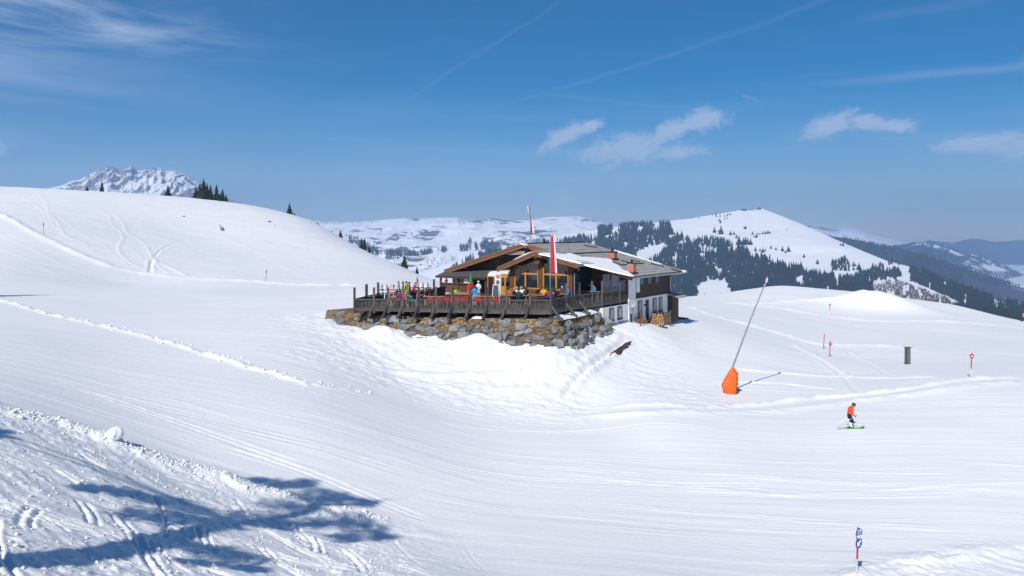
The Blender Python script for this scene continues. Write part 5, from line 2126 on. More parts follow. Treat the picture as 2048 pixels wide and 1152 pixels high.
# small dark rocks breaking through the hill
rk = [(443, 457, 0.9), (445, 461, 1.0), (441, 452, 0.6), (368, 434, 0.7), (539, 444, 0.8), (550, 451, 0.4)]
for i, (u, v, s) in enumerate(rk):
    p = ground_hit(u, v)
    o = obj('rock', BOULDERS[5], None, (p.x, p.y, p.z + 0.05), (0.2, 0.1, i), (s * 1.5, s, s * 0.7))
    tag(o, 'small dark rock breaking through the snow of the left hill', 'rock', 'rocks on the left hill')

# ------------------------------------------------------------------ tall spruce beside the viewer whose shadow lies on the slope
SD = Vector((-sdir.x, -sdir.y, 0)).normalized()


def shadow_tree():
    g1 = ground_hit(40, 1126)
    B = g1 - SD * 7.0
    bz = gz(B.x, B.y)
    root = empty('tall_spruce', (B.x, B.y, bz - 0.2))
    tag(root, 'tall sparse spruce beside the viewer casting the branchy shadow over the trodden slope', 'tree')
    Bv = Vector((B.x, B.y, 0))

    def caster(su, sv, off=0.0):
        """point of the tree that shades the snow at this place"""
        gp = ground_hit(su, sv)
        k_ = ((gp - Bv).dot(SD) - off) / math.cos(SUN_EL)
        return gp + sdir * k_ - Vector((B.x, B.y, bz - 0.2)), gp
    stem = [Vector((0, 0, -0.5)), caster(40, 1126)[0]] + [caster(a_, b_)[0] for a_, b_ in ((330, 1076), (480, 1046), (640, 1020), (740, 1006), (812, 997))]
    H = stem[-1].z
    MB().tube(stem, [0.46, 0.40, 0.33, 0.25, 0.15, 0.08, 0.02], 10).build('trunk', BARK, root)
    rg = random.Random(31)
    V, Fc = [], []

    def leaf(c, sz):
        n = len(V)
        a = Vector((rg.gauss(0, 1), rg.gauss(0, 1), rg.gauss(0, 0.6)))
        b = Vector((rg.gauss(0, 1), rg.gauss(0, 1), rg.gauss(0, 0.6)))
        a.normalize()
        b.normalize()
        V.extend([tuple(c + a * sz), tuple(c - a * sz * 0.3 + b * sz * 0.45), tuple(c - a * sz * 0.3 - b * sz * 0.45)])
        Fc.append((n, n + 1, n + 2))
    limbs = MB()
    # the limbs and their needle masses (position of each mass follows from where its shade falls)
    for (su, sv, rp) in [(196, 984, 26), (235, 985, 40), (285, 998, 48), (345, 1008, 50), (300, 1036, 44), (375, 1036, 52), (445, 1046, 52), (520, 1040, 46), (585, 1018, 46), (640, 996, 36),
                         (560, 972, 32), (522, 965, 20), (610, 970, 24), (676, 1004, 38), (700, 1046, 38), (735, 1062, 42), (770, 1078, 28), (690, 1078, 30), (425, 1098, 44), (400, 1124, 32), (470, 1112, 46),
                         (500, 1135, 26), (335, 1078, 34), (-30, 868, 34), (-8, 862, 18), (735, 1008, 22), (640, 1050, 34), (560, 1052, 34)]:
        c0, gp = caster(su, sv, rg.uniform(-0.5, 0.5))
        rad = rp / F * gp.y
        j_ = min(range(2, len(stem)), key=lambda i_: abs(stem[i_].z - c0.z - 0.4))
        limbs.tube([stem[j_], stem[j_].lerp(c0, 0.55) + Vector((0, 0, 0.15)), c0], [0.075, 0.05, 0.02], 5)
        for k in range(int(130 + 190 * rad)):
            q = Vector((rg.gauss(0, 1), rg.gauss(0, 1), rg.gauss(0, 1)))
            q = q.normalized() * rad * rg.random() ** 0.45
            leaf(c0 + Vector((q.x, q.y, q.z * 0.75)), rg.uniform(0.10, 0.24))
    limbs.build('limbs', BARK, root)
    o = obj('crown', mesh_np('crown', np.array(V), np.array(Fc), NEEDLE), root)
    o['kind'] = 'stuff'


shadow_tree()
p = ground_hit(-55, 592)
r_ = empty('spruce_tree', (p.x, p.y, p.z - 0.1), 1.0)
tag(r_, 'spruce at the edge of the piste casting the short shadow beside the snow lip', 'tree')
r_.scale = (7, 7, 8.5)
obj('crown', SPR[0][0], r_)
obj('trunk', SPR[0][1], r_)

# rolled snow ball and clods on the pushed-up edge
def snowball():
    p = ground_hit(229, 893)
    bm = bmesh.new()
    bmesh.ops.create_icosphere(bm, subdivisions=4, radius=0.31)
    rg = np.array([v.co[:] for v in bm.verts])
    n = fbm(rg[:, 0] * 3 + rg[:, 2] * 2, rg[:, 1] * 3 - rg[:, 2] * 1.5, 5, 5) * 0.34
    for v, k in zip(bm.verts, n):
        v.co *= 1 + k
        v.co.z *= 0.92
    me = D.meshes.new('snowball')
    bm.to_mesh(me)
    bm.free()
    me.materials.append(SNOW_ROOF)
    me.polygons.foreach_set('use_smooth', [True] * len(me.polygons))
    o = obj('snowball', me, None, (p.x, p.y, gz(p.x, p.y) + 0.15))
    tag(o, 'big rolled snowball sitting on the pushed-up edge of the piste', 'snowball')


snowball()


def clods():
    rg = random.Random(17)
    V, Fc = [], []
    ico = bmesh.new()
    bmesh.ops.create_icosphere(ico, subdivisions=1, radius=1)
    iv = [v.co.copy() for v in ico.verts]
    fi = [[v.index for v in f.verts] for f in ico.faces]
    ico.free()
    C_ = []
    for k in range(1100):
        t = rg.random()
        i = min(int(t * 7.5) + 2, len(EDGE) - 6)
        a = EDGE[i].lerp(EDGE[i + 1], rg.random())
        C_.append((a.x + rg.gauss(0, 0.4), a.y + rg.gauss(0, 0.45), min(0.14, abs(rg.gauss(0, 0.03)) + 0.012)))
    for k in range(1000):
        u = rg.uniform(-60, 800)
        vmin = np.interp(u, [-100, 0, 228, 520, 850, 1000], [815, 850, 915, 1005, 1090, 1120])
        v = rg.uniform(vmin, 1160)
        d = np.interp(v, [vmin, 1160], [32, np.interp(u, [0, 1000], [15.5, 28.5])])
        C_.append(((u - 1024) / F * d + rg.gauss(0, 0.3), d + rg.gauss(0, 0.8), min(0.11, abs(rg.gauss(0, 0.022)) + 0.010)))
    for pl in (LINES[1],):
        for k in range(200):
            i = rg.randrange(len(pl[0]) - 1)
            a = pl[0][i].lerp(pl[0][i + 1], rg.random())
            C_.append((a.x + rg.gauss(0, 0.5), a.y + rg.gauss(0, 0.6), min(0.16, abs(rg.gauss(0, 0.05)) + 0.02)))
    X = np.array([c[0] for c in C_])
    Y = np.array([c[1] for c in C_])
    Z = relief(X, Y)
    for (x, y, s), z in zip(C_, Z):
        b = len(V)
        sq = rg.uniform(0.55, 0.9)
        for p in iv:
            j = rg.uniform(0.75, 1.2)
            V.append((x + p.x * s * j, y + p.y * s * j, z + s * 0.3 + p.z * s * sq * j))
        Fc += [(b + f[0], b + f[1], b + f[2]) for f in fi]
    o = obj('snow_clods', mesh_np('snow_clods', np.array(V), np.array(Fc), SNOW_ROOF, True))
    tag(o, 'loose lumps and crumbs of snow scattered along the piste edges', 'snow', kind='stuff')


clods()

# ------------------------------------------------------------------ snow lance
ORANGE = mat('orange_padding', (0.80, 0.13, 0.012), 0.6, 0.12, 3.0, bump=0.25, dist=0.03)


def lance():
    p = ground_hit(1463, 789)
    root = empty('snow_lance', (p.x, p.y, p.z))
    tag(root, 'snow-making lance leaning out of an orange padded cover', 'snow lance')
    k = p.y / F

    def L(u, v, dy=0.0):
        return Vector(((u - 1463) * k, dy, (789 - v) * k))
    prof = [(792, 1453, 1469), (788, 1450, 1471), (782, 1446.5, 1472.5), (771, 1443, 1473), (762, 1447, 1473.3), (752, 1452.5, 1474), (744, 1457.5, 1474), (738, 1461, 1470.5), (733, 1464, 1467.5)]
    b = MB()
    n = 12
    vs, fs = [], []
    for v, a, c in prof:
        A, Cc = L(a, v), L(c, v)
        m, w = (A.x + Cc.x) / 2, (Cc.x - A.x) / 2
        for j in range(n):
            t = 2 * math.pi * j / n
            sx = math.copysign(abs(math.cos(t)) ** 0.55, math.cos(t))
            sy = math.copysign(abs(math.sin(t)) ** 0.55, math.sin(t))
            vs.append((m + w * sx, w * 0.62 * sy, A.z))
    for i in range(len(prof) - 1):
        for j in range(n):
            fs.append((i * n + j, i * n + (j + 1) % n, (i + 1) * n + (j + 1) % n, (i + 1) * n + j))
    fs.append(tuple(range(n - 1, -1, -1)))
    fs.append(tuple((len(prof) - 1) * n + j for j in range(n)))
    b.add(vs, fs)
    b.build('padded_cover', ORANGE, root, smooth=False)
    st = MB()
    for v in (746, 757, 768, 780):
        c = L(1474.2, v)
        st.box(c.x - 0.04, c.x + 0.05, -0.10, 0.10, c.z - 0.06, c.z + 0.06)
    q = [L(1471, 790), L(1473.5, 778), L(1474.6, 762), L(1474.4, 746)]
    st.tube(q, 0.035, 6)
    st.build('lacing', BLACK, root)
    MB().tube([L(1464, 738, 0), L(1476, 706, 0), L(1500, 642, 0), L(1528, 573, 0), L(1533, 563), L(1534.2, 556)], [0.075, 0.07, 0.06, 0.05, 0.055, 0.05], 8).build('lance_pipe', STEEL, root)
    MB().tube([L(1529, 571, 0), L(1533.2, 563), L(1534.4, 555)], [0.085, 0.10, 0.07], 8).build('nozzle_head', mat('pale_metal', (0.62, 0.60, 0.55), 0.4, 0.1, metal=0.3), root)
    c = L(1469, 742)
    MB().bar((c.x - 0.12, -0.2, c.z + 0.2), (c.x + 0.28, -0.25, c.z - 0.25), 0.16, 0.05).build('cover_flap', ORANGE, root)


lance()

# ------------------------------------------------------------------ piste markers
POLE_R = mat('red_marker_pole', (0.50, 0.018, 0.05), 0.5, 0.12)
POLE_W = mat('white_marker_pole', (0.72, 0.70, 0.68), 0.5, 0.08)
SIGN_R = mat('red_sign_disc', (0.55, 0.02, 0.04), 0.5, 0.1)
SIGN_B = mat('blue_sign_disc', (0.022, 0.085, 0.30), 0.45, 0.12, bump=0.03)


def disc(r, th, n=20):
    return [(r * math.cos(2 * math.pi * k / n), r * math.sin(2 * math.pi * k / n)) for k in range(n)]


def marker(u, vb, vt, label, kind, tilt=0.0, d=None):
    p = ground_hit(u, vb)
    k = p.y / F
    h = (vb - vt) * k
    root = empty('piste_marker', (p.x, p.y, gz(p.x, p.y) if d is None else p.z))
    tag(root, label, 'piste marker')
    root.rotation_euler = (0, tilt, 0)
    r = 0.042
    if kind == 'disc':
        MB().tube([(0, 0, -0.4), (0, 0, h * 0.36)], r, 8).build('lower_pole', POLE_W, root)
        MB().tube([(0, 0, h * 0.36), (0, 0, h * 0.97)], r * 1.05, 8).build('upper_pole', POLE_R, root)
        zc = h - 0.21
        b = MB().prism([(x, z + zc) for x, z in disc(0.19, 0, 18)], 'y', -0.07, -0.045)
        s = b.build('sign_disc', SIGN_R, root)
        MB().prism([(-0.10, zc - 0.06), (0.10, zc - 0.06), (0.10, zc + 0.03), (-0.10, zc + 0.03)], 'y', -0.076, -0.0705).build('white_panel', WHITE_P, s)
        MB().prism([(-0.04, zc + 0.18), (0.04, zc + 0.18), (0, zc + 0.30)], 'y', -0.07, -0.045).build('point', SIGN_R, s)
    elif kind == 'plain':
        MB().tube([(0, 0, -0.4), (0, 0, h)], r * 1.1, 8).build('pole', POLE_R, root)
    elif kind == 'band':
        MB().tube([(0, 0, -0.4), (0, 0, h)], r * 1.1, 8).build('pole', POLE_R, root)
        MB().box(-0.16, 0.16, -0.06, -0.045, h * 0.66, h * 0.86).build('plate', mat('faded_red_plate', (0.42, 0.12, 0.14), 0.6), root)
    elif kind == 'top':
        MB().tube([(0, 0, -0.4), (0, 0, h * 0.85)], r, 8).build('pole', POLE_R, root)
        MB().tube([(0, 0, h * 0.78), (0, 0, h)], r * 2.2, 8).build('marker_head', mat('dark_red_head', (0.20, 0.015, 0.03), 0.6), root)
    return root


marker(87, 468, 446, 'red marker pole with a dark head on the slope of the left hill', 'top')
marker(531.5, 566, 544, 'thin red marker pole where the hill meets the flat piste', 'top', 0.06)
marker(1659.5, 630, 607, 'red disc marker in front of the white snow mound', 'disc')
marker(1647, 698, 668, 'plain red marker pole without a sign on the flat', 'plain', 0.06)
marker(1659, 714, 682, 'red marker pole with a small faded plate on the flat', 'band', 0.05)
marker(1942, 757, 709, 'red disc marker with white foot and long shadow at the piste edge', 'disc', 0.02)


def blue_sign():
    p = ground_hit(1713, 1166)
    k = p.y / F
    root = empty('piste_sign', (p.x, p.y, p.z))
    tag(root, 'blue piste sign with two round discs on a red and white pole', 'sign')
    h = (1166 - 1054) * k

    def Z(v):
        return (1166 - v) * k
    root.rotation_euler = (0, R(1.6), 0)
    MB().tube([(0, 0, -0.4), (0, 0, Z(1118))], 0.034, 10).build('lower_pole', mat('pale_pole', (0.66, 0.58, 0.54), 0.5), root)
    MB().tube([(0, 0, Z(1118)), (0, 0, Z(1055))], 0.036, 10).build('upper_pole', POLE_R, root)
    yaw = R(34)

    def place(name, mb, m, zc, y, parent):
        return mb.build(name, m, parent, loc=(0, 0, zc), rot=(0, 0, yaw))
    R_ = 0.205
    # lower disc with the white arrow
    zc = Z(1085)
    s = place('arrow_disc', MB().prism(disc(R_, 0, 26), 'y', -0.062, -0.04), SIGN_B, zc, 0, root)
    ar = [(0.10, 0.13), (0.13, 0.06), (0.035, -0.03), (0.10, -0.09), (0.09, -0.14), (-0.12, -0.13), (-0.13, 0.08), (-0.08, 0.09), (-0.03, 0.04), (0.06, 0.13)]
    ar = [(0.115, 0.115), (0.145, 0.05), (0.02, -0.045), (0.085, -0.10), (-0.115, -0.125), (-0.125, 0.075), (-0.055, 0.02), (0.06, 0.10)]
    o = MB().prism(ar, 'y', -0.069, -0.0625).build('arrow', WHITE_P, s)
    # upper disc: number on blue, white field below
    zc = Z(1066)
    s = place('number_disc', MB().prism(disc(R_, 0, 26), 'y', -0.062, -0.04), SIGN_B, zc, 0, root)
    low = [(R_ * 0.965 * math.cos(a), R_ * 0.965 * math.sin(a)) for a in [math.pi + R(18) + (math.pi - R(36)) * k / 12 for k in range(13)]]
    MB().prism(low, 'y', -0.068, -0.0625).build('white_field', WHITE_P, s)
    # the two figures of the run number
    def digit(pts, x0, w, parent):
        b = MB()
        for (xa, za), (xb, zb) in zip(pts[:-1], pts[1:]):
            b.bar((x0 + xa * w, -0.066, za * 0.15 + 0.0), (x0 + xb * w, -0.066, zb * 0.15 + 0.0), 0.006, 0.034, up=(0, 1, 0) if False else (-(zb - za), 0, (xb - xa)))
        b.build('figure', WHITE_P, parent)
    two = [(0, 0.85), (0.5, 1.0), (1, 0.8), (0.9, 0.5), (0, 0), (1, 0)]
    five = [(1, 1), (0.1, 1), (0.05, 0.55), (0.7, 0.6), (1, 0.3), (0.7, 0.02), (0, 0.05)]
    digit(two, -0.125, 0.10, s)
    digit(five, 0.025, 0.10, s)
    # bottom of the upper disc joins the lower one by a collar
    MB().tube([(0, 0, Z(1077.5)), (0, 0, Z(1073.5))], 0.06, 10).build('collar', SIGN_B, root)


blue_sign()


def green_box():
    p = ground_hit(1815, 728)
    k = p.y / F
    root = empty('hydrant_post', (p.x, p.y, p.z), R(8))
    tag(root, 'green wooden hydrant box post standing in the snow with a flat lid', 'post')
    g_ = mat('olive_painted_wood', (0.135, 0.145, 0.10), 0.8, 0.3, 3, (4, 4, 0.6), 0.4)
    g2 = mat('olive_dark_wood', (0.095, 0.10, 0.075), 0.8, 0.3, 3, (4, 4, 0.6), 0.4)
    h = 33 * k
    w = 7.6 * k
    for i in range(3):
        MB().box(-w / 2 + i * w / 3, -w / 2 + (i + 1) * w / 3 - 0.012, -w / 2 - 0.02 - 0.006 * i % 2, -w / 2, -0.4, h).build('board', g_ if i else g2, root)
        MB().box(w / 2, w / 2 + 0.02, -w / 2 + i * w / 3, -w / 2 + (i + 1) * w / 3 - 0.012, -0.4, h).build('board', g2, root)
    MB().box(-w / 2 + 0.001, w / 2 - 0.001, -w / 2 + 0.001, w / 2, -0.4, h - 0.002).build('core', g2, root)
    MB().box(-w / 2 - 0.05, w / 2 + 0.14, -w / 2 - 0.06, w / 2 + 0.05, h, h + 0.05).build('lid', g_, root)


green_box()


def wood_sign():
    p = ground_hit(2043, 643)
    k = p.y / F
    root = empty('direction_board', (p.x, p.y, p.z), 0)
    tag(root, 'brown wooden board on posts at the far edge of the snowfield', 'sign')
    for x in (0, 2.2):
        MB().box(x - 0.13, x + 0.13, -0.12, 0.12, -0.4, 19 * k).build('post', W_DARK, root)
    MB().box(0.14, 2.06, -0.05, 0.05, 9 * k, 17 * k).build('board', mat('pale_brown_board', (0.42, 0.26, 0.17), 0.7), root)


wood_sign()

# ------------------------------------------------------------------ people
def cloth(name, c):
    return mat('cloth_' + name, c, 0.8, 0.12, 7, bump=0.4, dist=0.01, spec=0.2)


COL = {k: cloth(k, c) for k, c in dict(
    red=(0.62, 0.02, 0.025), blue=(0.015, 0.30, 0.68), navy=(0.02, 0.035, 0.09), black=(0.016, 0.016, 0.018), charcoal=(0.05, 0.053, 0.06), white=(0.72, 0.73, 0.75), yellow=(0.75, 0.42, 0.015),
    orange=(0.75, 0.14, 0.02), teal=(0.01, 0.22, 0.27), mint=(0.32, 0.68, 0.56), green=(0.05, 0.22, 0.06), darkgreen=(0.02, 0.06, 0.045), purple=(0.22, 0.03, 0.16), beige=(0.42, 0.30, 0.20),
    skiorange=(0.78, 0.085, 0.025), pink=(0.55, 0.10, 0.20), grey=(0.22, 0.23, 0.25), lime=(0.40, 0.62, 0.02)).items()}
SKIN = mat('skin', (0.55, 0.30, 0.20), 0.6, 0.08, 8, bump=0.1)
HAIR = {k: mat('hair_' + k, c, 0.7, 0.3, 20, (1, 1, 4), 0.4) for k, c in dict(dark=(0.03, 0.02, 0.015), brown=(0.10, 0.055, 0.03), blond=(0.45, 0.31, 0.14), grey=(0.35, 0.34, 0.33)).items()}

# joints: name -> (parent, (x, y, z), radius, zone); the figure faces -Y
POSES = {
    'stand': {
        'pelvis': (None, (0, 0, 0.95), 0.165, 'legs'), 'waist': ('pelvis', (0, 0, 1.10), 0.155, 'top'), 'chest': ('waist', (0, -0.01, 1.30), 0.175, 'top'), 'neck': ('chest', (0, 0, 1.47), 0.068, 'top'), 'jaw': ('neck', (0, -0.02, 1.56), 0.082, 'skin'), 'crown': ('jaw', (0, 0, 1.66), 0.100, 'skin'),
        'nose': ('jaw', (0, -0.10, 1.605), 0.022, 'skin'),
        'shL': ('chest', (0.19, 0, 1.38), 0.085, 'top'), 'elL': ('shL', (0.27, 0.03, 1.12), 0.062, 'top'), 'wrL': ('elL', (0.25, -0.10, 0.90), 0.045, 'top'), 'haL': ('wrL', (0.25, -0.14, 0.82), 0.042, 'skin'),
        'shR': ('chest', (-0.19, 0, 1.38), 0.085, 'top'), 'elR': ('shR', (-0.27, 0.02, 1.12), 0.062, 'top'), 'wrR': ('elR', (-0.22, -0.18, 1.02), 0.045, 'top'), 'haR': ('wrR', (-0.18, -0.25, 1.02), 0.042, 'skin'),
        'hipL': ('pelvis', (0.10, 0, 0.86), 0.125, 'legs'), 'knL': ('hipL', (0.12, -0.02, 0.50), 0.085, 'legs'), 'anL': ('knL', (0.13, 0.02, 0.12), 0.062, 'legs'), 'toL': ('anL', (0.14, -0.14, 0.05), 0.052, 'feet'),
        'hipR': ('pelvis', (-0.10, 0, 0.86), 0.125, 'legs'), 'knR': ('hipR', (-0.12, -0.03, 0.50), 0.085, 'legs'), 'anR': ('knR', (-0.13, 0.02, 0.12), 0.062, 'legs'), 'toR': ('anR', (-0.14, -0.14, 0.05), 0.052, 'feet')},
    'sit': {
        'pelvis': (None, (0, 0, 0.56), 0.17, 'legs'), 'waist': ('pelvis', (0, 0.0, 0.72), 0.16, 'top'), 'chest': ('waist', (0, -0.04, 0.93), 0.178, 'top'), 'neck': ('chest', (0, -0.06, 1.10), 0.068, 'top'), 'jaw': ('neck', (0, -0.10, 1.19), 0.082, 'skin'), 'crown': ('jaw', (0, -0.08, 1.29), 0.10, 'skin'),
        'nose': ('jaw', (0, -0.19, 1.235), 0.022, 'skin'),
        'shL': ('chest', (0.20, -0.04, 1.02), 0.085, 'top'), 'elL': ('shL', (0.28, -0.14, 0.80), 0.062, 'top'), 'wrL': ('elL', (0.14, -0.36, 0.80), 0.045, 'top'), 'haL': ('wrL', (0.08, -0.44, 0.80), 0.042, 'skin'),
        'shR': ('chest', (-0.20, -0.04, 1.02), 0.085, 'top'), 'elR': ('shR', (-0.28, -0.14, 0.80), 0.062, 'top'), 'wrR': ('elR', (-0.14, -0.36, 0.80), 0.045, 'top'), 'haR': ('wrR', (-0.08, -0.44, 0.80), 0.042, 'skin'),
        'hipL': ('pelvis', (0.11, -0.06, 0.54), 0.125, 'legs'), 'knL': ('hipL', (0.13, -0.46, 0.52), 0.085, 'legs'), 'anL': ('knL', (0.13, -0.44, 0.12), 0.062, 'legs'), 'toL': ('anL', (0.14, -0.60, 0.05), 0.052, 'feet'),
        'hipR': ('pelvis', (-0.11, -0.06, 0.54), 0.125, 'legs'), 'knR': ('hipR', (-0.13, -0.46, 0.52), 0.085, 'legs'), 'anR': ('knR', (-0.13, -0.44, 0.12), 0.062, 'legs'), 'toR': ('anR', (-0.14, -0.60, 0.05), 0.052, 'feet')},
}
POSES['lean'] = {k: (a, (p[0], p[1] - max(0, p[2] - 0.9) * 0.35, p[2] - max(0, p[2] - 0.9) * 0.06), r, z) for k, (a, p, r, z) in POSES['stand'].items()}
q = dict(POSES['stand'])
q['elR'] = ('shR', (-0.30, -0.10, 1.45), 0.06, 'top')
q['wrR'] = ('elR', (-0.16, -0.16, 1.62), 0.045, 'top')
q['haR'] = ('wrR', (-0.10, -0.14, 1.70), 0.042, 'skin')
q['elL'] = ('shL', (0.32, -0.12, 1.30), 0.06, 'top')
q['wrL'] = ('elL', (0.14, -0.28, 1.38), 0.045, 'top')
q['haL'] = ('wrL', (0.06, -0.30, 1.44), 0.042, 'skin')
POSES['raised'] = q
q = dict(POSES['sit'])
for k in list(q):
    a, p_, r, z = q[k]
    if z in ('top', 'skin'):
        q[k] = (a, (p_[0], p_[1] + (p_[2] - 0.56) * 0.62, p_[2] - (p_[2] - 0.56) * 0.20), r, z)
POSES['recline'] = q
# the skier: knees flexed, trunk and head bent forward, hands low
POSES['ski'] = {
    'pelvis': (None, (0, 0.10, 0.90), 0.165, 'legs'), 'waist': ('pelvis', (0, 0.06, 1.04), 0.165, 'top'), 'chest': ('waist', (0, -0.04, 1.26), 0.185, 'top'), 'neck': ('chest', (0, -0.16, 1.42), 0.075, 'top'), 'jaw': ('neck', (0, -0.26, 1.46), 0.085, 'skin'), 'crown': ('jaw', (0, -0.27, 1.57), 0.105, 'skin'),
    'nose': ('jaw', (0, -0.36, 1.48), 0.022, 'skin'),
    'shL': ('chest', (0.20, -0.08, 1.34), 0.095, 'top'), 'elL': ('shL', (0.30, 0.0, 1.08), 0.075, 'top'), 'wrL': ('elL', (0.28, -0.16, 0.90), 0.055, 'top'), 'haL': ('wrL', (0.27, -0.22, 0.86), 0.055, 'glove'),
    'shR': ('chest', (-0.20, -0.08, 1.34), 0.095, 'top'), 'elR': ('shR', (-0.30, 0.0, 1.08), 0.075, 'top'), 'wrR': ('elR', (-0.28, -0.16, 0.90), 0.055, 'top'), 'haR': ('wrR', (-0.27, -0.22, 0.86), 0.055, 'glove'),
    'hipL': ('pelvis', (0.10, 0.08, 0.82), 0.13, 'legs'), 'knL': ('hipL', (0.12, -0.14, 0.50), 0.09, 'legs'), 'anL': ('knL', (0.12, 0.03, 0.16), 0.078, 'feet'), 'toL': ('anL', (0.12, -0.14, 0.08), 0.06, 'feet'),
    'hipR': ('pelvis', (-0.10, 0.08, 0.82), 0.13, 'legs'), 'knR': ('hipR', (-0.12, -0.14, 0.50), 0.09, 'legs'), 'anR': ('knR', (-0.12, 0.03, 0.16), 0.078, 'feet'), 'toR': ('anR', (-0.12, -0.14, 0.08), 0.06, 'feet')}
ZONES = ['top', 'legs', 'skin', 'feet', 'glove']


def add_fingers(J, side):
    """five short finger chains rooted in the palm"""
    ha = Vector(J['ha' + side][1])
    wr = Vector(J['wr' + side][1])
    d = (ha - wr).normalized()
    s = d.cross(Vector((0, 0, 1)))
    if s.length < 0.1:
        s = Vector((1, 0, 0))
    s.normalize()
    up = s.cross(d)
    z = J['ha' + side][3]
    for i, (o, l) in enumerate(((-0.030, 0.062), (-0.010, 0.075), (0.010, 0.078), (0.030, 0.066))):
        a = ha + d * 0.035 + s * o
        b = a + d * l * 0.6 - up * 0.006
        c = b + d * l * 0.35 - up * 0.028
        J['f%d%s' % (i, side)] = ('ha' + side, tuple(a), 0.011, z)
        J['g%d%s' % (i, side)] = ('f%d%s' % (i, side), tuple(b), 0.009, z)
        J['h%d%s' % (i, side)] = ('g%d%s' % (i, side), tuple(c), 0.008, z)
    a = ha - d * 0.01 - s * 0.045
    b = a + d * 0.045 - s * 0.018
    J['t0' + side] = ('ha' + side, tuple(a), 0.012, z)
    J['t1' + side] = ('t0' + side, tuple(b), 0.010, z)


def body_mesh(pose):
    J = dict(POSES[pose])
    if pose == 'ski' or pose == 'stand':
        add_fingers(J, 'L')
        add_fingers(J, 'R')
    names = list(J)
    bm = bmesh.new()
    lay = bm.verts.layers.skin.verify()
    vv = {}
    for n in names:
        v = bm.verts.new(J[n][1])
        vv[n] = v
        v[lay].radius = (J[n][2], J[n][2] * (0.78 if n in ('chest', 'waist', 'pelvis') else 1.0))
        v[lay].use_root = n == 'pelvis'
    for n in names:
        if J[n][0]:
            bm.edges.new((vv[J[n][0]], vv[n]))
    me = D.meshes.new('body_cage')
    bm.to_mesh(me)
    bm.free()
    t = obj('body_cage', me)
    t.modifiers.new('skin', 'SKIN')
    s = t.modifiers.new('sub', 'SUBSURF')
    s.levels = 2
    s.render_levels = 2
    dg = bpy.context.evaluated_depsgraph_get()
    dg.update()
    out = D.meshes.new_from_object(t.evaluated_get(dg))
    D.objects.remove(t)
    # colour zones by nearest bone
    segs = []
    for n in names:
        par = J[n][0]
        if par:
            segs.append((Vector(J[par][1]), Vector(J[n][1]), J[n][3], J[par][3]))
    for p in out.polygons:
        c = p.center
        best, zn = 1e9, 'top'
        for a, b, z, zp in segs:
            d = b - a
            t = max(0, min(1, (c - a).dot(d) / max(d.length_squared, 1e-9)))
            dd = (c - a - d * t).length
            if dd < best:
                best, zn = dd, (z if t > 0.45 else zp)
        p.material_index = ZONES.index(zn)
        p.use_smooth = True
    for z in ZONES:
        out.materials.append(SKIN)
    return out


BODY = {p: body_mesh(p) for p in POSES}


def head_pos(pose):
    return Vector(POSES[pose]['crown'][1]), Vector(POSES[pose]['jaw'][1])


def hat_mesh(kind, m):
    bm = bmesh.new()
    bmesh.ops.create_icosphere(bm, subdivisions=3, radius=0.122)
    for v in list(bm.verts):
        lim = {'hair': -0.045, 'long': -0.15, 'helmet': -0.055, 'cap': 0.005}[kind]
        if v.co.z < lim:
            v.co.z = lim
        if kind == 'hair' and v.co.y < -0.05 and v.co.z < 0.04:
            v.co.y *= 0.72
        if kind == 'helmet':
            v.co *= 1.10
    if kind == 'long':
        for v in bm.verts:
            if v.co.z < 0 and v.co.y < 0:
                v.co.y *= 0.45
    me = D.meshes.new(kind)
    bm.to_mesh(me)
    bm.free()
    me.materials.append(m)
    me.polygons.foreach_set('use_smooth', [True] * len(me.polygons))
    return me


HATS = {}


def person(label, p, face, pose, top, legs, head=('hair', 'dark'), feet='charcoal', scale=1.0, group=None):
    root = empty('person', p, face)
    root.scale = (scale,) * 3
    tag(root, label, 'person', group)
    me = BODY[pose].copy()
    for zi, z in enumerate(ZONES):
        me.materials[zi] = ({'top': COL[top], 'legs': COL[legs], 'skin': SKIN, 'feet': COL[feet], 'glove': COL['black']}[z])
    obj('body', me, root)
    kind, c = head
    m = HAIR[c] if kind in ('hair', 'long') else COL[c]
    if head not in HATS:
        HATS[head] = hat_mesh(kind, m)
    cr, jw = head_pos(pose)
    up = (cr - jw)
    rx = -math.atan2(up.y, up.z) * 0 + math.atan2(-up.y, up.z)
    obj({'hair': 'hair', 'long': 'hair', 'helmet': 'helmet', 'cap': 'cap'}[kind], HATS[head], root, (cr.x, cr.y + 0.015, cr.z + 0.012), (rx, 0, 0))
    return root


# the skier on the piste, gliding to the right
sp = ground_hit(1700, 857)
SK = person('skier in an orange jacket and black trousers gliding across the piste', (sp.x, sp.y, gz(sp.x, sp.y) + 0.05), R(90), 'ski', 'skiorange', 'black', ('helmet', 'charcoal'), 'white', 0.97)
gog = MB()
gog.prism([(-0.075, -0.03), (0.075, -0.03), (0.085, 0.03), (-0.085, 0.03)], 'y', -0.128, -0.10)
gog.build('goggles', mat('pale_goggle_lens', (0.55, 0.58, 0.62), 0.2, 0.1), SK, loc=(0, -0.265, 1.50), bevel=0.01)


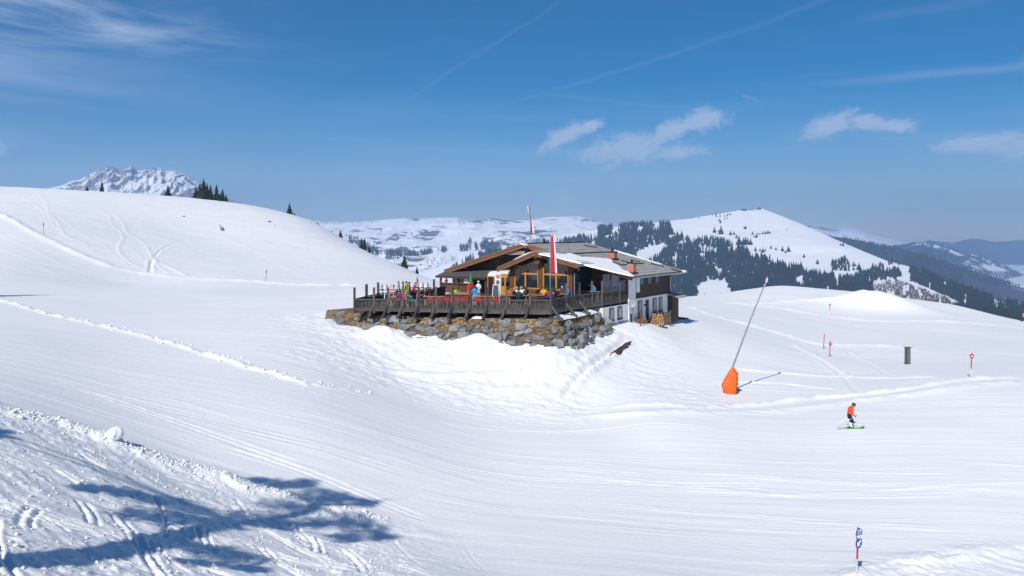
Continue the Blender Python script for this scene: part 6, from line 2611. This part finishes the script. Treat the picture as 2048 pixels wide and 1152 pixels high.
def ski_mesh(cols):
    # a ski 1.7 m long along Y, tip turned up at -Y
    ys = [0.85, 0.8, 0.4, 0.0, -0.5, -0.72, -0.82, -0.88, -0.91]
    zs = [0.015, 0.0, 0, 0, 0, 0.012, 0.045, 0.085, 0.11]
    ws = [0.035, 0.05, 0.043, 0.036, 0.046, 0.055, 0.05, 0.035, 0.012]
    b = MB()
    vs = []
    for y, z, w in zip(ys, zs, ws):
        vs += [(-w, y, z), (w, y, z), (w, y, z + 0.016), (-w, y, z + 0.016)]
    fs, n = [], len(ys)
    mi = []
    for i in range(n - 1):
        for k in range(4):
            fs.append((i * 4 + k, i * 4 + (k + 1) % 4, (i + 1) * 4 + (k + 1) % 4, (i + 1) * 4 + k))
            mi.append(2 if i >= 5 else (0 if i >= 2 else 1))
    fs += [(0, 1, 2, 3), tuple((n - 1) * 4 + k for k in (3, 2, 1, 0))]
    mi += [1, 2]
    b.add(vs, fs)
    b.m = mi
    b.box(-0.03, 0.03, -0.20, -0.08, 0.016, 0.055, 3)
    b.box(-0.03, 0.03, 0.10, 0.24, 0.016, 0.065, 3)
    t = b.build('ski', cols)
    m = t.data
    D.objects.remove(t)
    return m


SKI_G = ski_mesh([mat('ski_green', (0.13, 0.62, 0.08), 0.35, 0.1), mat('ski_pale', (0.55, 0.58, 0.55), 0.4, 0.1), mat('ski_dark', (0.04, 0.05, 0.06), 0.4, 0.1), BLACK])
zsk = gz(sp.x, sp.y)
for i, (dy, lab) in enumerate(((-0.125, 'green ski under the nearer boot of the skier in orange'), (0.125, 'green ski under the farther boot of the skier in orange'))):
    x0 = sp.x
    y0 = sp.y + dy
    za, zb = gz(x0 - 0.8, y0), gz(x0 + 0.7, y0)
    o = obj('ski', SKI_G, None, (x0 + 0.02 + i * 0.08, y0, max((za + zb) / 2, gz(x0, y0)) + 0.02), (0, 0, R(90)))
    o.rotation_euler = (-math.atan2(zb - za, 1.5), 0, R(90))
    tag(o, lab, 'ski')
for i, (dy, dx) in enumerate(((-0.28, -1.0), (0.28, -0.75))):
    hx, hy, hz_ = sp.x + 0.25, sp.y + dy, zsk + 0.05 + 0.84
    gx = sp.x + dx
    tip = Vector((gx, sp.y + dy * 1.2, gz(gx, sp.y + dy) + 0.12))
    r_ = empty('ski_pole', (hx, hy, hz_))
    tag(r_, ['ski pole trailing from the nearer hand of the skier in orange', 'ski pole trailing from the farther hand of the skier in orange'][i], 'ski pole')
    v = tip - Vector((hx, hy, hz_))
    MB().tube([(0, 0, 0), v], 0.011, 6).build('shaft', STEEL, r_)
    MB().tube([-v.normalized() * 0.08, v.normalized() * 0.07], 0.02, 6).build('grip', BLACK, r_)
    e = v - v.normalized() * 0.07
    MB().tube([e, e + v.normalized() * 0.012], 0.045, 8).build('basket', COL['grey'], r_)


# ------------------------------------------------------------------ terrace guests and furniture
def on_deck(u, d):
    return (((u - 1024) / F) * d, d, FL)


BENCH_W = mat('varnished_bench_wood', (0.40, 0.22, 0.09), 0.6, 0.25, 2.5, (0.8, 6, 6), 0.2)


def table_set(name, label, u, d, rz, L=1.9, m=BENCH_W):
    x, y, z = on_deck(u, d)
    r_ = empty('table', (x, y, z), rz)
    tag(r_, label, 'table', 'terrace tables')
    for k in range(4):
        MB().box(-L / 2, L / 2, -0.34 + k * 0.172, -0.34 + k * 0.172 + 0.16, 0.72, 0.765).build('plank', m, r_)
    for sx in (-1, 1):
        MB().bar((sx * (L / 2 - 0.2), -0.28, 0), (sx * (L / 2 - 0.2), -0.1, 0.72), 0.07).build('leg', m, r_)
        MB().bar((sx * (L / 2 - 0.2), 0.28, 0), (sx * (L / 2 - 0.2), 0.1, 0.72), 0.07).build('leg', m, r_)
    MB().box(-L / 2 + 0.2, L / 2 - 0.2, -0.03, 0.03, 0.64, 0.715).build('stretcher', m, r_)
    return r_


def bench(label, u, d, rz, L=1.9, back=False, m=BENCH_W, group='terrace benches'):
    x, y, z = on_deck(u, d)
    r_ = empty('bench', (x, y, z), rz)
    tag(r_, label, 'bench', group)
    MB().box(-L / 2, L / 2, -0.16, 0.16, 0.40, 0.445).build('seat', m, r_)
    for sx in (-1, 1):
        MB().box(sx * (L / 2 - 0.18) - 0.03, sx * (L / 2 - 0.18) + 0.03, -0.13, 0.13, 0, 0.40).build('leg', m, r_)
    if back:
        MB().box(-L / 2, L / 2, 0.17, 0.20, 0.62, 0.86).build('backrest', m, r_)
        for sx in (-1, 1):
            MB().box(sx * (L / 2 - 0.18) - 0.025, sx * (L / 2 - 0.18) + 0.025, 0.13, 0.17, 0.40, 0.86).build('back_post', m, r_)
    return r_


TBL = [(800, 70.2, 'table with the reclining guests near the ski racks'), (868, 71.2, 'empty table between the ski racks and the red chairs'), (920, 74.0, 'table in front of the serving hatch'), (968, 71.5, 'table beside the guest in the bright blue jacket'),
       (1036, 72.4, 'crowded table in front of the orange door'), (1076, 73.0, 'table of the guest in yellow before the glazed front'), (1118, 74.2, 'table at the corner post of the glazed front'), (1182, 77.6, 'table on the narrow balcony end')]
for i, (u, d, lab) in enumerate(TBL):
    table_set('table', lab, u, d, R(-8 if i < 6 else -25), 1.9)
    if u < 1150:
        bench('long wooden bench on the house side of the ' + lab.split(' table ')[-1] if False else 'bench behind the ' + lab, u + 2, d + 0.62, R(-8), 1.9, i % 2 == 0)

# red fabric chairs along the railing
CH_RED = cloth('chair_red', (0.60, 0.03, 0.06))


def red_chair():
    r_ = empty('chair', (0, 0, 0))
    MB().box(-0.23, 0.23, -0.22, 0.22, 0.42, 0.47).build('seat', CH_RED, r_, bevel=0.015)
    MB().add([(-0.23, 0.20, 0.50), (0.23, 0.20, 0.50), (0.24, 0.30, 1.02), (-0.24, 0.30, 1.02), (-0.23, 0.24, 0.50), (0.23, 0.24, 0.50), (0.24, 0.34, 1.02), (-0.24, 0.34, 1.02)],
             [(0, 1, 2, 3), (7, 6, 5, 4), (0, 4, 5, 1), (1, 5, 6, 2), (2, 6, 7, 3), (3, 7, 4, 0)]).build('backrest', CH_RED, r_, bevel=0.015)
    for sx in (-1, 1):
        for sy in (-1, 1):
            MB().bar((sx * 0.21, sy * 0.20, 0), (sx * 0.20, sy * 0.19, 0.43), 0.03).build('leg', STEEL, r_)
        MB().bar((sx * 0.21, 0.20, 0.43), (sx * 0.215, 0.28, 0.98), 0.025).build('back_frame', STEEL, r_)
    return r_


proto = red_chair()
chairs = [(863, 'red chair at the railing nearest the empty table'), (880, 'red chair second from the empty table along the railing'), (894, 'red chair in the middle of the railing row'), (912.5, 'red chair just past the middle railing post'),
          (924, 'red chair of the close pair by the railing'), (932, 'second red chair of the close pair by the railing'), (957, 'red chair beside the guest in bright blue'), (974, 'red chair by the post in front of the white entrance'), (992, 'single red chair below the white folding sign')]
for i, (u, lab) in enumerate(chairs):
    o = proto if i == 0 else copy_tree(proto)
    x, y, z = on_deck(u, 68.1 + 0.1 * (i % 3))
    o.location = (x, y, z)
    o.rotation_euler = (0, 0, R(180 + (i * 37 % 30) - 15))
    o.scale = (1, 1, 0.95)
    tag(o, lab, 'chair', 'red chairs along the railing')

G = 'guests on the terrace'
PPL = [
    # u, d, facing, pose, top, legs, head, label
    (797.5, 75.5, 100, 'stand', 'charcoal', 'grey', ('cap', 'black'), 'person in dark grey standing between the ski racks'),
    (813, 75.8, 60, 'stand', 'navy', 'black', ('hair', 'dark'), 'person in navy standing behind the lime skis'),
    (818, 74.6, -60, 'stand', 'black', 'black', ('hair', 'dark'), 'person in black standing next to the red jacket'),
    (826, 74.8, 110, 'lean', 'red', 'black', ('cap', 'charcoal'), 'person in a red jacket bending forward at the ski rack'),
    (812, 69.5, 140, 'sit', 'orange', 'pink', ('hair', 'blond'), 'seated person in orange beside the reclining guest'),
    (820, 69.2, 120, 'recline', 'teal', 'mint', ('long', 'blond'), 'reclining person in teal top and mint trousers'),
    (800, 69.3, 200, 'sit', 'purple', 'grey', ('hair', 'brown'), 'seated person in purple low behind the railing'),
    (853, 72.2, -100, 'sit', 'darkgreen', 'black', ('hair', 'brown'), 'seated person in dark green at the empty table'),
    (836, 71.8, 90, 'sit', 'pink', 'navy', ('hair', 'blond'), 'seated person in pink in front of the small flag'),
    (938.5, 74.6, 160, 'raised', 'red', 'pink', ('long', 'blond'), 'woman in red with raised arms beside the folded green parasol'),
    (957, 76.4, 150, 'stand', 'white', 'beige', ('cap', 'white'), 'person with white cap, white and blue top, standing at the canopy'),
    (953, 73.0, 170, 'sit', 'white', 'navy', ('hair', 'dark'), 'seated person in white behind the bright blue jacket'),
    (949.5, 69.6, 175, 'stand', 'blue', 'beige', ('hair', 'brown'), 'person in bright blue jacket with back to the railing'),
    (1021, 73.6, 20, 'sit', 'orange', 'black', ('hair', 'brown'), 'person in orange at the crowded table'),
    (1027, 72.6, 60, 'sit', 'navy', 'black', ('hair', 'grey'), 'person in dark blue at the end of the crowded table'),
    (1033, 74.2, 0, 'sit', 'white', 'grey', ('hair', 'blond'), 'fair-haired person in white at the crowded table'),
    (1037, 71.4, 175, 'sit', 'darkgreen', 'navy', ('hair', 'brown'), 'person in dark green with back to the railing at the crowded table'),
    (1043, 74.4, -10, 'sit', 'white', 'black', ('hair', 'grey'), 'grey-haired person in white at the crowded table'),
    (1051, 72.8, -70, 'sit', 'charcoal', 'red', ('hair', 'dark'), 'person in charcoal at the far end of the crowded table'),
    (1077, 74.4, 10, 'sit', 'black', 'black', ('hair', 'brown'), 'person in black beside the guest in yellow'),
    (1087.5, 74.3, -10, 'sit', 'yellow', 'navy', ('hair', 'brown'), 'person in a yellow jacket before the glazed front'),
    (1097, 71.2, 190, 'sit', 'purple', 'black', ('hair', 'dark'), 'person in purple with back to the railing near the flagpole'),
    (1113, 72.2, 30, 'sit', 'black', 'black', ('hair', 'brown'), 'person in black leaning on the corner table'),
    (1125, 74.9, -20, 'sit', 'charcoal', 'black', ('hair', 'grey'), 'person in charcoal behind the corner table'),
    (1138, 73.6, -60, 'sit', 'blue', 'navy', ('hair', 'brown'), 'person in light blue at the bend of the railing'),
    (1178.5, 77.9, 60, 'sit', 'black', 'black', ('long', 'blond'), 'long-haired person in black on the balcony end'),
    (1189, 77.6, -60, 'sit', 'blue', 'charcoal', ('hair', 'dark'), 'person in pale blue on the balcony end'),
]
for (u, d, f, pose, top, legs, head, lab) in PPL:
    x, y, z = on_deck(u, d)
    person(lab, (x, y, z), R(f - 0), pose, top, legs, head, scale=1.03, group=G)
# blue collar and sash of the white top are told apart from the white in the photograph
x, y, z = on_deck(957, 76.4)

# ski racks with skis leaning on them
SKI_V = [ski_mesh([mat('ski_col_%d' % i, c, 0.4, 0.1), mat('ski_tail_%d' % i, c2, 0.4, 0.1), mat('ski_tip_%d' % i, c, 0.4, 0.1), BLACK]) for i, (c, c2) in enumerate(
    [((0.09, 0.09, 0.10), (0.5, 0.5, 0.5)), ((0.42, 0.62, 0.03), (0.1, 0.1, 0.1)), ((0.65, 0.65, 0.66), (0.1, 0.1, 0.12)), ((0.5, 0.05, 0.06), (0.6, 0.6, 0.6)), ((0.16, 0.14, 0.11), (0.3, 0.3, 0.3)), ((0.08, 0.22, 0.12), (0.5, 0.5, 0.5))])]


def ski_rack(u, d, label, cols, w=1.3):
    x, y, z = on_deck(u, d)
    r_ = empty('ski_rack', (x, y, z), R(-10))
    tag(r_, label, 'ski rack')
    for sx in (-1, 1):
        MB().bar((sx * w / 2, -0.5, 0), (sx * w / 2, 0, 1.15), 0.08).build('leg', W_GREYD, r_)
        MB().bar((sx * w / 2, 0.5, 0), (sx * w / 2, 0, 1.15), 0.08).build('leg', W_GREYD, r_)
    MB().box(-w / 2 - 0.1, w / 2 + 0.1, -0.05, 0.05, 1.12, 1.22).build('cross_bar', W_GREYD, r_)
    rg = random.Random(int(u))
    n = len(cols)
    for i, (c, lab) in enumerate(cols):
        sx = -w / 2 + w * (i + 0.5) / n
        sd = -1 if i % 2 == 0 else 1
        lean = R(20)
        o = obj('ski', SKI_V[c], None)
        # standing on its tail, leaning against the cross bar
        cr = math.cos(R(-10))
        sr = math.sin(R(-10))
        lx, ly = sx + rg.uniform(-0.08, 0.08), sd * (0.30)
        o.location = (x + lx * cr - ly * sr, y + lx * sr + ly * cr, z + 0.85 * math.cos(lean) + 0.01)
        o.rotation_euler = Euler((R(-90) + sd * lean * 1.0, rg.uniform(-0.10, 0.10), R(-10)), 'XYZ')
        tag(o, lab, 'ski', 'skis leaning on the racks')


def skl(where, names):
    return [(c, '%s ski leaning on the rack %s' % (n, where)) for c, n in names]


ski_rack(775, 73.5, 'ski rack full of dark skis closest to the open end of the terrace', skl('closest to the open terrace end', [(4, 'brownish dark'), (0, 'plain dark'), (2, 'white'), (4, 'worn brown'), (3, 'red'), (0, 'black-tipped dark'), (4, 'dull brown')]), 1.7)
ski_rack(808, 73.6, 'ski rack with the lime skis beside the red-jacketed guest', skl('with the lime skis', [(4, 'brown'), (2, 'white'), (1, 'lime green'), (1, 'second lime green'), (0, 'black')]), 1.2)
ski_rack(843, 76.5, 'ski rack with the small red flag in front', skl('by the small red flag', [(0, 'dark grey'), (5, 'green'), (2, 'pale'), (3, 'red and white'), (2, 'second pale'), (0, 'broad dark')]), 1.7)

# small red flag on a cane
x, y, z = on_deck(833, 75.0)
r_ = empty('small_flag', (x, y, z))
tag(r_, 'small red pennant on a thin cane among the ski racks', 'flag')
MB().tube([(0, 0, 0), (0, 0, 2.35)], 0.018, 6).build('cane', POLE_W, r_)
MB().add([(0.02, 0, 2.35), (0.20, 0.03, 1.95), (0.14, -0.02, 1.80), (0.02, 0, 1.72), (0.02, 0.012, 2.35), (0.20, 0.042, 1.95), (0.14, -0.008, 1.80), (0.02, 0.012, 1.72)],
         [(0, 1, 2, 3), (7, 6, 5, 4), (0, 4, 5, 1), (1, 5, 6, 2), (2, 6, 7, 3), (3, 7, 4, 0)]).build('pennant', RED_P, r_)

# folded green parasol
x, y, z = on_deck(941.5, 76.8)
r_ = empty('folded_parasol', (x, y, z))
tag(r_, 'folded green parasol standing in front of the serving hatch', 'parasol')
MB().tube([(0, 0, 0), (0, 0, 2.55)], 0.025, 7).build('pole', BLACK, r_)
MB().tube([(0, 0, 1.55), (0.02, 0, 1.75), (0, 0.01, 2.1), (0, 0, 2.6)], [0.10, 0.17, 0.12, 0.015], 9).build('canopy', mat('green_parasol_cloth', (0.03, 0.30, 0.09), 0.7, 0.4, 5, (8, 8, 1), 0.6), r_)
# red flower pot on the counter
p = hw(-9.15, -1.15)
r_ = empty('flower_pot', (p.x, p.y, -5.36))
tag(r_, 'red bucket standing on the serving hatch counter', 'bucket')
MB().tube([(0, 0, 0), (0, 0, 0.30)], [0.12, 0.18], 12).build('bucket', RED_P, r_)
MB().tube([(0, 0, 0.30), (0, 0, 0.33)], [0.19, 0.19], 12).build('rim', RED_P, r_)
# white folding notice stand before the entrance
x, y, z = on_deck(992, 74.2)
r_ = empty('folding_sign', (x, y, z), R(-5))
tag(r_, 'white framed folding notice stand in front of the entrance', 'sign')
for s_, nm in ((-1, 'front_leaf'), (1, 'rear_leaf')):
    f = MB()
    top, bot = (0, s_ * 0.03, 1.62), (0, s_ * 0.36, 0)
    for sx in (-1, 1):
        f.bar((sx * 0.36, s_ * 0.36, 0), (sx * 0.24, s_ * 0.03, 1.62), 0.06)
    f.bar((-0.24, s_ * 0.03, 1.60), (0.24, s_ * 0.03, 1.60), 0.06)
    f.bar((-0.32, s_ * 0.26, 0.45), (0.32, s_ * 0.26, 0.45), 0.05)
    pr = f.build(nm, WHITE_P, r_)
    MB().add([(-0.31, s_ * 0.25, 0.5), (0.31, s_ * 0.25, 0.5), (0.23, s_ * 0.04, 1.55), (-0.23, s_ * 0.04, 1.55)], [(0, 1, 2, 3)]).build('panel', mat('dark_notice_panel', (0.06, 0.065, 0.075), 0.6), pr)
# coloured bags on the bench backs
for (u, v, d, c, lab) in [(911, 584, 77.5, 'lime', 'yellow helmet on the bench in front of the hatch'), (918.5, 584, 77.5, 'green', 'green helmet on the bench in front of the hatch')]:
    x, y, z = on_deck(u, d)
    zz = (HV - v) / F * d
    o = obj('helmet', hat_mesh('helmet', COL[c]), None, (x, y, zz), (0.2, 0, 0), (1.6, 1.5, 1.5))
    tag(o, lab, 'helmet')
b = bench('tall dark shelf bench carrying the two bright helmets', 915, 77.5, R(-12), 1.4, False, W_GREYD)
b.scale = (1, 1, ((HV - 584) / F * 77.5 - 0.08 - FL) / 0.445)
# green plants in boxes along the glazed front
LEAF = mat('box_plant_leaf', (0.05, 0.13, 0.025), 0.7, 0.4, 8)


def planter(u0, u1, t, label):
    s0_, s1_ = hs(u0, t), hs(u1, t)
    c = hw((s0_ + s1_) / 2, t)
    L = s1_ - s0_
    r_ = empty('planter_box', (c.x, c.y, -5.75), HA)
    tag(r_, label, 'planter')
    MB().box(-L / 2, L / 2, -0.12, 0.12, -0.65, 0.22).build('box', W_DARK, r_)
    rg = np.random.RandomState(int(u0))
    n = 420
    V, Fc = [], []
    for k in range(n):
        cc = np.array([rg.uniform(-L / 2, L / 2), rg.normal(0, 0.09), 0.22 + abs(rg.normal(0, 0.13))])
        a = rg.normal(0, 1, 3)
        a /= np.linalg.norm(a)
        b_ = rg.normal(0, 1, 3)
        b_ /= np.linalg.norm(b_)
        m = len(V)
        V += [cc + a * 0.09, cc - a * 0.03 + b_ * 0.04, cc - a * 0.03 - b_ * 0.04]
        Fc.append((m, m + 1, m + 2))
    o = obj('foliage', mesh_np('foliage', np.array(V), np.array(Fc), LEAF), r_)
    o['kind'] = 'stuff'


planter(1032, 1054, -2.75, 'planter with green leaves below the window beside the orange door')
planter(1088, 1110, -2.75, 'planter with green leaves below the window behind the flagpole')

# ------------------------------------------------------------------ banner flags
FLAG_R = mat('flag_red_cloth', (0.56, 0.022, 0.03), 0.75, 0.12, 4, bump=0.3)
FLAG_W = mat('flag_white_cloth', (0.74, 0.74, 0.76), 0.75, 0.06, 4, bump=0.3)


def banner(root, z0, z1, wfun, yaw, split=0.62, side=1, n=26, m=10):
    vs, fs, mi = [], [], []
    for i in range(n + 1):
        f = i / n
        z = z1 + (z0 - z1) * f
        w = wfun(f)
        a = yaw(f)
        for j in range(m + 1):
            g_ = j / m
            x = 0.05 + w * g_
            y = 0.05 * math.sin(g_ * 5 + f * 6) * (0.3 + f)
            vs.append((x * math.cos(a) - y * math.sin(a), x * math.sin(a) + y * math.cos(a), z - 0.03 * g_ * f))
    for i in range(n):
        for j in range(m):
            fs.append((i * (m + 1) + j, i * (m + 1) + j + 1, (i + 1) * (m + 1) + j + 1, (i + 1) * (m + 1) + j))
            mi.append(0 if (j + 0.5) / m < split else 1)
    b = MB()
    b.add(vs, fs)
    b.m = mi
    o = b.build('banner', [FLAG_R, FLAG_W], root, smooth=True)
    s = o.modifiers.new('thick', 'SOLIDIFY')
    s.thickness = 0.012
    return o


x, y = (1100.5 - 1024) / F * 69.0, 69.0
r_ = empty('flagpole', (x, y, FL))
tag(r_, 'tall red and white banner flag on a pole standing on the terrace', 'flag')
zt = (HV - 471) / F * y - FL
zb = (HV - 546) / F * y - FL
MB().tube([(0, 0, 0), (0, 0, zt + 0.05)], 0.035, 8).build('pole', ZINC, r_)
MB().tube([(0, 0, zt - 0.02), (0.34, -0.04, zt - 0.02)], 0.015, 6).build('arm', ZINC, r_)
MB().box(-0.25, 0.25, -0.25, 0.25, 0, 0.10).build('base', W_DARK, r_)
banner(r_, zb, zt, lambda f: 0.34 + 0.22 * f, lambda f: R(-8), 0.72)
tt = ht(1061.5, 0)
wp = hw(0, tt)
r_ = empty('roof_flag', (wp.x, wp.y, ZR))
tag(r_, 'twisted red and white banner flag on the roof ridge', 'flag')
k = wp.y / F
zt = (HV - 412) * k - ZR
zb = (HV - 467) * k - ZR
lean = -0.10
MB().tube([(0, 0, -0.3), (lean, 0, zt)], 0.03, 8).build('pole', STEEL, r_)
bn = banner(r_, zb, zt, lambda f: 0.13 + 0.22 * abs(f - 0.32) * 1.5, lambda f: R(150 - 158 * sstep(np.array(f), 0.15, 0.55)), 0.5)
for v in bn.data.vertices:
    v.co.x += lean * v.co.z / zt


# ------------------------------------------------------------------ faint smoke above the roof
def smoke():
    t = ht(1087.5, 0)
    p0 = hw(0, t, ZR + 0.45)
    pts, rs = [], []
    rg = random.Random(2)
    for i in range(14):
        f = i / 13
        pts.append(Vector((p0.x + 0.4 * f + 2.2 * f * f + rg.uniform(-0.1, 0.1), p0.y + 1.5 * f, p0.z + 5.2 * f)))
        rs.append(0.12 + 0.35 * f + 0.75 * f * f + rg.uniform(-0.05, 0.05) * f)
    o = MB().tube(pts, rs, 12).build('chimney_smoke', None, None, smooth=True)
    m = D.materials.new('thin_smoke')
    m.use_nodes = True
    nt = m.node_tree
    nt.nodes.remove(nt.nodes['Principled BSDF'])
    pv = nt.nodes.new('ShaderNodeVolumePrincipled')
    pv.inputs['Color'].default_value = (0.9, 0.92, 0.95, 1)
    pv.inputs['Density'].default_value = 0.035
    nt.links.new(pv.outputs[0], nt.nodes['Material Output'].inputs['Volume'])
    o.data.materials.clear()
    o.data.materials.append(m)
    tag(o, 'faint plume of smoke drifting off the roof vent', 'smoke', kind='stuff')


smoke()

# ------------------------------------------------------------------ haze: the air between the camera and the far ridges
def build_haze():
    b = MB()
    b.box(-9500, 9500, -1500, 10500, -330, 470)
    m = D.materials.new('mountain_air')
    m.use_nodes = True
    nt = m.node_tree
    nt.nodes.remove(nt.nodes['Principled BSDF'])
    pv = nt.nodes.new('ShaderNodeVolumePrincipled')
    pv.inputs['Color'].default_value = (0.40, 0.61, 0.95, 1)
    pv.inputs['Density'].default_value = 0.00016
    pv.inputs['Anisotropy'].default_value = 0.3
    nt.links.new(pv.outputs[0], nt.nodes['Material Output'].inputs['Volume'])
    o = b.build('haze', m)
    tag(o, 'thin blue mountain haze filling the air over the valleys', 'haze', kind='stuff')


build_haze()
